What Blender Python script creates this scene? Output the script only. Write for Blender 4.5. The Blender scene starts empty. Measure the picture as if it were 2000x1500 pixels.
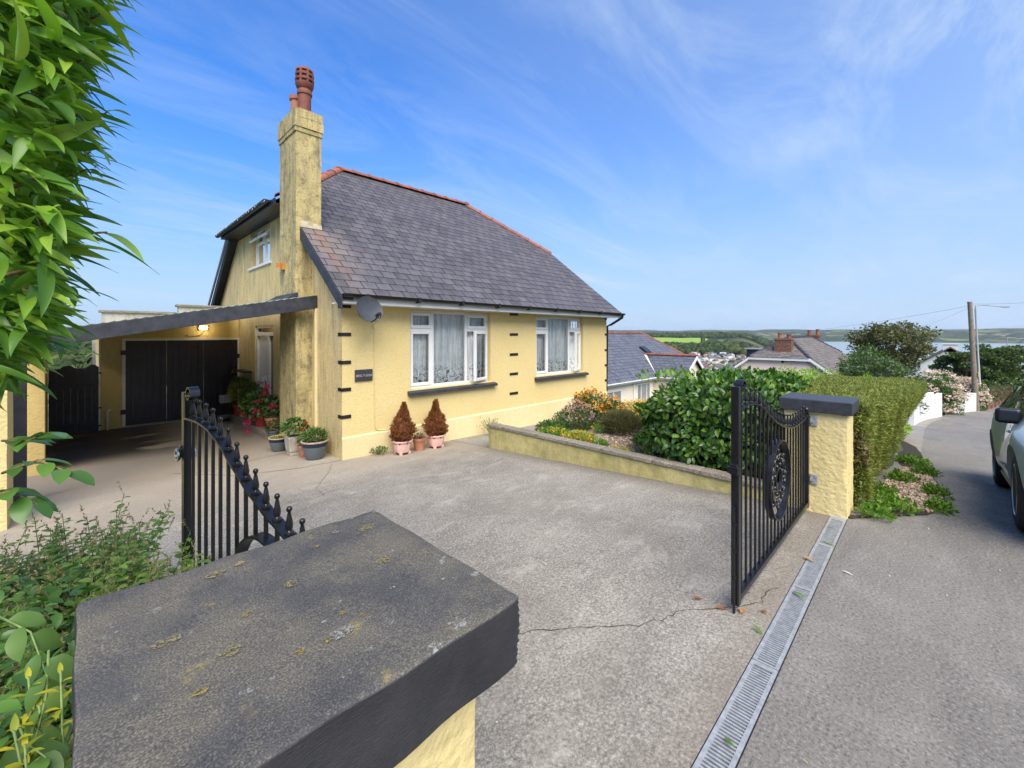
import bpy, math, random
import numpy as np
from mathutils import Matrix, Vector
from mathutils.geometry import tessellate_polygon

random.seed(11); RNG = np.random.default_rng(11)
R = math.radians
SC = bpy.context.scene
COL = SC.collection
EYE = 1.65
# ------------------------------------------------------------------ camera, world, sun
# world axes: +X runs along the house front / road (downhill), +Y runs from the road towards the house
cam = bpy.data.cameras.new('camera'); camo = bpy.data.objects.new('camera', cam); COL.objects.link(camo)
cam.sensor_width = 36.0; cam.lens = 14.94; cam.shift_y = -0.04825
cam.clip_start = 0.05; cam.clip_end = 30000
camo.location = (0, 0, EYE); camo.rotation_euler = (R(90), 0, R(-45.45))
SC.camera = camo
CAMP = np.array([0, 0, EYE])

SUN_EL = 50.0; SUN_AZ = (-0.52, -0.854)          # direction towards the sun, in plan
sun_rot = math.atan2(SUN_AZ[0], SUN_AZ[1])
world = bpy.data.worlds.new('World'); SC.world = world; world.use_nodes = True
wn = world.node_tree; wn.nodes.clear()

def nd(nt, t, ins=None, **at):
    n = nt.nodes.new(t)
    for k, v in at.items(): setattr(n, k, v)
    if ins:
        for k, v in ins.items():
            s = n.inputs[k]
            if isinstance(v, bpy.types.NodeSocket): nt.links.new(v, s)
            elif isinstance(v, (tuple, list)) and len(v) == 3 and s.type == 'RGBA': s.default_value = (*v, 1)
            else: s.default_value = v
    return n
def noise(nt, vec, scale, detail=4, rough=.55, dist=0):
    return nd(nt, 'ShaderNodeTexNoise', {'Vector': vec, 'Scale': scale, 'Detail': detail, 'Roughness': rough, 'Distortion': dist}).outputs[0]
def ramp(nt, fac, stops, interp='LINEAR'):
    n = nd(nt, 'ShaderNodeValToRGB', {0: fac}); cr = n.color_ramp; cr.interpolation = interp
    while len(cr.elements) < len(stops): cr.elements.new(.5)
    for e, (p, c) in zip(cr.elements, stops):
        e.position = p; e.color = (*c, 1) if isinstance(c, (tuple, list)) else (c, c, c, 1)
    return n.outputs[0]
def mixc(nt, fac, a, b, mode='MIX'):
    return nd(nt, 'ShaderNodeMix', {0: fac, 6: a, 7: b}, data_type='RGBA', blend_type=mode).outputs[2]
def mth(nt, op, a, b=0.0, c=None, clamp=False):
    i = {0: a, 1: b}
    if c is not None: i[2] = c
    return nd(nt, 'ShaderNodeMath', i, operation=op, use_clamp=clamp).outputs[0]
def mapping(nt, vec, scale=(1, 1, 1), rot=(0, 0, 0), loc=(0, 0, 0)):
    return nd(nt, 'ShaderNodeMapping', {0: vec, 1: loc, 2: rot, 3: scale}).outputs[0]

tc = nd(wn, 'ShaderNodeTexCoord')
sky = nd(wn, 'ShaderNodeTexSky', sky_type='NISHITA', sun_disc=False, sun_elevation=R(SUN_EL), sun_rotation=sun_rot,
         altitude=60, air_density=1.0, dust_density=0.6, ozone_density=2.5)
sk = nd(wn, 'ShaderNodeHueSaturation', {'Hue': .514, 'Saturation': 1.62, 'Value': 1.2, 'Color': sky.outputs[0]}).outputs[0]
sep = nd(wn, 'ShaderNodeSeparateXYZ', {0: tc.outputs['Generated']})
den = mth(wn, 'ADD', mth(wn, 'MAXIMUM', sep.outputs[2], 0.0), .10)
pl = nd(wn, 'ShaderNodeCombineXYZ', {0: mth(wn, 'DIVIDE', sep.outputs[0], den), 1: mth(wn, 'DIVIDE', sep.outputs[1], den)}).outputs[0]
# wispy cirrus drawn out in long streaks + a soft veil thickening to the right and down to the horizon
c1 = noise(wn, mapping(wn, pl, (.42, 1.35, 1), (0, 0, R(-32))), 1.5, 10, .68, .9)
c2 = noise(wn, mapping(wn, pl, (.7, 1.1, 1), (0, 0, R(-8)), (3, 1, 0)), .42, 4, .5, .3)
wisp = ramp(wn, c1, [(.43, 0.0), (.70, 1.0)])
veil = ramp(wn, c2, [(.36, 0.10), (.72, 1.0)])
wf = mth(wn, 'MULTIPLY', wisp, veil)
# veil gets denser toward +X and, unseen, behind the camera, to whiten blue shadows
tow = mth(wn, 'ADD', mth(wn, 'MULTIPLY', sep.outputs[0], .75), mth(wn, 'MULTIPLY', sep.outputs[1], -.66))
side = nd(wn, 'ShaderNodeMapRange', {0: tow, 1: -.45, 2: 1.0, 3: .16, 4: .72}).outputs[0]
low = nd(wn, 'ShaderNodeMapRange', {0: sep.outputs[2], 1: 0.0, 2: .50, 3: .90, 4: 0.0}, interpolation_type='SMOOTHSTEP').outputs[0]
base = mth(wn, 'MULTIPLY', side, mth(wn, 'ADD', .3, mth(wn, 'MULTIPLY', c2, .9)))
cf = mth(wn, 'ADD', mth(wn, 'MULTIPLY', wf, .85), base, clamp=True)
sk = mixc(wn, low, sk, (1.70, 2.45, 3.75))
cf = mth(wn, 'MINIMUM', cf, .93)
SKYC = mixc(wn, cf, sk, (2.6, 3.3, 4.3))
bg = nd(wn, 'ShaderNodeBackground', {0: SKYC, 1: .085})
nd(wn, 'ShaderNodeOutputWorld', {0: bg.outputs[0]})

sl = bpy.data.lights.new('sun', 'SUN'); slo = bpy.data.objects.new('sun', sl); COL.objects.link(slo)
sl.energy = 2.5; sl.angle = R(55); sl.color = (1.0, .92, .78)
sv = Vector((SUN_AZ[0]*math.cos(R(SUN_EL)), SUN_AZ[1]*math.cos(R(SUN_EL)), math.sin(R(SUN_EL))))
slo.rotation_euler = sv.to_track_quat('Z', 'Y').to_euler(); slo.location = (0, -20, 30)
vs = SC.view_settings; vs.view_transform = 'Standard'; vs.look = 'None'; vs.exposure = 1.45; vs.gamma = 1.0; vs.use_curve_mapping = False
SC.cycles.max_bounces = 6; SC.cycles.transparent_max_bounces = 12

# ------------------------------------------------------------------ helpers: meshes and objects
ORG = {}
def new_obj(name, data, parent=None):
    o = bpy.data.objects.new(name, data); COL.objects.link(o)
    if parent is not None: o.parent = parent
    return o
def thing(name, label, cat, loc=(0, 0, 0), rz=0.0, group=None, local=False):
    o = new_obj(name, None); o.empty_display_size = .2
    o.location = loc; o.rotation_euler = (0, 0, rz)
    tag(o, label, cat, group)
    ORG[o.name] = Vector((0, 0, 0)) if local else Vector(loc)
    return o
def tag(o, label, cat, group=None):
    o['label'] = label; o['category'] = cat
    if group: o['group'] = group
    return o

def seg_frames(pts):
    P = [Vector(p) for p in pts]; T = []
    for i in range(len(P)):
        a = P[max(0, i-1)]; b = P[min(len(P)-1, i+1)]
        t = (b-a); T.append(t.normalized() if t.length > 1e-9 else Vector((0, 0, 1)))
    n = Vector((0, 0, 1)) if abs(T[0].z) < .9 else Vector((1, 0, 0))
    out = []
    for p, t in zip(P, T):
        n = (n - t*n.dot(t)); n = n.normalized() if n.length > 1e-6 else t.orthogonal().normalized()
        out.append((p, t, n, t.cross(n)))
    return out

class MB:
    def __init__(s): s.v = []; s.f = []
    def add(s, vs, fs, M=None):
        o = len(s.v)
        s.v += [tuple(M @ Vector(v)) for v in vs] if M is not None else [tuple(v) for v in vs]
        s.f += [tuple(i+o for i in f) for f in fs]; return s
    def box(s, x0, y0, z0, x1, y1, z1, M=None):
        v = [(x0, y0, z0), (x1, y0, z0), (x1, y1, z0), (x0, y1, z0), (x0, y0, z1), (x1, y0, z1), (x1, y1, z1), (x0, y1, z1)]
        return s.add(v, [(0, 3, 2, 1), (4, 5, 6, 7), (0, 1, 5, 4), (1, 2, 6, 5), (2, 3, 7, 6), (3, 0, 4, 7)], M)
    def quad(s, a, b, c, d): return s.add([a, b, c, d], [(0, 1, 2, 3)])
    def hexa(s, b, t):           # bottom 4 (ccw), top 4
        return s.add(list(b)+list(t), [(0, 3, 2, 1), (4, 5, 6, 7), (0, 1, 5, 4), (1, 2, 6, 5), (2, 3, 7, 6), (3, 0, 4, 7)])
    def tube(s, pts, r, n=8, caps=True, M=None):
        fr = seg_frames(pts); vs = []; fs = []
        for i, (p, t, a, b) in enumerate(fr):
            rr = r[i] if isinstance(r, (list, tuple)) else r
            for k in range(n):
                q = 2*math.pi*k/n; vs.append(p + a*(rr*math.cos(q)) + b*(rr*math.sin(q)))
        for i in range(len(fr)-1):
            for k in range(n): fs.append((i*n+k, i*n+(k+1) % n, (i+1)*n+(k+1) % n, (i+1)*n+k))
        if caps: fs.append(tuple(range(n-1, -1, -1))); fs.append(tuple((len(fr)-1)*n+k for k in range(n)))
        return s.add(vs, fs, M)
    def band(s, pts, wvec, th, M=None):   # flat bar following pts, width along wvec, thickness th in the bend plane
        w = Vector(wvec); fr = seg_frames(pts); vs = []; fs = []
        for p, t, a, b in fr:
            n = t.cross(w).normalized()*(th/2)
            vs += [p-w/2-n, p+w/2-n, p+w/2+n, p-w/2+n]
        m = len(fr)
        for i in range(m-1):
            for k in range(4): fs.append((i*4+k, i*4+(k+1) % 4, (i+1)*4+(k+1) % 4, (i+1)*4+k))
        fs += [(3, 2, 1, 0), tuple((m-1)*4+k for k in range(4))]
        return s.add(vs, fs, M)
    def bar(s, p, q, w, h, up=(0, 0, 1)):
        p = Vector(p); q = Vector(q); t = (q-p).normalized(); u = Vector(up); sd = t.cross(u).normalized()*(w/2); u2 = sd.cross(t).normalized()*(h/2)
        return s.hexa([p-sd-u2, p+sd-u2, q+sd-u2, q-sd-u2], [p-sd+u2, p+sd+u2, q+sd+u2, q-sd+u2])
    def lathe(s, prof, n=20, c=(0, 0, 0), M=None, shape=None):
        vs = []; fs = []
        for r, z in prof:
            for k in range(n):
                q = 2*math.pi*(k+.5)/n; rr = r*(shape(q) if shape else 1)
                vs.append((c[0]+rr*math.cos(q), c[1]+rr*math.sin(q), c[2]+z))
        for i in range(len(prof)-1):
            for k in range(n): fs.append((i*n+k, i*n+(k+1) % n, (i+1)*n+(k+1) % n, (i+1)*n+k))
        fs.append(tuple(range(n-1, -1, -1))); fs.append(tuple((len(prof)-1)*n+k for k in range(n)))
        return s.add(vs, fs, M)
    def poly(s, loops, fmap, t):         # polygon with holes, extruded by t: fmap(a,b,d)
        flat = [p for l in loops for p in l]; n = len(flat)
        tris = tessellate_polygon([[Vector((a, b, 0)) for a, b in l] for l in loops])
        vs = [fmap(a, b, 0) for a, b in flat]+[fmap(a, b, t) for a, b in flat]
        fs = [tuple(x) for x in tris]+[tuple(n+i for i in reversed(x)) for x in tris]
        o = 0
        for l in loops:
            m = len(l)
            for i in range(m): j = (i+1) % m; fs.append((o+i, o+j, n+o+j, n+o+i))
            o += m
        return s.add(vs, fs)
    def sphere(s, c, r, n=10, m=7, sc=(1, 1, 1)):
        prof = [(max(1e-4, r*math.sin(math.pi*i/m)), -r*math.cos(math.pi*i/m)) for i in range(m+1)]
        vs = []; fs = []
        for rr, z in prof:
            for k in range(n):
                q = 2*math.pi*k/n; vs.append((c[0]+rr*math.cos(q)*sc[0], c[1]+rr*math.sin(q)*sc[1], c[2]+z*sc[2]))
        for i in range(m):
            for k in range(n): fs.append((i*n+k, i*n+(k+1) % n, (i+1)*n+(k+1) % n, (i+1)*n+k))
        return s.add(vs, fs)
    def mesh(s, name, mat, smooth=None, off=None):
        me = bpy.data.meshes.new(name)
        vs = s.v if off is None or off.length < 1e-9 else [(a-off.x, b-off.y, c-off.z) for a, b, c in s.v]
        me.from_pydata(vs, [], s.f)
        if isinstance(mat, (list, tuple)):
            for q in mat: me.materials.append(q)
        elif mat: me.materials.append(mat)
        if smooth is not None:
            me.polygons.foreach_set('use_smooth', [True]*len(me.polygons))
            if smooth < 179: me.set_sharp_from_angle(angle=R(smooth))
        me.update(); return me
    def build(s, name, mat, parent=None, smooth=None, bevel=0, kind=None, label=None, fix=True, bseg=2):
        off = ORG.get(parent.name) if parent is not None else None
        me = s.mesh(name, mat, smooth, off)
        if fix:
            import bmesh
            bm = bmesh.new(); bm.from_mesh(me); bmesh.ops.recalc_face_normals(bm, faces=bm.faces); bm.to_mesh(me); bm.free()
            if smooth is not None and smooth < 179: me.set_sharp_from_angle(angle=R(smooth))
        o = new_obj(name, me, parent)
        if off is not None: ORG[o.name] = off
        else: ORG[o.name] = Vector((0, 0, 0))
        if kind: o['kind'] = kind
        if label: o['label'] = label
        if bevel:
            m = o.modifiers.new('bevel', 'BEVEL'); m.width = bevel; m.segments = bseg; m.limit_method = 'ANGLE'; m.angle_limit = R(40)
        return o

def npmesh(name, V, F, mat, rnd=None, smooth=False, mi=None):
    me = bpy.data.meshes.new(name); V = np.asarray(V, np.float32); F = np.asarray(F, np.int32); k = F.shape[1]
    me.vertices.add(len(V)); me.vertices.foreach_set('co', V.ravel())
    me.loops.add(F.size); me.loops.foreach_set('vertex_index', F.ravel())
    me.polygons.add(len(F)); me.polygons.foreach_set('loop_start', np.arange(0, F.size, k, dtype=np.int32))
    try: me.polygons.foreach_set('loop_total', np.full(len(F), k, np.int32))
    except Exception: pass
    if smooth: me.polygons.foreach_set('use_smooth', np.ones(len(F), bool))
    for q in (mat if isinstance(mat, (list, tuple)) else [mat]): me.materials.append(q)
    if mi is not None: me.polygons.foreach_set('material_index', np.asarray(mi, np.int32))
    if rnd is not None:
        a = me.attributes.new('rnd', 'FLOAT', 'FACE'); a.data.foreach_set('value', np.asarray(rnd, np.float32))
    me.update(); me.validate(); return me

def unit(a): return a/np.maximum(np.linalg.norm(a, axis=-1, keepdims=True), 1e-9)
def mats_from(pos, d, up, sc):
    """4x4 per leaf: local Y = growth direction d, local Z ~ up"""
    d = unit(np.asarray(d, float)); up = np.asarray(up, float)
    x = np.cross(d, up); bad = np.linalg.norm(x, axis=1) < 1e-3
    x[bad] = np.cross(d[bad], np.array([.31, .9, .2])); x = unit(x); z = np.cross(x, d)
    sc = np.broadcast_to(np.asarray(sc, float), (len(pos),))[:, None]
    M = np.zeros((len(pos), 4, 4)); M[:, :3, 0] = x*sc; M[:, :3, 1] = d*sc; M[:, :3, 2] = z*sc; M[:, :3, 3] = pos; M[:, 3, 3] = 1
    return M
def leaf_t(L=1., W=.25, nseg=5, fold=.25, droop=.25, shape='lance', wave=0.):
    vs = []; fs = []
    for i in range(nseg+1):
        t = i/nseg
        if shape == 'lance': w = (math.sin(math.pi*min(1, t**.75)))**.9
        elif shape == 'oval': w = math.sin(math.pi*min(1, t**.9))**.6
        else: w = 1.
        w = max(w, .02)*W/2; zc = -droop*t*t*L
        vs += [(-w, t*L, zc+fold*w+wave*math.sin(t*9)*W), (0, t*L, zc), (w, t*L, zc+fold*w-wave*math.sin(t*8)*W)]
    for i in range(nseg): a = i*3; fs += [(a, a+1, a+4, a+3), (a+1, a+2, a+5, a+4)]
    return np.array(vs), np.array(fs)
def blade_t(L=1., W=.1, bend=.3, nseg=2):
    vs = []; fs = []
    for i in range(nseg+1):
        t = i/nseg; w = W/2*(1-t*.85); vs += [(-w, t*L, bend*t*t), (w, t*L, bend*t*t)]
    for i in range(nseg): fs.append((2*i, 2*i+1, 2*i+3, 2*i+2))
    return np.array(vs), np.array(fs)
QUAD_T = (np.array([(-.5, 0, 0), (.5, 0, 0), (.5, 1, .12), (-.5, 1, .12)]), np.array([(0, 1, 2, 3)]))
DIAM_T = (np.array([(0, 0, 0), (.36, .5, .08), (0, 1, -.05), (-.36, .5, .08)]), np.array([(0, 1, 2, 3)]))

def foliage(parent, name, mat, tmpl, M, nsingle=0, single='leaf', kind='stuff', smooth=True, score=None):
    """nearest (best score) nsingle pieces become objects sharing one mesh, the rest one joined mesh"""
    tm = tmpl if isinstance(tmpl, list) else [tmpl]
    off = np.array(ORG.get(parent.name, Vector((0, 0, 0)))) if parent is not None else np.zeros(3)
    M = M.copy(); wp = M[:, :3, 3].copy()
    M[:, :3, 3] -= off
    n = len(M); which = RNG.integers(0, len(tm), n)
    idx = np.arange(n)
    if nsingle:
        d = np.linalg.norm(wp-CAMP, axis=1) if score is None else score
        order = np.argsort(d); sel = order[:nsingle]; idx = order[nsingle:]
        shared = [npmesh(single, t[0], t[1], mat, None, smooth, t[2] if len(t) > 2 else None) for t in tm]
        for i in sel:
            o = bpy.data.objects.new(single, shared[which[i]]); COL.objects.link(o)
            o.parent = parent; o.matrix_basis = Matrix(M[i].tolist())
    if len(idx) == 0: return None
    VV = []; FF = []; RR = []; MI = []; o = 0
    rn = RNG.random(n)
    for k, tt_ in enumerate(tm):
        tv, tf = tt_[:2]
        ii = idx[which[idx] == k]
        if not len(ii): continue
        h = np.concatenate([tv, np.ones((len(tv), 1))], 1)
        V = np.einsum('nij,vj->nvi', M[ii], h)[:, :, :3]
        F = tf[None]+(np.arange(len(ii))*len(tv))[:, None, None]+o
        VV.append(V.reshape(-1, 3)); FF.append(F.reshape(-1, tf.shape[1])); RR.append(np.repeat(rn[ii], len(tf))); MI.append(np.tile(tt_[2], len(ii)) if len(tt_) > 2 else np.zeros(len(ii)*len(tf))); o += V.shape[0]*V.shape[1]
    me = npmesh(name, np.concatenate(VV), np.concatenate(FF), mat, np.concatenate(RR), smooth, np.concatenate(MI))
    ob = new_obj(name, me, parent); ORG[ob.name] = Vector(off)
    if kind: ob['kind'] = kind
    return ob

# ------------------------------------------------------------------ terrain functions
def smn(x): x = np.clip(x, 0, 1); return x*x*(3-2*x)
ZRU = [-60, 5.0, 5.6, 32, 45, 70, 140]; ZRZ = [0, 0, -.031, -2.72, -3.76, -5.41, -9.5]
def zr(u): return np.interp(np.asarray(u, float), ZRU, ZRZ)
def G(u, v):
    u = np.asarray(u, float); v = np.asarray(v, float)
    z = -.046*np.clip(v-.65, 0, 5.75)-.016*np.clip(v-6.4, 0, 6.6)
    z = z-.03*np.clip(u-2.8, 0, 9)*np.clip((v-1)/5.4, 0, 1)
    return np.where(v < .65, zr(u), z)
def Gf(u, v): return float(G(u, v))
def road_edge(u):
    u = np.asarray(u, float); return np.where(u > 45, -2.63-.145*(u-45), np.where(u > 18, .43-.0042*(u-18)**2, .43))
# ------------------------------------------------------------------ materials
def mk(name):
    m = bpy.data.materials.new(name); m.use_nodes = True; nt = m.node_tree
    return m, nt, nt.nodes['Principled BSDF']
def setp(nt, b, **k):
    for n, v in k.items():
        s = b.inputs[n.replace('_', ' ')]
        if isinstance(v, bpy.types.NodeSocket): nt.links.new(v, s)
        elif isinstance(v, (tuple, list)) and len(v) == 3: s.default_value = (*v, 1)
        else: s.default_value = v
def bump(nt, b, h, strength=.3, dist=.01, prev=None):
    i = {'Height': h, 'Strength': strength, 'Distance': dist}
    if prev is not None: i['Normal'] = prev
    n = nd(nt, 'ShaderNodeBump', i).outputs[0]; nt.links.new(n, b.inputs['Normal']); return n
def gpos(nt): return nd(nt, 'ShaderNodeNewGeometry').outputs['Position']
def ocoord(nt): return nd(nt, 'ShaderNodeTexCoord').outputs['Object']
def objrnd(nt): return nd(nt, 'ShaderNodeObjectInfo').outputs['Random']
def prnd(nt):
    a = nd(nt, 'ShaderNodeAttribute', attribute_name='rnd').outputs['Fac']
    return mth(nt, 'FRACT', mth(nt, 'ADD', a, objrnd(nt)))
def sc3(c, k): return tuple(x*k for x in c)
def pmat(name, col, rough=.6, var=.2, scale=8, bmp=.0, bscale=60, metal=0, col2=None, bdist=.004, rvar=.12, orand=0, spec=.5):
    m, nt, b = mk(name); v = gpos(nt)
    n = noise(nt, v, scale, 5, .6)
    c = mixc(nt, ramp(nt, n, [(.3, 0.), (.7, 1.)]), sc3(col, 1-var), col2 or sc3(col, 1+var))
    if orand:
        c = mixc(nt, 1., c, ramp(nt, objrnd(nt), [(0, 1-orand), (1, 1+orand)]), 'MULTIPLY')
    setp(nt, b, Base_Color=c, Metallic=metal, Roughness=mth(nt, 'ADD', rough-rvar/2, mth(nt, 'MULTIPLY', n, rvar)))
    b.inputs['Specular IOR Level'].default_value = spec
    if bmp: bump(nt, b, noise(nt, v, bscale, 3, .6), bmp, bdist)
    return m
def render_mat(name, c1, c2, stain=.0, bscale=42, bstr=.55, green=0.):
    """rough textured masonry paint with rain streaks"""
    m, nt, b = mk(name); v = gpos(nt)
    big = noise(nt, v, 1.1, 5, .6); c = mixc(nt, ramp(nt, big, [(.3, 0.), (.7, 1.)]), c1, c2)
    fine = noise(nt, v, 24, 4, .7); c = mixc(nt, ramp(nt, fine, [(.30, .28), (.55, 0.)]), c, sc3(c1, .72))
    if stain:
        st = noise(nt, mapping(nt, v, (5, 5, .75)), 1.5, 8, .75, .3)
        blot = noise(nt, v, 2.6, 6, .7)
        f = mth(nt, 'MULTIPLY', ramp(nt, st, [(.42, 0.), (.66, 1.)]), ramp(nt, blot, [(.35, .25), (.65, 1.)]))
        c = mixc(nt, mth(nt, 'MULTIPLY', f, stain), c, (.20, .165, .105))
        sp = noise(nt, v, 34, 5, .75)
        c = mixc(nt, mth(nt, 'MULTIPLY', ramp(nt, sp, [(.56, 0.), (.68, 1.)]), stain*.8), c, (.13, .115, .075))
    if stain > 1:
        dk = noise(nt, v, 5.5, 8, .78)
        c = mixc(nt, mth(nt, 'MULTIPLY', ramp(nt, dk, [(.50, 0.), (.62, 1.)]), .62), c, (.12, .10, .065))
        pf = noise(nt, v, 60, 4, .8)
        c = mixc(nt, ramp(nt, pf, [(.56, 0.), (.66, .8)]), c, (.07, .06, .045))
    if green:
        g = noise(nt, v, 3.1, 5, .65)
        c = mixc(nt, mth(nt, 'MULTIPLY', ramp(nt, g, [(.45, 0.), (.65, 1.)]), green), c, (.20, .19, .055))
    setp(nt, b, Base_Color=c, Roughness=.9); b.inputs['Specular IOR Level'].default_value = .25
    n1 = nd(nt, 'ShaderNodeTexVoronoi', {'Vector': mapping(nt, v, (1, 1, 1.25)), 'Scale': bscale, 'Randomness': 1.0}, feature='SMOOTH_F1').outputs[0]
    h = mth(nt, 'ADD', mth(nt, 'MULTIPLY', noise(nt, v, bscale*.8, 5, .62), 1.0), mth(nt, 'MULTIPLY', n1, .5))
    bump(nt, b, h, bstr, .012)
    return m
M = {}
M['wall'] = render_mat('front_render', (.67, .525, .23), (.71, .565, .265), .06)
M['gable'] = render_mat('gable_render', (.63, .49, .22), (.69, .55, .265), .85)
M['chim'] = render_mat('chimney_render', (.52, .42, .185), (.60, .49, .225), 1.25, green=.25)
M['plinth'] = render_mat('plinth_paint', (.68, .56, .29), (.74, .63, .36), .10, 30, .3)
M['pillar'] = render_mat('pillar_render', (.66, .53, .23), (.72, .60, .29), .12, 30, .8)
M['garage'] = render_mat('garage_render', (.58, .43, .15), (.63, .48, .19), .25)
M['gwall'] = render_mat('garden_wall_render', (.48, .41, .16), (.58, .50, .22), .7, 26, .5, .55)
M['cream'] = render_mat('cream_render', (.78, .70, .55), (.82, .75, .62), .06, 20, .15)
M['pinkwall'] = render_mat('pink_render', (.76, .62, .52), (.80, .67, .57), .1, 20, .15)
M['block'] = render_mat('bare_blockwork', (.42, .39, .33), (.52, .49, .43), .8, 20, .4)
M['white'] = pmat('white_plastic', (.72, .72, .70), .35, .04, 3)
M['whitepaint'] = pmat('white_masonry_paint', (.66, .65, .63), .7, .06, 3, .25, 30)
M['offwhite'] = pmat('aged_white_paint', (.66, .63, .56), .5, .1, 6)
M['black'] = pmat('black_gloss_paint', (.012, .012, .015), .42, .35, 6, .15, 70)
M['slatepaint'] = pmat('slate_grey_paint', (.035, .036, .043), .55, .3, 9, .3, 60)
M['iron'] = pmat('black_painted_iron', (.010, .010, .012), .30, .3, 30, .10, 160, bdist=.002)
M['zinc'] = pmat('galvanised_steel', (.30, .315, .325), .45, .25, 30, .1, 90, metal=.15)
M['steel'] = pmat('bright_steel', (.5, .5, .5), .25, .1, 20, metal=1)
M['wood'] = pmat('dark_timber_paint', (.022, .016, .022), .42, .35, 4, .2, 30)
M['beam'] = pmat('weathered_grey_paint', (.022, .026, .035), .6, .4, 9, .3, 40, col2=(.040, .045, .057))
M['moss'] = pmat('mossy_edge', (.30, .36, .30), .9, .4, 14, .5, 50)
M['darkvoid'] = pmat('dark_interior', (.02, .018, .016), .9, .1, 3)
M['soil'] = pmat('dark_soil', (.035, .026, .018), .95, .5, 30, .9, 60, bdist=.02)
M['clay'] = pmat('red_clay', (.235, .068, .04), .75, .3, 7, .3, 60, col2=(.30, .10, .06), orand=.2)
M['terracotta'] = pmat('terracotta', (.40, .15, .075), .75, .2, 9, .2, 60, col2=(.46, .21, .12))
M['pinkpot'] = pmat('pink_plastic', (.66, .40, .34), .55, .10, 5, .1, 40)
M['redpot'] = pmat('red_plastic', (.42, .035, .03), .4, .15, 5)
M['glaze'] = pmat('grey_glaze', (.10, .125, .135), .3, .2, 8)
M['navy'] = pmat('navy_glaze', (.013, .016, .04), .25, .2, 8)
M['buff'] = pmat('buff_stoneware', (.42, .33, .23), .6, .15, 12)
M['dishgrey'] = pmat('dish_grey', (.055, .062, .07), .45, .15, 14, .1, 60)
M['rubber'] = pmat('tyre_rubber', (.013, .013, .014), .75, .2, 20, .1, 80)
M['alloy'] = pmat('alloy_rim', (.33, .34, .35), .3, .1, 10, metal=.9)
M['bplastic'] = pmat('black_plastic', (.012, .012, .013), .35, .2, 10)
M['brick'] = pmat('old_brick', (.17, .075, .05), .85, .5, 10, .6, 50, col2=(.24, .13, .09))
M['pole'] = pmat('weathered_pole', (.21, .17, .12), .85, .3, 8, .4, 30)
M['bark'] = pmat('bark', (.10, .075, .05), .9, .4, 12, .6, 40)
M['stem'] = pmat('green_stem', (.13, .20, .05), .6, .3, 30)
M['redstem'] = pmat('reddish_stem', (.20, .10, .045), .6, .3, 30)
M['crack'] = pmat('crack_dirt', (.035, .03, .025), 1., .3, 30)
M['yellowplate'] = pmat('yellow_plate', (.6, .5, .03), .6, .1, 9)
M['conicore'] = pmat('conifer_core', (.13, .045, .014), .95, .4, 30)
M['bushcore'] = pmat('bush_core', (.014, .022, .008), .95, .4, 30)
M['slate_edge'] = pmat('gap_shade_slate_edge', (.020, .018, .020), .9, .3, 20)  # shadow gaps between slates, put into the colour of edges and rims
M['mortar'] = pmat('pale_mortar', (.48, .42, .28), .9, .3, 14, .4, 60)
M['rust'] = pmat('rusty_bracket', (.45, .19, .03), .8, .3, 20)
M['lampglow'] = None
def emis(name, col, s):
    m, nt, b = mk(name); setp(nt, b, Base_Color=col, Emission_Color=col, Emission_Strength=s); return m
M['lampglow'] = emis('lit_lamp', (1., .88, .66), 9.)

def stone_mat(name, base, c2, speck=(.5, .47, .42)):
    m, nt, b = mk(name); v = gpos(nt)
    a = noise(nt, v, 1.3, 6, .62); c = mixc(nt, ramp(nt, a, [(.32, 0.), (.68, 1.)]), base, c2)
    f = noise(nt, v, 55, 4, .75); c = mixc(nt, ramp(nt, f, [(.38, .75), (.52, 0.)]), c, sc3(base, .45))
    c = mixc(nt, ramp(nt, f, [(.56, 0.), (.70, .8)]), c, speck)
    setp(nt, b, Base_Color=c, Roughness=.93); b.inputs['Specular IOR Level'].default_value = .25
    bump(nt, b, f, .5, .006)
    return m
M['coping'] = stone_mat('mossy_coping', (.20, .175, .13), (.30, .26, .20))
M['slab'] = stone_mat('paving_slab', (.24, .22, .19), (.31, .29, .26))
M['gravelbed'] = stone_mat('gravel_bed', (.17, .12, .08), (.28, .21, .14), (.6, .5, .38))

# driveway concrete: pale cement paste worn off dark aggregate, brown by the house, damp stains in the carport
m, nt, b = mk('driveway_concrete'); v = gpos(nt); M['concrete'] = m
sx = nd(nt, 'ShaderNodeSeparateXYZ', {0: v})
big = noise(nt, v, .55, 6, .62); mid = noise(nt, mapping(nt, v, (1, 1.6, 1), (0, 0, R(20))), 2.6, 6, .68); fin = noise(nt, v, 66, 6, .85); fin2 = noise(nt, v, 130, 2, .6)
c = mixc(nt, ramp(nt, big, [(.34, 0.), (.66, 1.)]), (.195, .178, .148), (.315, .288, .242))
c = mixc(nt, mth(nt, 'MULTIPLY', ramp(nt, mid, [(.45, 0.), (.70, 1.)]), .35), c, (.40, .37, .32))
c = mixc(nt, ramp(nt, fin, [(.37, .85), (.50, 0.)]), c, (.055, .050, .044))
c = mixc(nt, ramp(nt, fin, [(.52, 0.), (.65, .75)]), c, (.62, .575, .49))
c = mixc(nt, ramp(nt, fin2, [(.60, 0.), (.72, .6)]), c, (.10, .085, .07))
st_ = noise(nt, mapping(nt, v, (1, 1, 1), (0, 0, R(35)), (7, 3, 0)), .9, 7, .7, .4)
c = mixc(nt, ramp(nt, st_, [(.45, 0.), (.62, .38)]), c, (.125, .110, .090))
lt_ = noise(nt, mapping(nt, v, (1, 2.2, 1), (0, 0, R(-25)), (2, 8, 0)), 1.7, 7, .72, .5)
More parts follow.
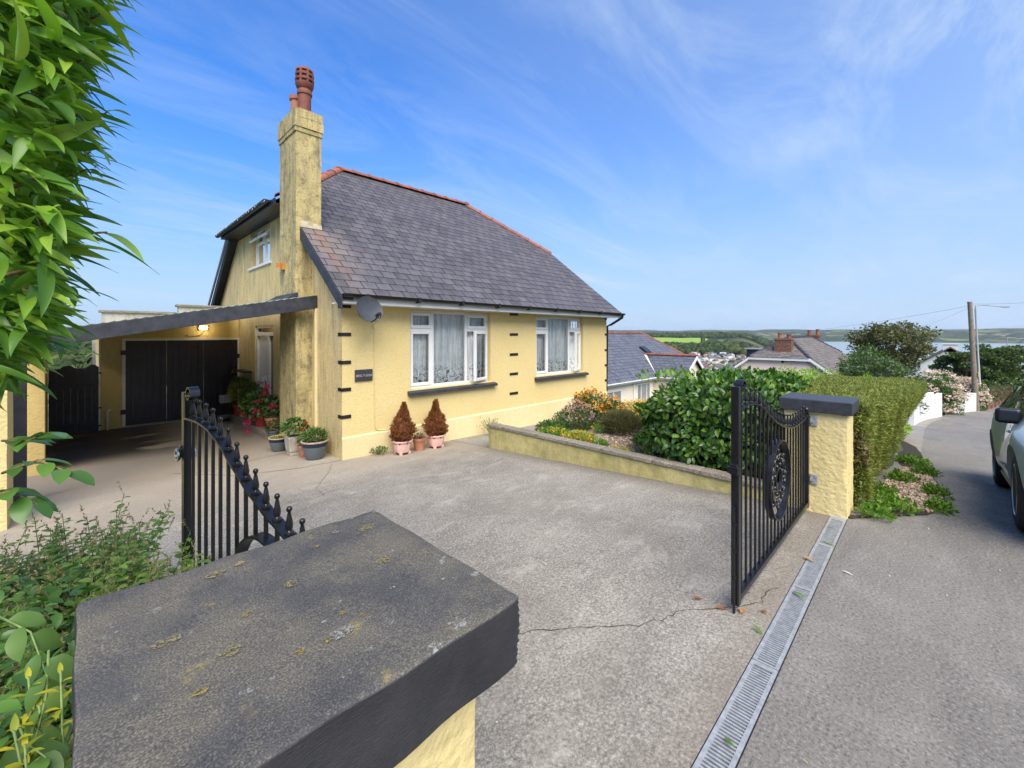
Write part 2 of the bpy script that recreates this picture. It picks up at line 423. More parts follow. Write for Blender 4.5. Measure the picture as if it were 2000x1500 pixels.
c = mixc(nt, ramp(nt, lt_, [(.55, 0.), (.68, .35)]), c, (.52, .48, .40))
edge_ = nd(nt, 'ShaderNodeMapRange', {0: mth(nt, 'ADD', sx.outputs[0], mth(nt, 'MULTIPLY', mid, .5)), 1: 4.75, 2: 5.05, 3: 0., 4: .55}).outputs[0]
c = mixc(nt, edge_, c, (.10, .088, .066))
nearhouse = nd(nt, 'ShaderNodeMapRange', {0: mth(nt, 'ADD', sx.outputs[1], mth(nt, 'MULTIPLY', mid, 1.2)), 1: 5.6, 2: 6.4, 3: 0., 4: 1.}).outputs[0]
c = mixc(nt, mth(nt, 'MULTIPLY', nearhouse, .55), c, (.36, .305, .235))
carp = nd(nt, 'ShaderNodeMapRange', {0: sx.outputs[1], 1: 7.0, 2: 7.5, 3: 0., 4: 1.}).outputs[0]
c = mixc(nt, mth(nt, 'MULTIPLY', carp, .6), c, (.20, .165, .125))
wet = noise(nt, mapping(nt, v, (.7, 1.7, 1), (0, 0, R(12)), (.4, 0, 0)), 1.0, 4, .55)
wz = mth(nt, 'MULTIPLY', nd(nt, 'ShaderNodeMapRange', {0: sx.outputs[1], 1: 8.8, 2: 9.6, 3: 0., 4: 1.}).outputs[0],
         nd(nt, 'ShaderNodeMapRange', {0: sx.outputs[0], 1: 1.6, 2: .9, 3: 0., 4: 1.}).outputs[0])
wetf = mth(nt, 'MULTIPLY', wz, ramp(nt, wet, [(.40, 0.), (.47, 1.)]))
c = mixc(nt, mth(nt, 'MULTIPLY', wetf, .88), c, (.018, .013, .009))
apron = nd(nt, 'ShaderNodeMapRange', {0: mth(nt, 'ADD', sx.outputs[1], mth(nt, 'MULTIPLY', mid, .3)), 1: 1.05, 2: .85, 3: 0., 4: 1.}).outputs[0]
c = mixc(nt, mth(nt, 'MULTIPLY', apron, .35), c, (.19, .155, .115))
setp(nt, b, Base_Color=c, Roughness=mth(nt, 'SUBTRACT', .92, mth(nt, 'MULTIPLY', wetf, .45))); b.inputs['Specular IOR Level'].default_value = .3
bump(nt, b, mth(nt, 'ADD', fin, mth(nt, 'MULTIPLY', mid, .5)), .55, .006)

m, nt, b = mk('tarmac'); v = gpos(nt); M['asphalt'] = m
big = noise(nt, v, .4, 5, .6); fin = noise(nt, v, 60, 6, .85); mid = noise(nt, v, 3.5, 6, .65)
c = mixc(nt, ramp(nt, big, [(.3, 0.), (.7, 1.)]), (.155, .143, .124), (.205, .190, .166))
c = mixc(nt, mth(nt, 'MULTIPLY', ramp(nt, mid, [(.47, 0.), (.66, 1.)]), .6), c, (.25, .233, .205))
lg_ = noise(nt, mapping(nt, v, (.25, 1.4, 1)), 1.1, 6, .65)
c = mixc(nt, ramp(nt, lg_, [(.50, 0.), (.64, .45)]), c, (.105, .097, .086))
c = mixc(nt, ramp(nt, fin, [(.37, .85), (.49, 0.)]), c, (.04, .039, .038))
c = mixc(nt, ramp(nt, fin, [(.54, 0.), (.66, .75)]), c, (.40, .39, .37))
setp(nt, b, Base_Color=c, Roughness=.88); b.inputs['Specular IOR Level'].default_value = .35
bump(nt, b, fin, .6, .006)

# painted cap with lichen
m, nt, b = mk('lichened_cap_paint'); v = gpos(nt); M['cap'] = m
nz = nd(nt, 'ShaderNodeSeparateXYZ', {0: nd(nt, 'ShaderNodeNewGeometry').outputs['Normal']}).outputs[2]
topf = ramp(nt, nz, [(.55, 0.), (.85, 1.)])
w1 = noise(nt, v, 7, 6, .7); fi = noise(nt, v, 150, 5, .8); me_ = noise(nt, v, 30, 6, .75); ml = noise(nt, mapping(nt, v, (1, 1, 1), loc=(4, 2, 0)), 16, 5, .65)
c = mixc(nt, ramp(nt, w1, [(.35, 0.), (.65, 1.)]), (.020, .020, .022), (.034, .034, .036))
fg_ = noise(nt, v, 330, 3, .7); pat = noise(nt, v, 4.5, 6, .65)
ct = mixc(nt, ramp(nt, w1, [(.3, 0.), (.7, 1.)]), (.034, .034, .037), (.062, .060, .058))
ct = mixc(nt, mth(nt, 'MULTIPLY', ramp(nt, pat, [(.42, 0.), (.62, 1.)]), .75), ct, (.105, .093, .066))
ct = mixc(nt, mth(nt, 'MULTIPLY', ramp(nt, fg_, [(.50, 0.), (.64, 1.)]), ramp(nt, pat, [(.34, .25), (.62, .8)])), ct, (.23, .205, .155))
ct = mixc(nt, mth(nt, 'MULTIPLY', ramp(nt, fi, [(.54, 0.), (.66, .7)]), ramp(nt, pat, [(.40, .1), (.62, .7)])), ct, (.19, .165, .105))
ct = mixc(nt, ramp(nt, fg_, [(.34, .7), (.44, 0.)]), ct, (.018, .018, .020))
gl = mth(nt, 'MULTIPLY', ramp(nt, ml, [(.645, 0.), (.69, .8)]), ramp(nt, fi, [(.42, 0.), (.5, 1.)]))
ct = mixc(nt, gl, ct, (.30, .30, .275))
yl = noise(nt, mapping(nt, v, (1, 1, 1), loc=(9, 5, 1)), 13, 6, .66)
ct = mixc(nt, mth(nt, 'MULTIPLY', ramp(nt, yl, [(.63, 0.), (.74, .6)]), ramp(nt, fi, [(.42, 0.), (.54, 1.)])), ct, (.34, .25, .05))
c = mixc(nt, topf, c, ct)
setp(nt, b, Base_Color=c, Roughness=mth(nt, 'ADD', .48, mth(nt, 'MULTIPLY', topf, .3)))
br = noise(nt, mapping(nt, v, (1, 1, 5)), 60, 4, .65)
bump(nt, b, mth(nt, 'ADD', mth(nt, 'MULTIPLY', me_, 1.2), mth(nt, 'ADD', mth(nt, 'MULTIPLY', fi, .6), mth(nt, 'MULTIPLY', br, .7))), .5, .005)
M['cap2'] = pmat('smooth_cap_paint', (.033, .034, .040), .5, .3, 20, .25, 60)
for nm, cc in (('lichen_yellow', (.27, .20, .045)), ('lichen_white', (.25, .25, .23)), ('lichen_olive', (.22, .19, .09))):
    m, nt, b = mk(nm); v = gpos(nt); M[nm] = m
    f = noise(nt, v, 160, 4, .8)
    setp(nt, b, Base_Color=mixc(nt, ramp(nt, f, [(.38, 0.), (.6, 1.)]), sc3(cc, .35), cc), Roughness=.95, Alpha=ramp(nt, f, [(.46, 0.), (.54, 1.)]))
    bump(nt, b, f, .6, .003)

def slate_mat(name, c1, c2, c3, rough=.55, stain=False, lich=.5):
    m, nt, b = mk(name); v = gpos(nt); r = prnd(nt)
    c = ramp(nt, r, [(0, c1), (.45, c2), (.8, c3), (1, sc3(c1, .75))])
    n = noise(nt, v, 9, 6, .7); c = mixc(nt, ramp(nt, n, [(.3, .45), (.6, 0.)]), c, sc3(c1, .55))
    st = noise(nt, mapping(nt, v, (7, 1.2, 1.2)), 1.5, 5, .6)
    c = mixc(nt, mth(nt, 'MULTIPLY', ramp(nt, st, [(.45, 0.), (.7, 1.)]), .30), c, (.20, .18, .19))
    sp = noise(nt, v, 26, 5, .7); c = mixc(nt, mth(nt, 'MULTIPLY', ramp(nt, sp, [(.63, 0.), (.70, 1.)]), lich), c, (.30, .30, .29))
    if stain:
        s3 = nd(nt, 'ShaderNodeSeparateXYZ', {0: v})
        wob = mth(nt, 'MULTIPLY', noise(nt, v, 2.2, 4, .6), .7)
        du = mth(nt, 'ABSOLUTE', mth(nt, 'SUBTRACT', mth(nt, 'ADD', s3.outputs[0], wob), 3.28))
        f = nd(nt, 'ShaderNodeMapRange', {0: du, 1: .18, 2: .42, 3: 1., 4: 0.}).outputs[0]
        dv = nd(nt, 'ShaderNodeMapRange', {0: s3.outputs[1], 1: 6.3, 2: 7.0, 3: .25, 4: 1.}).outputs[0]
        up = nd(nt, 'ShaderNodeMapRange', {0: s3.outputs[1], 1: 7.62, 2: 7.5, 3: 0., 4: 1.}).outputs[0]
        f = mth(nt, 'MULTIPLY', mth(nt, 'MULTIPLY', f, dv), up)
        c = mixc(nt, mth(nt, 'MULTIPLY', f, .34), c, (.28, .22, .165))
        du2 = nd(nt, 'ShaderNodeMapRange', {0: mth(nt, 'ABSOLUTE', mth(nt, 'SUBTRACT', mth(nt, 'ADD', s3.outputs[0], wob), 3.22)), 1: .03, 2: .10, 3: 1., 4: 0.}).outputs[0]
        c = mixc(nt, mth(nt, 'MULTIPLY', mth(nt, 'MULTIPLY', du2, dv), mth(nt, 'MULTIPLY', up, .38)), c, (.25, .10, .055))
    setp(nt, b, Base_Color=c, Roughness=rough); b.inputs['Specular IOR Level'].default_value = .45
    bump(nt, b, noise(nt, v, 40, 4, .6), .25, .006)
    return m
M['slate'] = slate_mat('welsh_slate', (.064, .061, .069), (.090, .084, .093), (.112, .102, .107), .6, True)
M['nslate'] = slate_mat('new_slate', (.085, .095, .12), (.11, .12, .145), (.13, .14, .165), .5, False, .0)
M['oldtile'] = slate_mat('lichened_roof_tile', (.10, .085, .075), (.15, .13, .115), (.19, .17, .15), .85, False, .9)

def leaf_mat(name, c1, c2, c3, rough=.4, trans=.3, veins=False, spec=.5):
    m, nt, b = mk(name); r = prnd(nt); v = gpos(nt)
    c = ramp(nt, r, [(0, c1), (.55, c2), (1, c3)])
    n = noise(nt, v, 4.5, 3, .6); c = mixc(nt, ramp(nt, n, [(.3, .35), (.6, 0.)]), c, sc3(c1, .6))
    setp(nt, b, Base_Color=c, Roughness=rough); b.inputs['Specular IOR Level'].default_value = spec
    tr = nd(nt, 'ShaderNodeBsdfTranslucent', {0: mixc(nt, 1., c, (1.15, 1.25, .55), 'MULTIPLY')})
    mx = nd(nt, 'ShaderNodeMixShader', {0: trans, 1: b.outputs[0], 2: tr.outputs[0]})
    nt.links.new(mx.outputs[0], nt.nodes['Material Output'].inputs[0])
    return m
M['bigleaf'] = leaf_mat('long_leaf', (.085, .195, .024), (.15, .31, .034), (.34, .50, .06), .36, .42)
M['ovalleaf'] = leaf_mat('oval_leaf', (.05, .12, .025), (.07, .17, .03), (.12, .24, .04), .35, .3)
M['laurel'] = leaf_mat('laurel_leaf', (.030, .085, .013), (.055, .145, .018), (.16, .27, .03), .34, .25)
M['hedge'] = leaf_mat('hedge_sprig', (.120, .160, .024), (.190, .230, .036), (.29, .31, .055), .6, .25)
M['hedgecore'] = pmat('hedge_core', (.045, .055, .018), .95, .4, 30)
M['lime'] = leaf_mat('lime_leaf', (.17, .30, .010), (.27, .44, .012), (.38, .55, .02), .5, .4)
M['mint'] = leaf_mat('mint_leaf', (.13, .24, .04), (.20, .34, .055), (.30, .44, .09), .5, .4)
M['spike'] = leaf_mat('flower_spike', (.19, .16, .07), (.25, .22, .09), (.30, .30, .11), .8, .15)
M['varieg'] = leaf_mat('yellow_edged_leaf', (.35, .36, .02), (.50, .44, .02), (.20, .28, .03), .45, .35)
M['darkgreen'] = leaf_mat('dark_green_leaf', (.040, .075, .020), (.065, .115, .028), (.11, .165, .04), .5, .25)
M['greenleaf'] = leaf_mat('mid_green_leaf', (.050, .105, .020), (.080, .160, .028), (.13, .22, .04), .5, .3)
M['tree1'] = leaf_mat('brown_green_leaf', (.075, .085, .028), (.11, .12, .038), (.16, .155, .055), .55, .25)
M['conifer'] = leaf_mat('brown_conifer', (.16, .050, .014), (.25, .080, .020), (.30, .13, .03), .8, .2)
M['heather'] = leaf_mat('heather_sprig', (.070, .085, .028), (.10, .115, .035), (.15, .095, .045), .7, .2)
M['weed'] = leaf_mat('weed_leaf', (.09, .19, .018), (.14, .28, .025), (.20, .34, .04), .5, .35)
M['yellowfl'] = leaf_mat('yellow_petal', (.62, .36, .012), (.72, .48, .015), (.62, .22, .015), .6, .3)
M['orangefl'] = leaf_mat('orange_petal', (.72, .24, .008), (.78, .36, .010), (.70, .45, .012), .6, .3)
M['yelgreen'] = leaf_mat('yellow_green_leaf', (.20, .26, .025), (.30, .33, .03), (.42, .36, .04), .6, .3)
M['pinkfl'] = leaf_mat('dusty_pink_petal', (.36, .17, .17), (.45, .25, .24), (.30, .13, .12), .7, .3)
M['magenta'] = leaf_mat('magenta_petal', (.55, .010, .10), (.66, .018, .15), (.60, .02, .06), .5, .3)
M['redfl'] = leaf_mat('red_petal', (.60, .010, .012), (.68, .02, .02), (.5, .02, .02), .5, .3)
M['whitefl'] = leaf_mat('white_petal', (.72, .70, .66), (.78, .76, .72), (.75, .6, .55), .6, .3)
M['hydr'] = leaf_mat('hydrangea_petal', (.78, .66, .62), (.80, .52, .46), (.80, .74, .70), .6, .3)
M['deadleaf'] = leaf_mat('dead_leaf', (.30, .11, .03), (.38, .16, .05), (.44, .24, .09), .8, .2)
M['dryleaf'] = leaf_mat('straw_leaf', (.42, .30, .14), (.5, .38, .2), (.5, .4, .2), .8, .2)
M['dry'] = leaf_mat('dry_plant', (.10, .07, .04), (.14, .10, .06), (.18, .13, .08), .9, .1)

# glass pane: clear with sky reflections
m, nt, b = mk('window_glass'); M['glass'] = m
fr = nd(nt, 'ShaderNodeFresnel', {0: 1.45}); gl = nd(nt, 'ShaderNodeBsdfGlossy', {0: (1, 1, 1), 1: .02}); tp = nd(nt, 'ShaderNodeBsdfTransparent', {0: (.96, .98, .97)})
mx = nd(nt, 'ShaderNodeMixShader', {0: fr.outputs[0], 1: tp.outputs[0], 2: gl.outputs[0]}); nt.links.new(mx.outputs[0], nt.nodes['Material Output'].inputs[0])
# lace net curtain
m, nt, b = mk('net_curtain'); M['lace'] = m; v = gpos(nt); s3 = nd(nt, 'ShaderNodeSeparateXYZ', {0: v})
hem = nd(nt, 'ShaderNodeMapRange', {0: s3.outputs[2], 1: 1.12, 2: .95, 3: 0., 4: 1.}).outputs[0]
fl = ramp(nt, noise(nt, v, 26, 3, .6, 1.2), [(.46, 0.), (.52, 1.)])
hole = mth(nt, 'MULTIPLY', hem, ramp(nt, noise(nt, mapping(nt, v, (1, 1, 1), loc=(3, 3, 3)), 21, 3, .6, 1.), [(.53, 0.), (.57, 1.)]))
fold = ramp(nt, noise(nt, mapping(nt, v, (1, 1, .06)), 19, 3, .6), [(.38, .74), (.58, .99)])
al = mth(nt, 'ADD', fold, mth(nt, 'MULTIPLY', mth(nt, 'MULTIPLY', hem, fl), .2), clamp=True)
al = mth(nt, 'MULTIPLY', al, mth(nt, 'SUBTRACT', 1., mth(nt, 'MULTIPLY', hole, .8)))
setp(nt, b, Base_Color=(.90, .91, .91), Roughness=.95, Alpha=al); b.inputs['Specular IOR Level'].default_value = .1
M['curtain'] = pmat('gold_curtain', (.40, .31, .16), .9, .15, 10)
M['lead'] = pmat('lead_came', (.46, .48, .48), .5, .1, 20, metal=.3)
M['gold'] = pmat('gold_lettering', (.52, .46, .34), .4, .1, 20, metal=.2)
# car paint
m, nt, b = mk('sage_car_paint'); M['carpaint'] = m
setp(nt, b, Base_Color=(.36, .39, .34), Metallic=.1, Roughness=.38, Coat_Weight=.6, Coat_Roughness=.03)
m, nt, b = mk('dark_car_glass'); M['carglass'] = m; M['hpane'] = pmat('curtained_pane', (.22, .24, .24), .08, .3, 1.5)
setp(nt, b, Base_Color=(.008, .009, .010), Roughness=.03); b.inputs['Specular IOR Level'].default_value = .7
m, nt, b = mk('mirror'); M['mirror'] = m
setp(nt, b, Base_Color=(.05, .055, .06), Metallic=1., Roughness=.08)
# sea
m, nt, b = mk('sea_water'); M['sea'] = m; v = gpos(nt)
n = noise(nt, mapping(nt, v, (.25, 1, 1), (0, 0, R(45))), .02, 5, .6)
setp(nt, b, Base_Color=mixc(nt, n, (.20, .25, .24), (.30, .35, .33)), Roughness=.32); b.inputs['Specular IOR Level'].default_value = .5
bump(nt, b, noise(nt, v, .12, 4, .6), .35, 1.)
# terrain: fields, hedgerows, scrub, bare slopes
m, nt, b = mk('countryside'); M['terrain'] = m; v = gpos(nt)
vo = nd(nt, 'ShaderNodeTexVoronoi', {'Vector': mapping(nt, v, (.6, 1, 1), (0, 0, R(30))), 'Scale': .0065, 'Randomness': .9})
fc = nd(nt, 'ShaderNodeSeparateColor', {0: vo.outputs['Color']}).outputs[0]
c = ramp(nt, fc, [(0, (.05, .07, .035)), (.25, (.13, .13, .07)), (.45, (.20, .23, .07)), (.65, (.07, .08, .05)), (.85, (.30, .25, .16))], 'CONSTANT')
ed = nd(nt, 'ShaderNodeTexVoronoi', {'Vector': mapping(nt, v, (.6, 1, 1), (0, 0, R(30))), 'Scale': .0065, 'Randomness': .9}, feature='DISTANCE_TO_EDGE').outputs[0]
wd = noise(nt, v, .012, 5, .65)
c = mixc(nt, ramp(nt, wd, [(.50, 0.), (.56, 1.)]), c, (.035, .052, .018))
c = mixc(nt, ramp(nt, ed, [(.03, 1.), (.06, 0.)]), c, (.030, .045, .016))
c = mixc(nt, mth(nt, 'MULTIPLY', ramp(nt, noise(nt, v, .06, 5, .7), [(.4, 1.), (.6, 0.)]), .5), c, (.03, .045, .018))
setp(nt, b, Base_Color=c, Roughness=.95); b.inputs['Specular IOR Level'].default_value = .1
bump(nt, b, noise(nt, v, .08, 4, .7), .6, 6.)
M['field'] = pmat('bright_pasture', (.20, .32, .03), .95, .18, .03)
M['woods'] = leaf_mat('woodland_canopy', (.030, .050, .017), (.052, .080, .024), (.105, .125, .035), .9, .1, spec=.1)
M['lawn'] = pmat('rough_grass', (.07, .11, .03), .95, .4, 2, .5, 20)
# ------------------------------------------------------------------ terrain, sea, road, drive
CS, SN = .7127, .7015        # camera heading in plan
def polar(x, y):
    X = x*SN-y*CS; Y = x*CS+y*SN
    return np.degrees(np.arctan2(X, Y)), np.hypot(x, y)
def from_polar(th, r):
    th = np.radians(th); X = r*np.sin(th); Y = r*np.cos(th)
    return X*SN+Y*CS, -X*CS+Y*SN
def wob(x, y, s): return np.sin(x*s+1.3)*np.cos(y*s*1.3+.4)+.5*np.sin(x*s*2.3+y*s*1.7+2)+.3*np.cos(x*s*4.1-y*s*3.3)
PA = ([0, 60, 110, 250, 450, 600, 900, 1500, 3000, 9000], [-1, -6, -14, -26, -30, -21, -3, 10, 14, 20])
PB = ([0, 60, 110, 300, 500, 750, 950, 1250, 1350, 1500, 1800, 2500, 4000, 6000, 9500], [-1, -7, -16, -38, -48, -52, -44, -34, -27, -19, -9, -9, 8, 58, 50])
PC = ([0, 60, 110, 200, 300, 4800, 5050, 5700, 6600, 9500], [-1, -7, -14, -45, -75, -80, -30, 18, 62, 45])
PD = ([0, 60, 110, 300, 1000, 9500], [0, 0, 2, 12, 30, 40])
def terrain(x, y):
    x = np.asarray(x, float); y = np.asarray(y, float)
    th, r = polar(x, y)
    near = np.where(y < .4, zr(np.clip(x, -50, 150)), 0)
    gl = np.where(x < 11, G(np.clip(x, -20, 11), np.clip(y, .66, 13)), zr(x)-.14*np.clip(y-.5, 0, 12))
    w = smn((x-10)/4); gl = G(np.clip(x, -20, 11), np.clip(y, .66, 13))*(1-w)+(zr(x)-.14*np.clip(y-.5, 0, 12))*w
    gl = gl-.13*np.clip(y-15, 0, 200)
    near = np.where(y < .4, near, gl)-.30-.15*smn((r-12)/10)
    a, b, c, d = (np.interp(r, *p) for p in (PA, PB, PC, PD))
    far = np.where(th < 0, a+(b-a)*smn((th+34)/22), b+(c-b)*smn((th-28.0)/5.5))
    far = np.where(np.abs(th) > 60, far+(d-far)*smn((np.abs(th)-62)/28), far)
    amp = np.interp(r, [100, 300, 2000, 5000, 9000], [0, 1.0, 3.5, 5., 14])
    far = far+np.where((c < -60) & (th > 28), 0, 1)*amp*wob(x, y, .0042)+np.interp(r, [4500, 6000], [0, 10])*wob(x, y, .0013)
    k = smn((r-48)/70)
    return near*(1-k)+far*k
ang = np.radians(np.concatenate([np.arange(-180, -62, 6), np.arange(-62, 62, .6), np.arange(62, 180, 6)]))
rad = np.concatenate([[.4, 2, 4], np.geomspace(6, 9500, 120)])
AA, RR = np.meshgrid(ang, rad); X_, Y_ = from_polar(np.degrees(AA), RR)
Z_ = terrain(X_, Y_); V = np.stack([X_, Y_, Z_], -1).reshape(-1, 3)
na = len(ang); nr = len(rad); F = []
ii, jj = np.meshgrid(np.arange(nr-1), np.arange(na), indexing='ij'); j2 = (jj+1) % na
F = np.stack([ii*na+jj, ii*na+j2, (ii+1)*na+j2, (ii+1)*na+jj], -1).reshape(-1, 4)
o = new_obj('terrain', npmesh('terrain', V, F, M['terrain'], None, True)); o['kind'] = 'structure'
mb = MB(); n = 24
xs, ys = from_polar(np.linspace(20, 75, n), np.full(n, 9400.)); xs2, ys2 = from_polar(np.linspace(20, 75, n), np.full(n, 120.))
for i in range(n-1): mb.quad((xs2[i], ys2[i], -64), (xs[i], ys[i], -64), (xs[i+1], ys[i+1], -64), (xs2[i+1], ys2[i+1], -64))
mb.build('sea', M['sea'], kind='structure')

def sheet(name, mat, us, vs, zf, lift=0., uf=None):
    U, Vv = np.meshgrid(us, vs, indexing='ij')
    if uf is not None: Vv = Vv+uf(U)
    Z = zf(U, Vv)+lift; P = np.stack([U, Vv, Z], -1).reshape(-1, 3); a, b_ = len(us), len(vs)
    i, j = np.meshgrid(np.arange(a-1), np.arange(b_-1), indexing='ij')
    F = np.stack([i*b_+j, (i+1)*b_+j, (i+1)*b_+j+1, i*b_+j+1], -1).reshape(-1, 4)
    o = new_obj(name, npmesh(name, P, F, mat, None, True)); o['kind'] = 'structure'; ORG[o.name] = Vector((0, 0, 0)); return o
road = sheet('road', M['asphalt'], np.concatenate([np.linspace(-8, 4, 13), np.linspace(4.4, 7, 14), np.linspace(7.5, 120, 120)]), np.linspace(-13, .095, 14), lambda u, v: zr(u),
             0, lambda u: road_edge(u))
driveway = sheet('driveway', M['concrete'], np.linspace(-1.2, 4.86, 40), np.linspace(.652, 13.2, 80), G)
# cracks and seams: thin dirt-filled ribbons, parts of the driveway
def crack(pts, w=.008, name='crack'):
    P = [Vector((a, b_, 0)) for a, b_ in pts]; line = []
    for a, b_ in zip(P[:-1], P[1:]):
        k = max(2, int((b_-a).length/.05))
        for i in range(k):
            q = a.lerp(b_, i/k); line.append((q.x+random.gauss(0, .008), q.y+random.gauss(0, .008)))
    line.append((P[-1].x, P[-1].y)); mb = MB(); vs = []
    for i, (a, b_) in enumerate(line):
        p = line[max(0, i-1)]; q = line[min(len(line)-1, i+1)]; t = Vector((q[0]-p[0], q[1]-p[1])).normalized()
        ww = w*random.uniform(.25, 1.)/2; z = Gf(a, b_)+.003
        vs += [(a-t.y*ww, b_+t.x*ww, z), (a+t.y*ww, b_-t.x*ww, z)]
    mb.add(vs, [(2*i, 2*i+1, 2*i+3, 2*i+2) for i in range(len(line)-1)])
    return mb.build(name, M['crack'], driveway, fix=False)
crack([(1.35, 4.75), (1.38, 3.95), (1.42, 3.3), (1.36, 2.8), (1.5, 2.3), (1.62, 1.75), (1.9, 1.55), (2.25, 1.2), (2.62, 1.02), (2.78, .86)])
crack([(2.78, .86), (2.95, .74), (3.1, .76), (3.2, .70)], .006)
crack([(2.6, 6.3), (2.4, 5.9), (2.0, 5.3), (1.95, 4.9)], .006)
crack([(2.79, 6.38), (2.2, 6.45), (1.5, 6.7), (.9, 7.5)], .012, 'slab_joint')
crack([(1.0, 7.3), (1.5, 7.35), (2.3, 7.5), (2.55, 7.7)], .01, 'slab_joint')
crack([(2.85, 5.4), (2.5, 5.2), (1.4, 4.8)], .004)

# worn grit and small litter on the tarmac
garden_z = lambda u, v: .045-.33*smn((np.asarray(v)-3.9)/2.5)-.025*np.clip(np.asarray(u)-5, 0, 9)
garden = sheet('garden_soil', M['soil'], np.linspace(4.9, 11.2, 20), np.linspace(1.0, 5.40, 24), garden_z)
sheet('garden_gravel', M['gravelbed'], np.linspace(5.0, 6.6, 10), np.linspace(2.3, 4.2, 12), garden_z, .006)
sheet('house_path', M['slab'], np.linspace(4.858, 11, 24), np.linspace(5.30, 6.40, 6), G, .004)
mb = MB()
for i in range(12):
    a, b_ = 4.97+i*.5, 5.465+i*.5; mb = MB(); mb.hexa([(a, 5.37, -.7), (b_, 5.37, -.7), (b_, 5.43, -.7), (a, 5.43, -.7)], [(a, 5.37, float(garden_z(a, 5.4))+.02), (b_, 5.37, float(garden_z(b_, 5.4))+.02), (b_, 5.43, float(garden_z(b_, 5.4))+.02), (a, 5.43, float(garden_z(a, 5.4))+.02)]); o = mb.build('path_edging', M['slab']); o['kind'] = 'structure'
t = thing('paving_slabs', 'grey paving slabs laid in the gravel of the front garden', 'paving', (5.7, 3.3, .02))
for (u0, v0, u1, v1) in ((5.0, 2.35, 5.75, 3.0), (5.8, 2.5, 6.35, 3.15), (5.95, 3.45, 6.55, 4.05), (5.25, 3.75, 5.85, 4.35)):
    z = float(garden_z((u0+u1)/2, (v0+v1)/2)); MB().box(u0, v0, z-.03, u1, v1, z+.022).build('slab', M['slab'], t, bevel=.008)
# verge bed beside the hedge
vp = [(4.83, .50), (5.15, .27), (5.5, .02), (5.85, -.10), (7.0, -.12), (8.6, .02), (11.0, .12), (12.3, .22), (13.4, .45), (13.4, 1.2), (4.83, 1.2)]
tri = tessellate_polygon([[Vector((a, b_, 0)) for a, b_ in vp]])
mb = MB().add([(a, b_, float(zr(a))+.012) for a, b_ in vp], [tuple(x) for x in tri]); mb.build('verge_soil', M['soil'], kind='structure', fix=False)
sheet('crossover_pavement', M['slab'], np.linspace(11.4, 30, 30), np.linspace(-.30, .2, 3), lambda u, v: zr(u), .006, lambda u: road_edge(u)+.1*np.clip((u-12)/6, -1, 0))

def pebbles(name, mat, pts, size, kind='stuff'):
    M4 = np.zeros((len(pts), 4, 4)); vs = MB().sphere((0, 0, 0), 1, 5, 3).v; fs = MB().sphere((0, 0, 0), 1, 5, 3).f
    q = RNG.normal(size=(len(pts), 3)); d = unit(q); M4 = mats_from(np.asarray(pts), d, RNG.normal(size=(len(pts), 3)), RNG.uniform(size[0], size[1], len(pts)))
    M4[:, :3, 0] *= RNG.uniform(.5, 1., (len(pts), 1)); M4[:, :3, 2] *= RNG.uniform(.5, 1., (len(pts), 1))
    o = foliage(None, name, mat, (np.array(vs), np.array(fs)), M4, kind=kind); return o
def inpoly(n, poly):
    xs = [p[0] for p in poly]; ys = [p[1] for p in poly]; out = []
    while len(out) < n:
        x, y = random.uniform(min(xs), max(xs)), random.uniform(min(ys), max(ys)); c = False
        for i in range(len(poly)):
            (x1, y1), (x2, y2) = poly[i], poly[i-1]
            if (y1 > y) != (y2 > y) and x < (x2-x1)*(y-y1)/(y2-y1)+x1: c = not c
        if c: out.append((x, y))
    return out
m, nt, b = mk('pebbles'); M['pebble'] = m; setp(nt, b, Base_Color=ramp(nt, prnd(nt), [(0, (.14, .09, .055)), (.5, (.34, .24, .15)), (1, (.58, .48, .36))]), Roughness=.8)
pebbles('verge_gravel', M['pebble'], [(x, y, float(zr(x))+.016) for x, y in inpoly(2600, [(5.55, .02), (5.9, -.08), (7.0, -.1), (8.6, .05), (8.6, .3), (6.6, .42), (5.7, .35)])], (.008, .022))
pebbles('garden_pebbles', M['pebble'], [(x, y, float(garden_z(x, y))+.008) for x, y in inpoly(2600, [(5.0, 2.2), (7.2, 2.4), (7.3, 3.4), (5.8, 4.3), (5.0, 3.8)])], (.008, .02))
lit = [(random.uniform(.5, 9), random.uniform(-2.5, .45)) for _ in range(120)]+[(random.uniform(.6, 4.7), random.uniform(.7, 5)) for _ in range(50)]
pebbles('road_grit', M['pebble'], [(x, y, Gf(x, y)+.003) for x, y in lit], (.003, .009))

# ------------------------------------------------------------------ drain channel
t = thing('drain_channel', 'long galvanised slotted drain across the mouth of the driveway', 'drain', (2.7, .59, 0))
mb = MB(); mb.box(.3, .526, -.12, 4.83, .53, -.001).box(.3, .648, -.12, 4.83, .652, -.001).box(.3, .53, -.12, 4.83, .648, -.09).build('channel', M['bplastic'], t)
BARM = MB().box(-.0045, -.04, -.0105, .0045, .04, .0105).mesh('bar', M['zinc'])
js = [.55, 1.48, 2.40, 3.32, 4.11, 4.82]
for a, b_ in zip(js[:-1], js[1:]):
    mb = MB(); a += .003; b_ -= .003
    mb.box(a, .531, -.022, b_, .549, .002).box(a, .629, -.022, b_, .647, .002)
    e = .03 if a < 4 else .10
    mb.box(a, .549, -.02, a+.012, .629, .002).box(b_-e, .549, -.02, b_, .629, .002)
    gr = mb.build('grating', M['zinc'], t); k = int((b_-e-a-.012)/.0185)
    for i in range(1, k):
        o = new_obj('bar', BARM, gr); o.location = Vector((a+.012+(b_-e-a-.012)*i/k, .589, -.0095))-ORG[t.name]

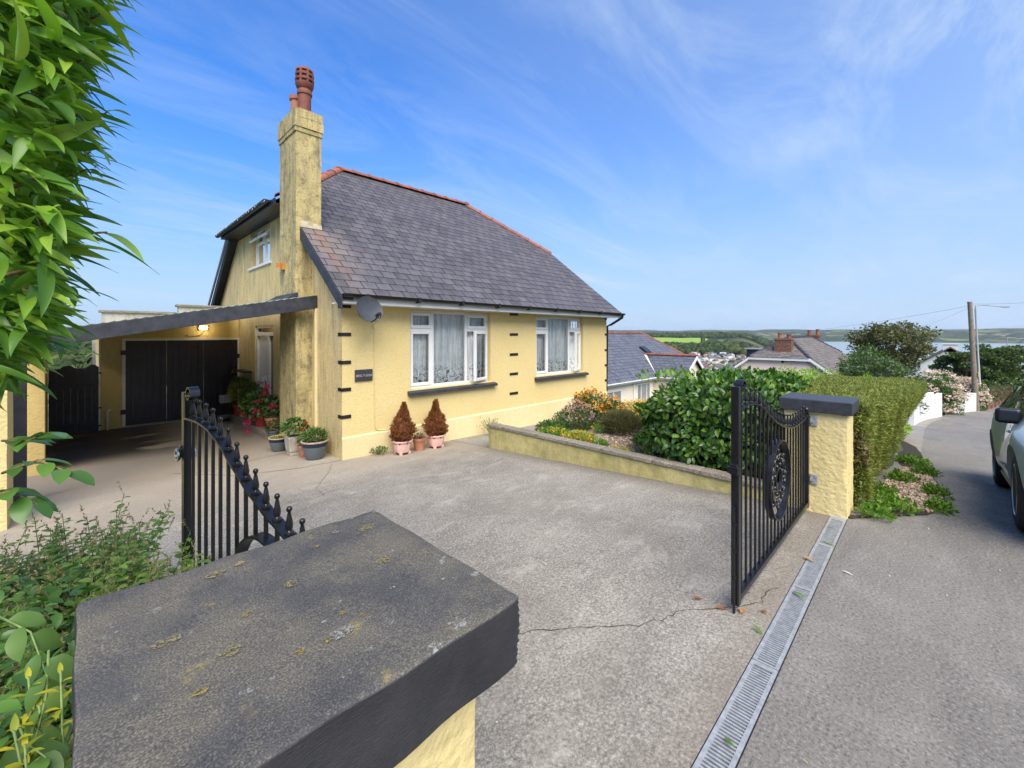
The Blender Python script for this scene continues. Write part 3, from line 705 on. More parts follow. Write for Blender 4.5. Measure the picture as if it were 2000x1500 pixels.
# ------------------------------------------------------------------ gate pillars
def rough_box(mb, x0, y0, z0, x1, y1, z1, n=14, amp=.004, seed=0):
    """box with subdivided, slightly uneven faces"""
    rs = random.Random(seed); import bmesh
    bm = bmesh.new(); r = bmesh.ops.create_cube(bm, size=1)
    bmesh.ops.subdivide_edges(bm, edges=bm.edges[:], cuts=n, use_grid_fill=True)
    ph = [rs.uniform(0, 6) for _ in range(6)]
    for v in bm.verts:
        p = Vector((x0+(v.co.x+.5)*(x1-x0), y0+(v.co.y+.5)*(y1-y0), z0+(v.co.z+.5)*(z1-z0)))
        edge = sum(abs(abs(c)-.5) < 1e-4 for c in v.co)
        k = amp*(math.sin(p.x*31+ph[0])*math.sin(p.y*27+ph[1])+.6*math.sin(p.z*37+ph[2]+p.x*11))
        c = Vector(((x0+x1)/2, (y0+y1)/2, (z0+z1)/2)); d = (p-c).normalized()
        if edge >= 2: k -= rs.uniform(.3, 1.6)*amp+amp*.8
        p += d*k; v.co = p
    bm.verts.index_update()
    mb.add([v.co[:] for v in bm.verts], [tuple(v.index for v in f.verts) for f in bm.faces]); bm.free(); return mb
t = thing('gate_pillar', 'near yellow gate pillar with broad lichen-spotted black cap in the foreground', 'pillar', (.3, .86, 0))
rough_box(MB(), .06, .625, -.05, .545, 1.10, 1.012, 16, .006, 3).build('body', M['pillar'], t, 60)
cp = rough_box(MB(), -.006, .568, 1.008, .605, 1.157, 1.14, 34, .0034, 5).build('cap', M['cap'], t, 50, bevel=.006)
# lichen growths on the cap
def blob(c, r, seed, z, squash=.8):
    rs = random.Random(seed); n = 18; rr = [r*rs.uniform(.65, 1.15) for _ in range(n)]
    vs = [(c[0], c[1], z+.0035)]+[(c[0]+math.cos(6.283*i/n)*rr[i], c[1]+math.sin(6.283*i/n)*rr[i]*squash, z+.0022) for i in range(n)]
    return vs, [(0, i+1, (i+1) % n+1) for i in range(n)]
for nm, mt, lst in (('yellow_lichen', 'lichen_yellow', [(.245, .72, .013), (.287, .714, .011), (.335, .765, .008), (.36, .735, .007), (.215, .885, .012), (.40, 1.05, .009), (.25, 1.09, .014), (.12, .74, .012)]),
                    ('white_lichen', 'lichen_white', [(.315, .715, .026), (.345, .80, .008), (.44, .77, .007), (.53, .72, .009), (.545, .705, .009), (.595, 1.135, .016), (.46, 1.09, .011)]),
                    ('olive_lichen', 'lichen_olive', [(.10, .9, .025), (.2, 1.08, .025), (.53, 1.06, .03), (.48, .88, .025), (.17, .80, .022), (.30, .93, .02)])):
    mb = MB()
    for i, (a, b_, r) in enumerate(lst): mb.add(*blob((a, b_), r*.85, i*7+len(nm), 1.1405))
    o = mb.build(nm, M[mt], cp, fix=False)
t = thing('gate_pillar', 'far yellow gate pillar with smooth black cap between right gate and hedge', 'pillar', (5.0, .75, 0))
rough_box(MB(), 4.80, .525, -.35, 5.20, 1.02, .933, 14, .005, 9).build('body', M['pillar'], t, 60)
MB().box(4.76, .485, .93, 5.24, 1.05, 1.045).build('cap', M['cap2'], t, bevel=.008)

# ------------------------------------------------------------------ wrought iron gates
GH = [(0, .905), (.21, .876), (.46, .872), (.60, .876), (.75, .895), (.96, .94), (1.146, .995), (1.30, 1.06), (1.50, 1.15), (1.66, 1.195), (1.80, 1.207), (1.93, 1.205), (2.0, 1.20)]
def rail_z(s):
    for (a, za), (b_, zb) in zip(GH[:-1], GH[1:]):
        if s <= b_: k = (s-a)/(b_-a); return za+(zb-za)*(k*k*(3-2*k)*.35+k*.65)
    return 1.2
fin_mb = MB().lathe([(.017, 0), (.017, .007), (.010, .010), (.007, .016), (.012, .021), (.0135, .034), (.011, .05), (.0075, .072), (.005, .082), (.009, .087), (.0108, .094), (.008, .101), (.002, .104)], 8)
FIN = fin_mb.mesh('finial', M['iron'], 50); BALL = MB().sphere((0, 0, .03), .026, 14, 10).lathe([(.014, -.01), (.02, 0), (.012, .008)], 12).mesh('ball_finial', M['iron'], 60)
def curl(c, r, a0, turns, n=14, s=1, shrink=.75, yo=0):
    return [(c[0]+r*(1-shrink*i/n)*math.cos(a0+s*turns*2*math.pi*i/n), yo, c[1]+r*(1-shrink*i/n)*math.sin(a0+s*turns*2*math.pi*i/n)) for i in range(n+1)]
def make_gate(label, loc, rz, latch):
    t = thing('iron_gate', label, 'gate', loc, rz, 'pair of black iron driveway gates', local=True)
    MB().box(-.02, -.022, .035, .022, .022, .905).build('hinge_post', M['iron'], t, bevel=.003)
    fp = MB().box(1.995, -.022, .035, 2.04, .022, 1.34).build('free_post', M['iron'], t, bevel=.003)
    MB().box(.023, -.02, .05, 1.994, .02, .085).build('bottom_rail', M['iron'], t, bevel=.002)
    MB().band([(s, 0, rail_z(s)) for s in np.linspace(.0, 2.0, 41)], (0, .044, 0), .010).build('top_rail', M['iron'], t, 40)
    c = (1.03, .545); ro = .295
    r1 = MB().band([(c[0]+ro*math.cos(q), 0, c[1]+ro*math.sin(q)) for q in np.linspace(0, 2*math.pi, 49)], (0, .05, 0), .010).build('ring', M['iron'], t, 40)
    ss = list(np.linspace(.125, 1.925, 19))
    for s in ss:
        d = abs(s-c[0]); zt = rail_z(s)-.004
        mb = MB()
        if d < ro:
            h = math.sqrt(ro*ro-d*d)
            MB().box(s-.0065, -.0065, .086, s+.0065, .0065, c[1]-h).build('bar', M['iron'], t); mb.box(s-.0065, -.0065, c[1]+h, s+.0065, .0065, zt)
        else: mb.box(s-.0065, -.0065, .086, s+.0065, .0065, zt)
        mb.build('bar', M['iron'], t)
        o = new_obj('finial', FIN, t); o.location = (s, 0, rail_z(s)+.005)
    o = new_obj('ball_finial', BALL, t); o.location = (0, 0, .918)
    # cast scrollwork inside the ring
    mb = MB()
    for k in range(8):
        q = k*math.pi/4; cc = (c[0]+.165*math.cos(q), c[1]+.165*math.sin(q))
        for sg in (1, -1):
            mb.tube(curl((cc[0]-sg*.03*math.sin(q), cc[1]+sg*.03*math.cos(q)), .032, q+sg*1.4, .95, 12, -sg), [.011]*6+[.010]*4+[.008]*3, 6)
        mb.sphere((cc[0]+.055*math.cos(q), 0, cc[1]+.055*math.sin(q)), .015, 8, 6)
        mb.sphere((c[0]+.112*math.cos(q+.39), 0, c[1]+.112*math.sin(q+.39)), .017, 8, 6)
        if k % 2 == 0: mb.tube([(c[0]+.215*math.cos(q), 0, c[1]+.215*math.sin(q)), (c[0]+.29*math.cos(q), 0, c[1]+.29*math.sin(q))], .008, 6)
    mb.band([(c[0]+.085*math.cos(q), 0, c[1]+.085*math.sin(q)) for q in np.linspace(0, 2*math.pi, 25)], (0, .02, 0), .010)
    mb.build('scrollwork', M['iron'], r1, 60)
    # scroll at the head of the free post
    pts = [(1.985, 0, 1.20), (1.983, 0, 1.28), (1.980, 0, 1.325)]
    for i in range(17):
        q = math.pi-i*.47; rr = .045*(1-i/22); pts.append((1.935+rr*math.cos(q), 0, 1.332+rr*math.sin(q)))
    MB().band(pts, (0, .044, 0), .009).build('scroll', M['iron'], t, 40)
    if latch:
        lt = MB().tube([(2.055, -.035, 1.02), (2.055, .03, 1.02)], .009, 8).tube(curl((2.055, 1.0), .028, 1.2, .95, 12, 1, .1, -.035), .007, 6).tube(curl((2.055, 1.0), .03, 1.2, .95, 12, 1, .1, .035), .008, 6)
        lt.box(2.041, -.03, .985, 2.047, .03, 1.05).tube([(2.0, -.03, .99), (2.09, -.03, .99)], .008, 8).build('latch', M['steel'], t, 50)
    else:
        MB().tube([(2.055, .0, .0), (2.055, 0, .62), (2.075, 0, .63)], .008, 8).box(2.04, -.012, .20, 2.066, .012, .215).box(2.04, -.012, .36, 2.066, .012, .375).box(2.04, -.012, .52, 2.066, .012, .535).build('drop_bolt', M['iron'], t, 50)
        MB().box(2.04, -.02, .82, 2.07, .02, .88).box(2.07, -.03, .83, 2.085, .03, .87).build('latch', M['iron'], t, bevel=.003)
    return t
make_gate('closed right black iron gate hinged to the far pillar', (4.775, .83, 0), math.pi, False)
ga = math.atan2(2.027, -.225)
make_gate('open left black iron gate swung inward beside the foreground pillar', (.63, .86, 0), ga, True)
for z in (.30, .845):
    t = thing('hinge_bracket', ('upper' if z > .5 else 'lower')+' grey steel hinge plate bolted to the far gate pillar', 'hinge', (4.79, .79, z), group='gate hinge plates')
    MB().box(4.786, .745, z-.045, 4.797, .80, z+.05).build('plate', M['zinc'], t, bevel=.003)
    MB().box(4.775, .775, z-.015, 4.795, .80, z+.015).tube([(4.785, .76, z-.03), (4.780, .76, z-.03)], .01, 6).tube([(4.785, .76, z+.03), (4.780, .76, z+.03)], .01, 6).build('bolt', M['zinc'], t)
# ------------------------------------------------------------------ the bungalow
X0, X1, Y0, Y1 = 2.81, 10.25, 6.41, 14.6
PITCH = .79; ca = math.cos(math.atan(PITCH)); sa = math.sin(math.atan(PITCH))
roofz = lambda v: 2.28+PITCH*(v-6.1)
YC = 10.5; ZR = roofz(YC); ZH = 4.2; YH = 6.1+(ZH-2.28)/PITCH; YHB = 2*YC-YH
UL, UR = 2.62, 10.42; RL, RR_ = 4.5, 8.6
H = thing('bungalow', 'yellow rendered bungalow with grey slate roof and tall chimney beside driveway', 'house', (X0, Y0, -.28))
fmx = lambda a, z, d: (a, Y0+d, z)
W1 = (4.0, 5.885, .69, 2.09); W2 = (7.29, 9.14, .69, 2.09)
rect = lambda r: [(r[0], r[2]), (r[1], r[2]), (r[1], r[3]), (r[0], r[3])]
mb = MB().poly([[(X0, -.9), (X1, -.9), (X1, 2.42), (X0, 2.42)], rect(W1), rect(W2)], fmx, .26); mb.build('wall', M['wall'], H, label='front wall with two windows')
GW = (9.95, 11.36, 3.2, 4.06); GD = (9.72, 11.05, -.5, 1.85)
prof = [(Y0+.262, -.9), (GD[0], -.9), (GD[0], GD[3]), (GD[1], GD[3]), (GD[1], -.9), (Y1, -.9), (Y1, roofz(2*YC-Y1)-.1), (YHB, ZH-.12), (YH, ZH-.12), (Y0+.262, roofz(Y0+.262)-.1)]
mb = MB().poly([prof, rect(GW)], lambda a, z, d: (X0+d, a, z), .26); mb.build('wall', M['gable'], H, label='weathered gable wall facing the carport')
MB().box(X0, Y0, 2.42, X0+.26, Y0+.26, 2.44).build('wall_top', M['gable'], H)
mb = MB().poly([[(Y0+.262, -1.5), (Y1, -1.5), (Y1, roofz(2*YC-Y1)-.1), (YHB, ZH-.12), (YH, ZH-.12), (Y0+.262, roofz(Y0+.262)-.1)]], lambda a, z, d: (X1-d, a, z), .26); mb.build('wall', M['wall'], H)
MB().box(X0+.262, Y1-.26, -1.5, X1-.262, Y1, 2.4).build('wall', M['wall'], H)
# gable face is painted down to the corner: thin skin of gable render on the corner return
MB().box(X0-.004, Y0+.002, -.9, X0, Y0+.262, 2.46).build('corner_return', M['gable'], H)
MB().hexa([(X0-.006, Y0-.03, -.9), (X1+.004, Y0-.03, -.9), (X1+.004, Y0, -.9), (X0-.006, Y0, -.9)], [(X0-.006, Y0-.022, .05), (X1+.004, Y0-.022, .05), (X1+.004, Y0, .075), (X0-.006, Y0, .075)]).build('plinth', M['plinth'], H)
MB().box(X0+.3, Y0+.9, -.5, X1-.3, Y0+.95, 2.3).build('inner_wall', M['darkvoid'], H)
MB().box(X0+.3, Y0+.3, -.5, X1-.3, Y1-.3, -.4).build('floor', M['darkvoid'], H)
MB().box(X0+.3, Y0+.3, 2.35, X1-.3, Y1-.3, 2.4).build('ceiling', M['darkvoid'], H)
for z in (2.085, 1.654, 1.223, .804, .385):
    MB().box(X0-.012, Y0-.012, z-.026, X0+.135, Y0, z+.026).box(X0-.012, Y0, z-.026, X0-.004, Y0+.13, z+.026).build('quoin_mark', M['black'], H)
    MB().box(6.44, Y0-.012, z-.026, 6.69, Y0, z+.026).build('quoin_mark', M['black'], H)
    MB().box(X1-.09, Y0-.012, z-.026, X1+.012, Y0, z+.026).box(X1, Y0, z-.026, X1+.012, Y0+.12, z+.026).build('quoin_mark', M['black'], H)

# --- windows
def pvc_frame(mb, x0, x1, z0, z1, w, y0, y1):
    mb.box(x0, y0, z0, x1, y1, z0+w).box(x0, y0, z1-w, x1, y1, z1).box(x0, y0, z0+w, x0+w, y1, z1-w).box(x1-w, y0, z0+w, x1, y1, z1-w); return mb
def lead(mb, x0, x1, z0, z1, nx, nz, y):
    for i in range(1, nx): x = x0+(x1-x0)*i/nx; mb.box(x-.002, y-.004, z0, x+.002, y+.004, z1)
    for i in range(1, nz): z = z0+(z1-z0)*i/nz; mb.box(x0, y-.0045, z-.002, x1, y+.0045, z+.002)
def front_window(W, m1, m2, seed):
    rs = random.Random(seed); x0, x1, z0, z1 = W; yf = Y0+.085
    w = MB(); pvc_frame(w, x0+.002, x1-.002, z0+.002, z1-.002, .055, yf, yf+.07)
    w.box(m1-.03, yf, z0+.057, m1+.03, yf+.07, z1-.057).box(m2-.03, yf, z0+.057, m2+.03, yf+.07, z1-.057)
    zt = 1.74; w.box(x0+.057, yf, zt-.03, m1-.03, yf+.07, zt+.03).box(m2+.03, yf, zt-.03, x1-.057, yf+.07, zt+.03)
    win = w.build('window', M['white'], H, bevel=.004)
    sashes = [(x0+.05, m1-.025, zt+.025, z1-.05), (x0+.05, m1-.025, z0+.05, zt-.025), (m2+.025, x1-.05, zt+.025, z1-.05)]
    for a, b_, c, d in sashes:
        pvc_frame(MB(), a, b_, c, d, .055, yf-.018, yf+.03).build('sash', M['white'], win, bevel=.006)
    panes = [(a+.05, b_-.05, c+.05, d-.05) for a, b_, c, d in sashes]+[(m1+.03, m2-.03, z0+.055, z1-.055)]
    for i, (a, b_, c, d) in enumerate(panes):
        MB().quad((a, yf+.015, c), (b_, yf+.015, c), (b_, yf+.015, d), (a, yf+.015, d)).build('pane', M['glass'], win)
        mb = MB(); lead(mb, a, b_, c, d, 3 if i < 3 else 4, 2 if d-c < .4 else (5 if i < 3 else 7), yf+.008)
        mb.build('leading', M['lead'], win)
    # casement standing open on the right, hinged at the jamb
    a, b_, c, d = m2+.025, x1-.05, z0+.05, zt-.025
    s = pvc_frame(MB(), a-b_, 0, c, d, .055, -.025, .025); q = R(20); T = Matrix.Translation((b_, yf-.02, 0)) @ Matrix.Rotation(q, 4, 'Z')
    s.v = [tuple(T @ Vector(v)) for v in s.v]; s.build('open_casement', M['white'], win, bevel=.006)
    g = MB().add([(a-b_+.05, 0, c+.05), (-.05, 0, c+.05), (-.05, 0, d-.05), (a-b_+.05, 0, d-.05)], [(0, 1, 2, 3)], T); g.build('pane', M['glass'], win)
    g = MB(); lead(g, a-b_+.05, -.05, c+.05, d-.05, 2, 5, 0); g.v = [tuple(T @ Vector(v)) for v in g.v]; g.build('leading', M['lead'], win)
    # net curtain hung in folds
    n = 220; vs = []; fs = []
    for i in range(n+1):
        u = x0+.03+(x1-x0-.06)*i/n; y = yf+.15+.028*math.sin(u*34+math.sin(u*5.3+seed)*2.5)+.014*math.sin(u*81+seed)
        for k in range(9): z = z0+.02+(z1-z0-.05)*k/8; vs.append((u+.012*math.sin(k*.5+i*.11), y*(1)+.006*math.sin(k+i*.2), z))
    for i in range(n):
        for k in range(8): fs.append((i*9+k, (i+1)*9+k, (i+1)*9+k+1, i*9+k+1))
    MB().add(vs, fs).build('net_curtain', M['lace'], win, 180, fix=False)
    for (a, b_) in ((x0+.0, x0+.16), (x1-.34, x1-.02)):
        vs = []; fs = []
        for i in range(41):
            u = a+(b_-a)*i/40; y = yf+.26+.02*math.sin(i*1.1)
            vs += [(u, y, z0-.05), (u, y, z1)]
        MB().add(vs, [(2*i, 2*i+2, 2*i+3, 2*i+1) for i in range(40)]).build('curtain', M['curtain'], win, 180, fix=False)
    MB().hexa([(x0-.055, Y0-.10, z0-.085), (x1+.115, Y0-.10, z0-.085), (x1+.115, Y0-.001, z0-.085), (x0-.055, Y0-.001, z0-.085)],
              [(x0-.055, Y0-.10, z0-.035), (x1+.115, Y0-.10, z0-.035), (x1+.115, Y0-.001, z0-.012), (x0-.055, Y0-.001, z0-.012)]).hexa(
              [(x0+.001, Y0-.001, z0-.06), (x1-.001, Y0-.001, z0-.06), (x1-.001, yf, z0-.06), (x0+.001, yf, z0-.06)],
              [(x0+.001, Y0-.001, z0-.013), (x1-.001, Y0-.001, z0-.013), (x1-.001, yf, z0+.001), (x0+.001, yf, z0+.001)]).build('window_sill', M['slatepaint'], H, bevel=.006)
    MB().box(x0-.08, Y0-.05, z1+.004, x1+.12, Y0-.001, z1+.066).build('lintel_band', M['wall'], H, bevel=.01)
front_window(W1, 4.52, 5.31, 1)
front_window(W2, 7.80, 8.64, 2)

# gable window with two top-hung lights propped open
y0, y1, z0, z1 = GW; xf = X0+.10
w = MB()
for (a, b_, c, d) in ((y0, y1, z0, z0+.05), (y0, y1, z1-.05, z1), (y0, y0+.05, z0+.05, z1-.05), (y1-.05, y1, z0+.05, z1-.05), ((y0+y1)/2-.03, (y0+y1)/2+.03, z0+.05, z1-.05)):
    w.box(xf, a, c, xf+.07, b_, d)
w.box(xf, y0+.05, 3.74, xf+.07, (y0+y1)/2-.03, 3.79).box(xf, (y0+y1)/2+.03, 3.74, xf+.07, y1-.05, 3.79)
win = w.build('window', M['white'], H, bevel=.004)
ym = (y0+y1)/2
for a, b_ in ((y0+.05, ym-.03), (ym+.03, y1-.05)):
    MB().quad((xf+.03, a, z0+.05), (xf+.03, b_, z0+.05), (xf+.03, b_, 3.74), (xf+.03, a, 3.74)).build('pane', M['glass'], win)
    vs = []
    for i in range(31): vs += [(xf+.12+.012*math.sin(i*1.3), a+(b_-a)*i/30, z0), (xf+.12+.012*math.sin(i*1.3), a+(b_-a)*i/30, z1)]
    MB().add(vs, [(2*i, 2*i+2, 2*i+3, 2*i+1) for i in range(30)]).build('net_curtain', M['lace'], win, 180, fix=False)
    T = Matrix.Translation((xf-.01, 0, z1-.04)) @ Matrix.Rotation(R(32), 4, 'Y'); hh = .27
    s = MB()
    for q in ((a, b_, -hh, -hh+.06), (a, b_, -.06, 0), (a, a+.06, -hh+.06, -.06), (b_-.06, b_, -hh+.06, -.06)): s.box(-.02, q[0], q[2], .025, q[1], q[3], T)
    sa_ = s.build('open_top_light', M['white'], win, bevel=.004)
    MB().box(-.004, a+.06, -hh+.06, .004, b_-.06, -.06, T).build('pane', M['carglass'], sa_)
MB().box(X0-.04, y0-.12, z0-.05, X0+.1, y1+.12, z0-.002).build('window_sill', M['white'], H, bevel=.004)
MB().box(X0+.5, 9.2, 2.42, X0+.55, 11.9, 3.95).build('inner_wall', M['darkvoid'], H)

# entrance in the gable wall
y0, y1, z0, z1 = GD; d = MB().box(X0+.03, y0, z0, X0+.12, y0+.07, z1).box(X0+.03, y1-.07, z0, X0+.12, y1, z1).box(X0+.03, y0+.07, 1.62, X0+.12, y1-.07, 1.70).box(X0+.03, y0+.42, z0, X0+.12, y0+.48, 1.62)
d = d.box(X0+.03, y0+.07, z1-.06, X0+.12, y1-.07, z1).build('door_frame', M['offwhite'], H, bevel=.004)
MB().box(X0+.07, y0+.48, z0+.1, X0+.11, y1-.07, 1.62).build('door', M['white'], d, bevel=.003)
MB().box(X0+.08, y0+.07, z0+.1, X0+.086, y0+.42, 1.62).build('pane', M['carglass'], d)
MB().box(X0+.08, y0+.07, 1.70, X0+.086, y1-.07, z1-.06).build('pane', M['carglass'], d)
MB().tube([(X0+.06, y0+.62, .4), (X0+.03, y0+.62, .45), (X0+.03, y0+.62, .75), (X0+.06, y0+.62, .8)], .012, 8).build('door_handle', M['steel'], d, 50)
MB().box(X0+.3, y0-.4, z0, X0+.35, y1+.4, z1+.2).build('hall_wall', M['darkvoid'], H)
MB().box(X0-.16, 11.25, .76, X0, 12.1, .80).build('shelf', M['slatepaint'], H)
MB().box(X0-.38, 8.85, -.6, X0, 11.45, -.19).build('step', M['concrete'], H, bevel=.01)
# conduit and cables
MB().box(X0-.045, 7.36, -.15, X0-.0, 7.41, 2.1).build('conduit', M['plinth'], H, bevel=.008)
MB().tube([(X0-.01, 7.1, 2.3), (X0-.012, 7.05, 2.9), (X0-.012, 7.45, 3.25)], .006, 6).build('cable', M['plinth'], H, 60)
MB().tube([(X0-.01, 12.0, 2.5), (X0-.012, 11.95, 3.4), (X0-.012, 12.15, 3.9)], .006, 6).build('cable', M['plinth'], H, 60)

# --- roof: boarding, then every slate
mb = MB(); e = .03
def RP(u, v, dz=-e): return (u, v, roofz(v if v <= YC else 2*YC-v)+dz)
F0 = 6.03; B0 = 2*YC-F0
f = [RP(UL, F0), RP(UR, F0), RP(UR, YH), RP(RR_, YC), RP(RL, YC), RP(UL, YH)]; bk = [RP(UL, B0), RP(UL, YHB), RP(RL, YC), RP(RR_, YC), RP(UR, YHB), RP(UR, B0)]
zz = ZH-e
mb.add(f, [(0, 1, 2, 3, 4, 5)]).add(bk, [(0, 1, 2, 3, 4, 5)]).add([RP(UL, YH), RP(RL, YC), RP(UL, YHB)], [(0, 1, 2)]).add([RP(UR, YH), RP(RR_, YC), RP(UR, YHB)], [(0, 1, 2)])
roof = mb.build('roof', M['darkvoid'], H, fix=False)
SLF = np.array([(0, 3, 2, 1), (8, 9, 10, 11), (4, 5, 9, 8), (5, 6, 10, 9), (6, 7, 11, 10), (7, 4, 8, 11), (0, 1, 5, 4), (1, 2, 6, 5), (2, 3, 7, 6), (3, 0, 4, 7)])
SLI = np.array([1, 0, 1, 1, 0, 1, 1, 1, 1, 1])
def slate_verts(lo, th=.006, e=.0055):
    """four corners (tail left, tail right, head right, head left): body, and a rim coloured dark as the shadow gap round the worn face"""
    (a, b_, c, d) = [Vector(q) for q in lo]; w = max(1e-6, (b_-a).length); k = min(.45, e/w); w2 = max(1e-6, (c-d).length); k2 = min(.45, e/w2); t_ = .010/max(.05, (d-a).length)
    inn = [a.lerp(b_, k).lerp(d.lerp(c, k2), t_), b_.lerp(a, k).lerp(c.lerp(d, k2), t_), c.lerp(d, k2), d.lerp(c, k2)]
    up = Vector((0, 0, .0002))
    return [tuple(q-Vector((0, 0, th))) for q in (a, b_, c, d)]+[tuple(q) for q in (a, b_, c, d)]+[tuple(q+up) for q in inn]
def slate_mesh(seed):
    rs = random.Random(seed); j = lambda s: rs.uniform(-s, s); w = .1225; L = .40
    return np.array(slate_verts([(-w+j(.002), j(.003), .0095+j(.001)), (w+j(.002), j(.003), .0095+j(.001)), (w, L, .001), (-w, L, .001)])), SLF, SLI
SLT = [slate_mesh(i) for i in range(6)]
def slates(O, Xd, Yd, smax, rng, nsing, expo=.2, wid=.25, mat=None, parent=None, tm=None, L=.40, name='slates'):
    O = np.array(O, float); Xd = unit(np.array(Xd, float)); Yd = unit(np.array(Yd, float)); N = np.cross(Xd, Yd)
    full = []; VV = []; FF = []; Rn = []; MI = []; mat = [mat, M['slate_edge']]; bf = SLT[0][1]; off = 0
    org = np.array(ORG[parent.name]); n = int(smax/expo)+1
    for j in range(n):
        s = j*expo; a0, a1 = rng(s+.05)
        k0 = math.floor(a0/wid)-1; k1 = math.ceil(a1/wid)+1
        for k in range(k0, k1+1):
            x = (k+.5*(j % 2)+.25)*wid
            top = min(L, smax-s); xa, xb = x-wid/2+.002, x+wid/2-.002
            if xb < a0 or xa > a1: continue
            r0, r1 = rng(min(s+L, smax))
            if xa > max(a0, r0) and xb < min(a1, r1) and top >= L-1e-6: full.append((x+random.uniform(-.002, .002), s+random.uniform(-.003, .003)))
            else:
                b0, b1 = rng(s)
                c = [(max(xa, b0), s, .0095), (min(xb, b1), s, .0095), (max(max(xa, r0), min(xa, r1)) if xb > r0 else r0, s+top, .001), ]
                xl, xr = min(max(xa, r0), r1), max(min(xb, r1), r0)
                q0, q1 = max(xa, b0), min(xb, b1)
                if q1-q0 < .01: continue
                if xr < xl: xl = xr = (xl+xr)/2
                lo = [(q0, s, .0095), (q1, s, .0095), (xr, s+top, .001), (xl, s+top, .001)]
                vs = slate_verts(lo)
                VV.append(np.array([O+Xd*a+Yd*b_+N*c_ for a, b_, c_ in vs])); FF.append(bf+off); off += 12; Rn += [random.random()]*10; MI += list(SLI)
    P = np.array([O+Xd*x+Yd*s for x, s in full]); M4 = np.zeros((len(P), 4, 4)); M4[:, :3, 0] = Xd; M4[:, :3, 1] = Yd; M4[:, :3, 2] = N; M4[:, :3, 3] = P; M4[:, 3, 3] = 1
    if len(P):
        if wid != .25 or L != .40: M4[:, :3, 0] *= wid/.25; M4[:, :3, 1] *= L/.40
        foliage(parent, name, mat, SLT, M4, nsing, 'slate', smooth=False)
    if VV:
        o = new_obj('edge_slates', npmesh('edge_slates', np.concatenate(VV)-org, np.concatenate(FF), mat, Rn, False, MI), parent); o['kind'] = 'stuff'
def frng(s):
    v = F0+s*ca
    if v <= YH: return (UL, UR)
    k = (v-YH)/(YC-YH); return (UL+(RL-UL)*k, UR-(UR-RR_)*k)
SF = (YC-F0)/ca
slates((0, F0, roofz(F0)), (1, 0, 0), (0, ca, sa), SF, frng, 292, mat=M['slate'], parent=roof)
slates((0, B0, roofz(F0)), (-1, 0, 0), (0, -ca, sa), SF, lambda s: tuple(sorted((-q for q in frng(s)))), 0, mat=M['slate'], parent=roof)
hl = RL-UL; hp = math.hypot(hl, ZR-ZH); hrun = YC-YH; OV = .16
def hrng(s): k = max(0, (s-OV*1.2))/hp; d = hrun*(1-k)+.0; return (-d if s > .2 else -hrun-.1, d if s > .2 else hrun+.1)
ux = hl/hp; uz = (ZR-ZH)/hp
slates((UL-OV*ux*1.2, YC, ZH-OV*uz*1.2), (0, -1, 0), (ux, 0, uz), hp+OV*1.2, lambda s: hrng(s), 0, mat=M['slate'], parent=roof)
slates((UR+OV*ux*1.2, YC, ZH-OV*uz*1.2), (0, 1, 0), (-ux, 0, uz), hp+OV*1.2, lambda s: hrng(s), 0, mat=M['slate'], parent=roof)
# clay ridge and hip tiles
def ridge_tile_mesh():
    mb = MB(); n = 8; L = .44
    for (y0_, y1_, r) in ((0, .40, .105), (.37, .44, .122)):
        vs = []
        for y in (y0_, y1_):
            for rr in (r, r-.016):
                for i in range(n+1): q = math.pi*i/n; vs.append((rr*math.cos(q)*1.05, y, rr*math.sin(q)*.85-.03))
        m_ = n+1; fs = []
        for i in range(n): fs += [(i, i+1, 2*m_+i+1, 2*m_+i), (m_+i, 3*m_+i, 3*m_+i+1, m_+i+1), (i, m_+i, m_+i+1, i+1), (2*m_+i, 2*m_+i+1, 3*m_+i+1, 3*m_+i)]
        mb.add(vs, fs)
    return mb.mesh('ridge_tile', M['clay'], 50)
RT = ridge_tile_mesh()
def tiles(p, q, parent, name='ridge_tile', mesh=None, step=.43):
    p = Vector(p); q = Vector(q); d = (q-p); n = max(1, round(d.length/step)); t_ = d.normalized(); x = t_.cross(Vector((0, 0, 1))).normalized(); z = x.cross(t_)
    off = ORG[parent.name]
    for i in range(n):
        o = new_obj(name, mesh or RT, parent); k = d.length/n/.43; pos = p+d*(i/n)-off
        Mx = Matrix((x.to_4d(), t_.to_4d(), z.to_4d(), Vector((0, 0, 0, 1)))).transposed(); 
        for r_ in range(3): Mx[r_][1] *= k
        for r_ in range(3): Mx[r_][3] = pos[r_]
        Mx[3] = (0, 0, 0, 1); o.matrix_basis = Mx
tiles((RL, YC, ZR+.02), (RR_, YC, ZR+.02), roof)
tiles((UL-.05, YH-.02, ZH), (RL, YC, ZR), roof, 'hip_tile'); tiles((UR, YH, ZH), (RR_, YC, ZR), roof, 'hip_tile')
tiles((UL-.05, YHB+.02, ZH), (RL, YC, ZR), roof, 'hip_tile'); tiles((UR, YHB, ZH), (RR_, YC, ZR), roof, 'hip_tile')
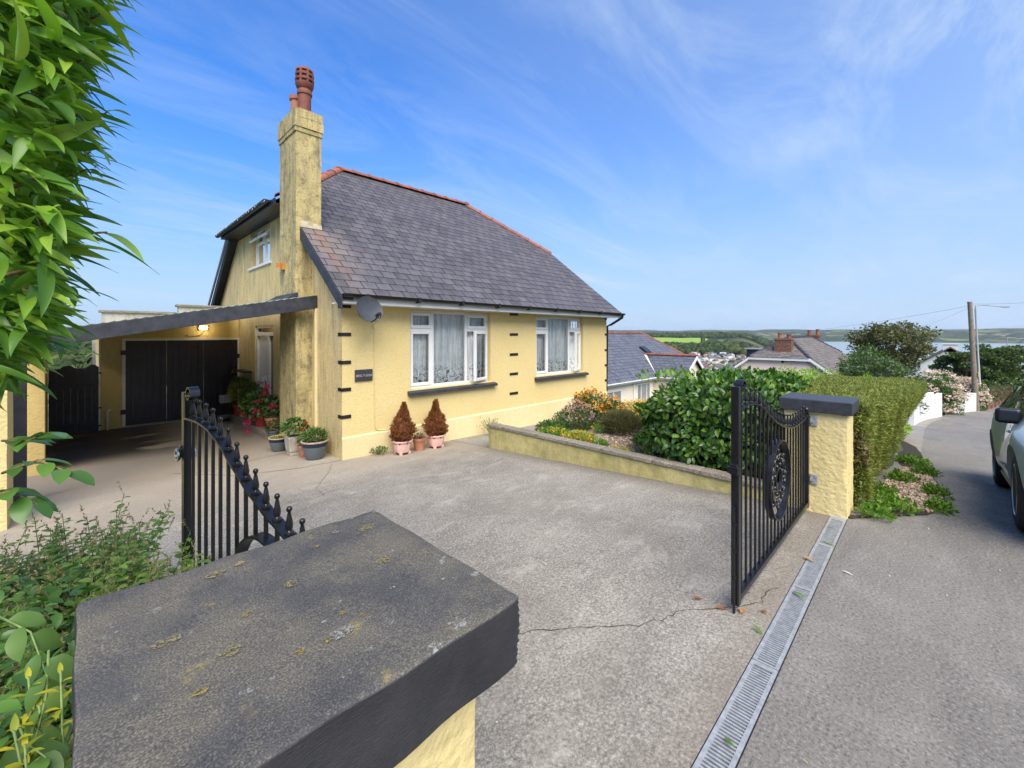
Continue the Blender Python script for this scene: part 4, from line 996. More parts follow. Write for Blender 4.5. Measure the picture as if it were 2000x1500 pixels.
# bargeboards, fascia, soffit, gutters
def barge(a, za, b_, zb, u0, u1, h=.2):
    return MB().hexa([(u0, a, za-h), (u1, a, za-h), (u1, b_, zb-h), (u0, b_, zb-h)], [(u0, a, za-.008), (u1, a, za-.008), (u1, b_, zb-.008), (u0, b_, zb-.008)])
barge(F0-.02, roofz(F0)-.01, 7.61, roofz(7.61), UL-.012, UL+.02).build('bargeboard', M['beam'], H)
barge(8.46, roofz(8.46)-.02, YH+.05, roofz(YH), UL-.012, UL+.02).build('bargeboard', M['beam'], H)
barge(B0, roofz(F0), YHB, ZH, UL-.012, UL+.02, .24).build('bargeboard', M['black'], H)
MB().hexa([(UL+.021, F0, roofz(F0)-.07), (X0-.001, F0, roofz(F0)-.07), (X0-.001, YH, ZH-.07), (UL+.021, YH, ZH-.07)], [(UL+.021, F0, roofz(F0)-.04), (X0-.001, F0, roofz(F0)-.04), (X0-.001, YH, ZH-.04), (UL+.021, YH, ZH-.04)]).build('verge_soffit', M['beam'], H)
MB().hexa(
    [(UL+.021, B0, roofz(F0)-.07), (X0-.001, B0, roofz(F0)-.07), (X0-.001, YHB, ZH-.07), (UL+.021, YHB, ZH-.07)], [(UL+.021, B0, roofz(F0)-.04), (X0-.001, B0, roofz(F0)-.04), (X0-.001, YHB, ZH-.04), (UL+.021, YHB, ZH-.04)]).build('verge_soffit', M['beam'], H)
barge(F0, roofz(F0), YH, ZH, UR-.02, UR+.012).build('bargeboard', M['white'], H)
MB().box(UL+.03, F0+.035, 2.105, UR-.03, F0+.055, 2.225).build('fascia', M['white'], H)
MB().box(UL+.03, F0+.056, 2.11, UR-.03, Y0-.001, 2.13).build('soffit', M['white'], H)
def gutter(p, q, r=.055, sag=0):
    p = Vector(p); q = Vector(q); t_ = (q-p).normalized(); x = t_.cross(Vector((0, 0, 1))).normalized(); vs = []; n = 8
    for c in (p, q):
        for rr in (r, r-.006):
            for i in range(n+1): a = math.pi+math.pi*i/n; vs.append(c+x*(rr*math.cos(a))+Vector((0, 0, rr*math.sin(a))))
    m_ = n+1; fs = []
    for i in range(n): fs += [(i, i+1, 2*m_+i+1, 2*m_+i), (m_+i, 3*m_+i, 3*m_+i+1, m_+i+1)]
    fs += [tuple(range(m_)), tuple(range(2*m_, 3*m_)), (0, m_, 3*m_, 2*m_), (n, 2*m_+n, 3*m_+n, m_+n)]
    return MB().add(vs, fs)
g = gutter((UL+.03, F0-.025, 2.245), (UR+.06, F0-.025, 2.225)).build('gutter', M['bplastic'], H, 50)
for i in range(9): u = 3.0+i*.9; MB().box(u-.012, F0-.085, 2.165, u+.012, F0+.03, 2.19).box(u-.03, F0-.088, 2.18, u+.03, F0-.082, 2.25).build('gutter_bracket', M['bplastic'], g)
MB().tube([(UR, F0-.025, 2.20), (UR, F0-.02, 2.12), (X1+.09, Y0-.10, 1.93), (X1+.07, Y0+.02, 1.88), (X1+.06, Y0+.06, -1.)], .033, 10).build('downpipe', M['bplastic'], H, 50)
MB().box(UL-.17, YH-.1, ZH-.19, UL-.14, YHB+.1, ZH-.08).build('fascia', M['black'], H)
MB().box(UL-.139, YH-.1, ZH-.185, X0-.001, YHB+.1, ZH-.165).build('soffit', M['black'], H)
g2 = gutter((UL-.23, YHB+.15, ZH-.10), (UL-.23, YH+.1, ZH-.08)).build('gutter', M['bplastic'], H, 50)
MB().tube([(UL-.05, B0-.1, 2.35), (UL-.05, YHB+.05, ZH-.12)], .028, 8).build('downpipe', M['zinc'], H, 50)
mb = MB()
for i in range(30):
    y = YH+(YHB-YH)*random.random(); mb.sphere((UL-.23-.052, y, ZH-.11+random.uniform(-.02, .015)), random.uniform(.005, .012), 5, 4, (.4, 1, 1.6))
mb.build('droppings', M['whitepaint'], g2, 180)

# --- chimney
CH = (7.62, 8.45)
mb = rough_box(MB(), 2.55, CH[0], -.6, 2.97, CH[1], 5.15, 22, .006, 21)
chim = mb.build('chimney', M['chim'], H, 60)
core = MB().box(2.535, CH[0]-.012, 5.095, 2.985, CH[1]+.012, 5.48).build('chimney_cap', M['chim'], H)
rs = random.Random(4)
for row, (za, zb) in enumerate(((5.10, 5.17), (5.175, 5.335), (5.34, 5.485))):
    ex = (.018, .03, .02)[row]
    n = 11 if row else 5
    for k in range(n):
        for side in (0, 1):
            a = CH[0]-ex+(CH[1]-CH[0]+2*ex)*k/n; b_ = CH[0]-ex+(CH[1]-CH[0]+2*ex)*(k+1)/n; j = rs.uniform(-.004, .004)
            x0, x1 = ((2.55-ex+j, 2.75) if side == 0 else (2.77, 2.97+ex+j)); MB().box(x0, a+.004, za, x1, b_-.004, zb-.004).build('brick', M['chim'], core)
    n2 = 5 if row else 2
    for k in range(1, n2-1 if row else n2-1):
        a = 2.55+(.42)*k/n2; b_ = 2.55+.42*(k+1)/n2; j = rs.uniform(-.004, .004)
        MB().box(a+.004, CH[0]-ex-.006+j, za, b_-.004, CH[0]+.03, zb-.004).build('brick', M['chim'], core)
MB().hexa([(2.55, CH[0], 5.475), (2.97, CH[0], 5.475), (2.97, CH[1], 5.475), (2.55, CH[1], 5.475)], [(2.64, CH[0]+.08, 5.54), (2.88, CH[0]+.08, 5.54), (2.88, CH[1]-.08, 5.54), (2.64, CH[1]-.08, 5.54)]).build('flaunching', M['coping'], chim)
pm = MB().lathe([(.105, 0), (.105, .36), (.12, .37), (.125, .40), (.115, .44), (.105, .46), (.128, .485), (.145, .53), (.150, .56), (.142, .57), (.120, .575), (.120, .60), (.152, .605), (.155, .635), (.145, .645), (.120, .65), (.120, .685), (.148, .69), (.152, .72), (.142, .73), (.118, .735), (.118, .765), (.145, .77), (.14, .80), (.10, .835), (.04, .85)], 20, (2.76, 7.82, 5.47))
for k in range(8): q = k*math.pi/4; pm.box(-.016, .115, .57, .016, .146, .775, Matrix.Translation((2.76, 7.82, 5.47)) @ Matrix.Rotation(q, 4, 'Z'))
pm.build('chimney_pot', M['clay'], chim, 40, label='tall louvred red clay chimney pot')
MB().lathe([(.10, 0), (.088, .36), (.088, .42), (.112, .44), (.118, .50), (.10, .51), (.07, .51), (.07, .3)], 16, (2.76, 8.24, 5.47)).build('chimney_pot', M['terracotta'], chim, 40, label='short plain clay chimney pot behind the tall one')
MB().hexa([(2.62, CH[0]-.012, 3.46), (2.975, CH[0]-.012, 3.46), (2.975, CH[0]-.002, 3.46), (2.62, CH[0]-.002, 3.46)], [(2.62, CH[0]-.008, 3.60), (2.975, CH[0]-.008, 3.56), (2.975, CH[0]-.002, 3.56), (2.62, CH[0]-.002, 3.60)]).build('flashing', M['mortar'], chim)
MB().box(2.50, 8.14, 2.80, 2.546, 8.26, 2.92).box(2.44, 8.25, 2.84, 2.50, 8.27, 2.93).build('alarm_bracket', M['rust'], H)
# ------------------------------------------------------------------ carport, garage, side gate, boundary
GV = 12.4
cz = lambda u: 2.31+(u-2.78)*.2
CP = thing('carport', 'lean-to carport with deep grey beam between bungalow gable and garage', 'carport', (1.3, 7.4, -.28))
MB().hexa([(-.24, 7.36, cz(-.24)-.19), (2.80, 7.36, cz(2.80)-.225), (2.80, 7.42, cz(2.80)-.225), (-.24, 7.42, cz(-.24)-.19)], [(-.24, 7.36, cz(-.24)), (2.80, 7.36, cz(2.8)), (2.80, 7.42, cz(2.8)), (-.24, 7.42, cz(-.24))]).build('beam', M['beam'], CP, bevel=.006)
MB().hexa([(-.55, 7.38, cz(-.55)-.20), (-.245, 7.38, cz(-.24)-.20), (-.245, 7.43, cz(-.24)-.20), (-.55, 7.43, cz(-.55)-.20)], [(-.55, 7.38, cz(-.55)-.05), (-.245, 7.38, cz(-.24)-.05), (-.245, 7.43, cz(-.24)-.05), (-.55, 7.43, cz(-.55)-.05)]).build('beam_end', M['wood'], CP)
n = 90; vs = []
for i in range(n+1):
    u = -.55+(2.52+.55)*i/n; z = cz(u)+.014+.007*math.sin(i*2*math.pi/3.0)
    vs += [(u, 7.365, z-.012), (u, GV-.02, z), (u, GV-.02, z+.004), (u, 7.365, z-.008)]
fs = []
for i in range(n):
    for k in range(4): fs.append((4*i+k, 4*i+(k+1) % 4, 4*i+4+(k+1) % 4, 4*i+4+k))
MB().add(vs, fs).build('roof_sheet', M['moss'], CP, 40, fix=False)
for v in (8.6, 9.8, 11.0): MB().hexa([(-.5, v-.03, cz(-.5)-.14), (2.5, v-.03, cz(2.5)-.14), (2.5, v+.03, cz(2.5)-.14), (-.5, v+.03, cz(-.5)-.14)], [(-.5, v-.03, cz(-.5)-.006), (2.5, v-.03, cz(2.5)-.006), (2.5, v+.03, cz(2.5)-.006), (-.5, v+.03, cz(-.5)-.006)]).build('rafter', M['wood'], CP)
MB().box(-.535, 7.405, -.30, -.435, 7.505, cz(-.5)-.06).build('post', M['slatepaint'], CP, bevel=.006)
MB().hexa([(2.35, 7.5, 2.22), (2.545, 7.5, 2.26), (2.545, 8.6, 2.26), (2.35, 8.6, 2.22)], [(2.35, 7.5, 2.235), (2.545, 7.5, 2.36), (2.545, 8.6, 2.36), (2.35, 8.6, 2.235)]).build('flashing', M['beam'], CP)

GA = thing('garage', 'yellow garage at the back of the carport with wide black doors', 'garage', (1.7, GV, -.35))
D0, D1, DT, DB = .685, 2.77, 1.52, -.34
fy = lambda a, z, d: (a, GV+d, z)
wt = lambda u: cz(u)-.02
MB().poly([[(.30, -.9), (D0, -.9), (D0, DT), (D1, DT), (D1, -.9), (2.80, -.9), (2.80, wt(2.6)), (.30, wt(.30))]], fy, .2).build('wall', M['garage'], GA)
MB().box(.30, GV+.201, -.9, .5, GV+5, 1.7).build('wall', M['garage'], GA)
fr = MB().box(D0-.055, GV-.02, DB, D0, GV+.08, DT+.05).box(D1, GV-.02, DB, D1+.035, GV+.08, DT+.05).box(D0, GV-.02, DT, D1, GV+.08, DT+.05).build('door_frame', M['offwhite'], GA, bevel=.004)
w = (D1-D0)/3
for i in range(3):
    a = D0+i*w+.003; b_ = D0+(i+1)*w-.003; lf = MB()
    for k in range(6): x = a+(b_-a)*k/6; lf.box(x+.001, GV+.022, DB+.02, x+(b_-a)/6-.001, GV+.05, DT-.005)
    d = lf.build('door_leaf', M['wood'], GA, bevel=.003)
    MB().box(a, GV+.008, DB+.02, a+.09, GV+.0215, DT-.005).box(b_-.09, GV+.008, DB+.02, b_, GV+.0215, DT-.005).box(a+.09, GV+.008, DT-.11, b_-.09, GV+.0215, DT-.005).box(a+.09, GV+.008, DB+.02, b_-.09, GV+.0215, DB+.14).build('door_rail', M['wood'], d, bevel=.003)
for u, z in ((D0-.02, 1.26), (D0-.02, -.02), (D1+.01, 1.12)):
    MB().box(u-.06, GV-.032, z-.05, u+.06, GV-.0205, z+.05).build('hinge', M['black'], GA)
MB().box(D0, GV-.05, -.5, D1, GV+.05, -.335).build('threshold', M['slab'], GA)
MB().box(.32, GV+.02, 1.55, 1.6, GV+.22, 2.12).box(1.60, GV+.02, 1.9, 2.80, GV+.22, 2.30).build('parapet', M['block'], GA)
MB().box(.27, GV-.03, 2.12, 1.56, GV+.27, 2.17).box(1.56, GV-.03, 2.30, 2.79, GV+.27, 2.35).build('coping', M['coping'], GA, bevel=.006)
MB().box(.5, GV+.25, 1.9, 2.8, GV+5, 2.0).build('flat_roof', M['beam'], GA)
MB().tube([(.40, GV-.05, -.36), (.40, GV-.05, -.02), (.40, GV-.045, .03), (.43, GV-.04, .05), (.44, GV, .05)], .022, 8).build('waste_pipe', M['offwhite'], GA, 60)
L = thing('carport_lamp', 'lit warm bulkhead lamp under the carport roof above the garage doors', 'lamp', (2.06, GV-.06, 1.82))
MB().box(1.97, GV-.05, 1.76, 2.15, GV-.002, 1.86).build('lamp_body', M['offwhite'], L, bevel=.006)
MB().box(1.985, GV-.075, 1.775, 2.135, GV-.051, 1.845).build('lamp_lens', M['lampglow'], L, bevel=.006)
MB().tube([(2.10, GV-.01, 1.76), (2.0, GV-.012, 1.63), (1.8, GV-.012, 1.60), (1.72, GV-.01, 1.64)], .005, 6).build('cable', M['bplastic'], L, 60)
pl_ = bpy.data.lights.new('carport_bulb', 'POINT'); plo = new_obj('carport_bulb', pl_, L); plo.location = Vector((2.06, GV-.16, 1.80))-Vector(L.location); pl_.energy = 1.2; pl_.color = (1, .80, .52); pl_.shadow_soft_size = .05

# side gate with pointed tops, built of boards
SG = thing('side_gate', 'dark ledged side gate with zigzag top left of the garage', 'gate', (-.08, GV, -.38))
u0, u1 = -.44, .27; z0 = -.36
zt = [(-.44, .96), (-.30, .96), (-.225, 1.02), (-.14, 1.03), (-.08, .965), (.0, .955), (.075, .96), (.14, 1.02), (.19, 1.045), (.27, .97)]
def ztop(u):
    for (a, za), (b_, zb) in zip(zt[:-1], zt[1:]):
        if u <= b_: return za+(zb-za)*(u-a)/(b_-a)
    return .97
nb = 7
for i in range(nb):
    a = u0+(u1-u0)*i/nb+.0004; b_ = u0+(u1-u0)*(i+1)/nb-.0004; m_ = (a+b_)/2
    MB().poly([[(a, z0), (b_, z0), (b_, ztop(b_)), (m_, ztop(m_)), (a, ztop(a))]], fy, .022).build('board', M['wood'], SG)
MB().box(u0, GV-.022, z0+.06, u1, GV-.001, z0+.18).build('rail', M['wood'], SG, bevel=.003); MB().box(u0, GV-.022, .62, u1, GV-.001, .70).build('rail', M['wood'], SG, bevel=.003)
MB().box(u0+.02, GV-.04, .30, u0+.24, GV-.0225, .33).build('bolt', M['bplastic'], SG)
for z in (.85, .12, -.25): MB().box(u1-.02, GV-.035, z-.015, u1+.04, GV-.0225, z+.015).build('hinge', M['black'], SG)
MB().box(u0, GV, -.39, u1, GV+.04, -.365).build('sill', M['white'], SG)
MB().box(.272, GV-.01, -.4, .298, GV+.08, 1.55).build('gate_post', M['offwhite'], SG)
t = thing('stay_post', 'slim grey post leaning behind the dark side gate', 'post', (.2, GV+.5, -.5))
MB().bar((.24, GV+.5, -.5), (.20, GV+.5, 1.55), .05, .05, (0, 1, 0)).build('post', M['zinc'], t)

t = thing('boundary_wall', 'yellow rendered wall end left of the dark side gate', 'wall', (-.42, 10.5, -.35))
rough_box(MB(), -.72, 8.95, -.6, -.455, 12.6, 1.46, 12, .005, 31).build('wall', M['garage'], t, 60)
MB().box(-.53, 8.85, -.6, -.345, 8.949, 1.40).build('end_pier', M['garage'], t, bevel=.01)
t = thing('boundary_pier', 'pale yellow rendered pier at the left edge beneath the shrub', 'pier', (-.7, 6.6, -.3))
rough_box(MB(), -1.3, 6.45, -.6, -.50, 6.9, 1.70, 12, .006, 32).build('pier', M['pillar'], t, 60)

# ------------------------------------------------------------------ things fixed to the front wall
t = thing('satellite_dish', 'dark grey oval satellite dish at the top left corner of the front wall', 'satellite dish', (3.16, Y0, 2.0))
nrm = Vector((.22, -.93, .28)).normalized(); rt = Vector((0, 0, 1)).cross(nrm).normalized()*-1; up = rt.cross(nrm)*-1
if up.z < 0: up = -up
def dish_pts(off, edge):
    vs = []; rings = 9; n = 36
    for i in range(rings+1):
        k = i/rings
        for j in range(n): q = 2*math.pi*j/n; p = Vector((2.97, 5.91, 2.012))+rt*(.235*k*math.cos(q))+up*(.20*k*math.sin(q))+nrm*(.055*k*k+off); vs.append(p)
    fs = [((i)*n+j, i*n+(j+1) % n, (i+1)*n+(j+1) % n, (i+1)*n+j) for i in range(rings) for j in range(n)]
    return vs, fs
v1, f1 = dish_pts(0, 0); v2, f2 = dish_pts(-.008, 0); mb = MB().add(v1, f1).add(v2, f2); n = 36; o1 = 9*n; o2 = len(v1)+9*n
mb.f += [(o1+j, o1+(j+1) % n, o2+(j+1) % n, o2+j) for j in range(n)]
ds = mb.build('dish', M['dishgrey'], t, 50, fix=False)
c = Vector((2.97, 5.91, 2.012)); lo = c-up*.195+nrm*.03; ln = c+nrm*.24-up*.15+rt*.03
MB().tube([lo, lo.lerp(ln, .5)-up*.02, ln], .011, 8).build('feed_arm', M['bplastic'], t, 60)
MB().tube([ln-nrm*-.03, ln-nrm*.05], [.03, .024], 12).tube([ln+up*.02, ln-up*.05], .024, 10).build('receiver_head', M['bplastic'], t, 50)
MB().tube([c-nrm*.01, c-nrm*.10, Vector((3.05, 6.2, 1.97)), Vector((3.13, Y0, 2.0))], .022, 10).box(3.08, Y0-.012, 1.92, 3.18, Y0-.001, 2.08).build('bracket', M['zinc'], t, 50)
MB().tube([ln-up*.05, Vector((3.30, Y0-.03, 1.80)), Vector((3.33, Y0-.012, 1.75)), Vector((3.325, Y0-.012, 1.0)), Vector((3.33, Y0-.012, .30)), Vector((3.34, Y0-.012, .17)), Vector((3.37, Y0-.012, .11)), Vector((3.42, Y0-.012, .09)), Vector((3.9, Y0-.032, .075))], .006, 6).tube([lo-up*.01, Vector((3.29, Y0-.05, 1.84)), Vector((3.33, Y0-.012, 1.75))], .005, 6).build('cable', M['plinth'], t, 60)
t = thing('house_sign', 'small dark slate name plate BRIG-Y-DON on the front wall', 'sign', (3.15, Y0, 1.0))
MB().box(3.005, Y0-.028, .915, 3.295, Y0-.001, 1.098).build('plate', M['slatepaint'], t, bevel=.006)
fc_ = bpy.data.curves.new('lettering', 'FONT'); fc_.body = 'BRIG-Y-DON'; fc_.size = .052; fc_.extrude = .002; fc_.align_x = 'CENTER'; fc_.align_y = 'CENTER'; fc_.space_character = 1.12
fo = bpy.data.objects.new('tmp_text', fc_); COL.objects.link(fo); dg = bpy.context.evaluated_depsgraph_get()
me = bpy.data.meshes.new_from_object(fo.evaluated_get(dg)); bpy.data.objects.remove(fo); bpy.data.curves.remove(fc_); me.name = 'lettering'; me.materials.clear(); me.materials.append(M['gold'])
xs = [v.co.x for v in me.vertices]; k = .255/(max(xs)-min(xs))
lo_ = new_obj('lettering', me, t); lo_.matrix_basis = Matrix.Translation(Vector((3.15, Y0-.0305, 1.0))-Vector(t.location)) @ Matrix.Rotation(R(90), 4, 'X') @ Matrix.Diagonal((k, 1., 1, 1))

# ------------------------------------------------------------------ pots and potted plants
def ell(n, c, r, inner=.45, zlo=-1.):
    d = unit(RNG.normal(size=(n*2, 3))); d = d[d[:, 2] > zlo][:n]; k = RNG.uniform(inner, 1, len(d))**.6
    return np.array(c)+d*np.array(r)*k[:, None], d
def bush(parent, mat, c, r, n, size, tmpl, nsing=0, name='foliage', zlo=-.6, up=.35, jit=.55, inner=.45, single='leaf'):
    p, d = ell(n, c, r, inner, zlo); dd = d+RNG.normal(size=d.shape)*jit; dd[:, 2] += up
    return foliage(parent, name, mat, tmpl, mats_from(p, dd, d+RNG.normal(size=d.shape)*.4+np.array([0, 0, .6]), RNG.uniform(size[0], size[1], len(p))), nsing, single)
def soil(parent, c, r, z): return MB().lathe([(r, z-.03), (r, z), (r*.6, z+.012), (.005, z+.015)], 14, c).build('soil', M['soil'], parent, 60)
def stems(parent, base, pts, r=.004, mat='stem', name='stems'):
    mb = MB()
    for p in pts:
        b_ = (base[0]+random.uniform(-.02, .02), base[1]+random.uniform(-.02, .02), base[2]); m_ = ((b_[0]+p[0])/2+random.uniform(-.02, .02), (b_[1]+p[1])/2+random.uniform(-.02, .02), b_[2]*.4+p[2]*.6)
        mb.tube([b_, m_, tuple(p)], r, 5, False)
    o = mb.build(name, M[mat], parent, 180, fix=False, kind='stuff'); return o
OV = leaf_t(1, .62, 3, .25, .25, 'oval'); LN = leaf_t(1, .22, 3, .2, .2); OVS = leaf_t(1, .55, 2, .25, .2, 'oval')
def flowerheads(parent, mat, centers, r, n=26, name='bloom', kd='stuff'):
    for c in centers:
        p, d = ell(n, c, (r, r, r*.8), .6, -.6)
        foliage(parent, name, mat, OVS, mats_from(p, d*.5+RNG.normal(size=d.shape)*.6, d, RNG.uniform(r*.5, r*.8, len(p))), 0, kind=kd)

# two brown potted conifers in octagonal pink pots with feet
octo = lambda q: 1/ max(.80, math.cos((q % (math.pi/4))-math.pi/8))*math.cos(math.pi/8)
def pink_conifer(label, u, v, two):
    z = Gf(u, v)+.004; t = thing('potted_conifer', label, 'potted conifer', (u, v, z), group='brown conifers in pink pots')
    c = (u, v, z)
    MB().lathe([(.118, .035), (.128, .06), (.150, .195), (.153, .20), (.172, .20), (.172, .225), (.158, .227), (.150, .20), (.14, .15)], 8, c).build('pot', M['pinkpot'], t, 30, bevel=.006)
    for k in range(4):
        q = math.pi/4+k*math.pi/2; MB().box(u+.105*math.cos(q)-.022, v+.105*math.sin(q)-.022, z, u+.105*math.cos(q)+.022, v+.105*math.sin(q)+.022, z+.05).build('foot', M['pinkpot'], t, bevel=.005)
    soil(t, c, .14, .205); n = 8000; h = .60
    tt = RNG.random(n)**1.35; prof = np.where(tt < .28, .125+.055*np.sin(tt/.28*math.pi/2), .18*np.clip(1-(tt-.28)/.72, 0, 1)**1.15+.012)
    q = RNG.uniform(0, 2*math.pi, n); sd_ = two*2.7; rr = prof*(1+.17*np.sin(q*3+tt*11+sd_)+.13*np.sin(q*7-tt*25+sd_)+.10*np.sin(tt*38+q*2))*np.sqrt(RNG.uniform(.45, 1.05, n))
    sx_ = np.where((two > 0) & (tt > .62) & (np.sin(q) > 0), .03, 0)-np.where((two > 0) & (tt > .62) & (np.sin(q) <= 0), .03, 0)
    MB().lathe([(.11, 0), (.14, .12), (.135, .22), (.09, .36), (.03, .5), (.004, .56)], 12, (u, v, z+.21)).build('inner_twigs', M['conicore'], t, 180)
    bx_ = (.03 if two == 0 else -.012)*tt*tt
    p = np.stack([u+rr*np.cos(q)+bx_+sx_*.7, v+rr*np.sin(q), z+.21+h*tt*np.where((two > 0) & (np.sin(q) < 0), .96, 1)], -1)
    d = np.stack([np.cos(q)*.6, np.sin(q)*.6, np.full(n, .9)], -1)+RNG.normal(size=(n, 3))*.35
    foliage(t, 'foliage', M['conifer'], blade_t(1, .42, .1), mats_from(p, d, RNG.normal(size=(n, 3)), RNG.uniform(.022, .040, n)), 0)
    MB().tube([(u, v, z+.2), (u, v, z+.2+h*.85)], [.018, .004], 6).build('trunk', M['bark'], t, 60)
pink_conifer('brown dwarf conifer in pink pot nearer the house corner, single pointed tip', 3.64, 6.06, 0)
pink_conifer('brown dwarf conifer in pink pot under the large window, forked tip', 4.29, 6.06, 1)
def round_pot(name, label, cat, u, v, prof, mat, sr, sz, z=None, group=None):
    z = Gf(u, v)+.003 if z is None else z
    t = thing(name, label, cat, (u, v, z), group=group); MB().lathe(prof, 22, (u, v, z)).build('pot', M[mat], t, 40); soil(t, (u, v, z), sr, sz); return t, z
TP = lambda k, h: [(.62*k, 0), (.82*k, h*.78), (.92*k, h*.79), (.98*k, h), (.86*k, h), (.80*k, h*.8)]
t, z = round_pot('terracotta_pot', 'terracotta pot with withered plant between the two pink pots', 'plant pot', 3.975, 6.09, TP(.125, .21), 'terracotta', .10, .185)
bush(t, M['dry'], (3.975, 6.09, z+.21), (.09, .09, .065), 420, (.02, .045), LN, 0, 'withered_foliage')
# pots clustered at the foot of the gable wall
BIG = [(.115, 0), (.125, .015), (.165, .12), (.185, .20), (.192, .262), (.20, .265), (.20, .285), (.18, .285), (.175, .25)]
def glazed(label, u, v, k, hk):
    z = Gf(u, v)+.003; t = thing('glazed_pot', label, 'plant pot', (u, v, z)); pr = [(a*k, b_*hk) for a, b_ in BIG]
    MB().lathe(pr[:4], 26, (u, v, z)).build('pot', M['glaze'], t, 60); MB().lathe([pr[3], pr[4], (pr[4][0]*.98, pr[4][1]), (pr[3][0]*.9, pr[3][1])], 26, (u, v, z)).build('navy_band', M['navy'], t, 60)
    MB().lathe([pr[4], pr[5], pr[6], pr[7], pr[8]], 26, (u, v, z)).build('rim', M['buff'], t, 60); soil(t, (u, v, z), pr[7][0], pr[7][1]*.92); return t, z
t, z = glazed('large grey glazed pot with navy band and leafy plant at the house corner', 2.55, 6.80, 1.0, 1.0)
bush(t, M['greenleaf'], (2.55, 6.80, z+.33), (.17, .17, .12), 620, (.04, .085), LN, 0, 'foliage', -.2, .5)
flowerheads(t, M['redfl'], [(2.40, 6.88, z+.46)], .035)
t, z = glazed('small grey glazed bowl with navy band and sparse plant by the chimney foot', 2.33, 7.75, .82, .80)
bush(t, M['yelgreen'], (2.33, 7.75, z+.21), (.10, .10, .03), 90, (.02, .05), OVS, 0, 'foliage')
t = thing('stone_planter', 'weathered white square planter with pink and red geraniums beside chimney', 'planter', (2.42, 7.30, -.285)); u, v, z = 2.42, 7.30, Gf(2.42, 7.3)+.003
MB().hexa([(u-.10, v-.10, z+.06), (u+.10, v-.10, z+.06), (u+.10, v+.10, z+.06), (u-.10, v+.10, z+.06)], [(u-.125, v-.125, z+.30), (u+.125, v-.125, z+.30), (u+.125, v+.125, z+.30), (u-.125, v+.125, z+.30)]).build('planter', M['block'], t, bevel=.01)
MB().box(u-.09, v-.09, z, u+.09, v+.09, z+.06).build('foot', M['block'], t, bevel=.006); soil(t, (u, v, z), .11, .295)
bush(t, M['greenleaf'], (u, v, z+.42), (.19, .19, .14), 420, (.035, .075), OV, 0, 'foliage', -.4, .3)
flowerheads(t, M['pinkfl'], [(u-.06, v-.12, z+.45), (u+.05, v-.10, z+.52)], .035); flowerheads(t, M['redfl'], [(u+.13, v-.07, z+.50), (u+.16, v-.10, z+.48)], .038)
t, z = round_pot('terracotta_pot', 'small terracotta pot squeezed between white planter and large glazed pot', 'plant pot', 2.48, 7.05, TP(.10, .18), 'terracotta', .08, .16)
bush(t, M['greenleaf'], (2.48, 7.05, z+.26), (.09, .09, .10), 160, (.03, .06), OVS, 0, 'foliage')
# entrance group on the step
SZ = -.188
t, z = round_pot('red_pot', 'red plastic pot of magenta geraniums on the entrance step', 'plant pot', 2.57, 9.62, TP(.15, .20), 'redpot', .12, .18, SZ)
cc = (2.52, 9.55, z+.42); bush(t, M['greenleaf'], cc, (.34, .36, .24), 900, (.05, .10), OV, 120, 'foliage', -.7, .2)
flowerheads(t, M['magenta'], [(2.20, 9.42, z+.30), (2.24, 9.30, z+.14), (2.26, 9.25, z+.0), (2.33, 9.52, z+.18), (2.42, 9.28, z+.52), (2.38, 9.25, z+.36), (2.52, 9.22, z+.68), (2.56, 9.22, z+.80), (2.60, 9.15, z+.40), (2.64, 9.12, z+.45)], .058, 40)
flowerheads(t, M['whitefl'], [(2.50, 9.30, z+.84), (2.53, 9.25, z+.98)], .05)
t, z = round_pot('terracotta_pot', 'terracotta pot beside the red pot of geraniums near the chimney breast', 'plant pot', 2.60, 9.08, TP(.13, .24), 'terracotta', .10, .21, SZ)
bush(t, M['darkgreen'], (2.6, 9.1, z+.30), (.13, .13, .11), 240, (.04, .07), OVS, 0, 'foliage')
t, z = round_pot('blue_pot', 'small blue grey pot half hidden behind the chimney breast', 'plant pot', 2.52, 8.72, TP(.11, .17), 'glaze', .09, .15, Gf(2.52, 8.72)+.004)
bush(t, M['darkgreen'], (2.52, 8.72, z+.24), (.12, .12, .10), 200, (.03, .06), OVS, 0, 'foliage')
t, z = round_pot('dark_shrub_pot', 'dark green evergreen bush in a pot behind the geraniums', 'potted shrub', 2.62, 10.35, TP(.16, .25), 'terracotta', .13, .22, SZ)
bush(t, M['darkgreen'], (2.60, 10.30, z+.52), (.27, .34, .32), 2200, (.03, .06), LN, 0, 'foliage')
t, z = round_pot('red_pot_conifer', 'dwarf yellow-green conifer in a red pot by the garage doors', 'potted conifer', 2.56, 11.25, TP(.15, .25), 'redpot', .12, .22, SZ)
bush(t, M['yelgreen'], (2.55, 11.2, z+.52), (.24, .24, .26), 1500, (.03, .06), blade_t(1, .3, .1), 0, 'foliage', -.8, .6)
bush(t, M['darkgreen'], (2.56, 11.22, z+.66), (.20, .20, .22), 900, (.03, .06), blade_t(1, .3, .1), 0, 'foliage', -.5, .7)
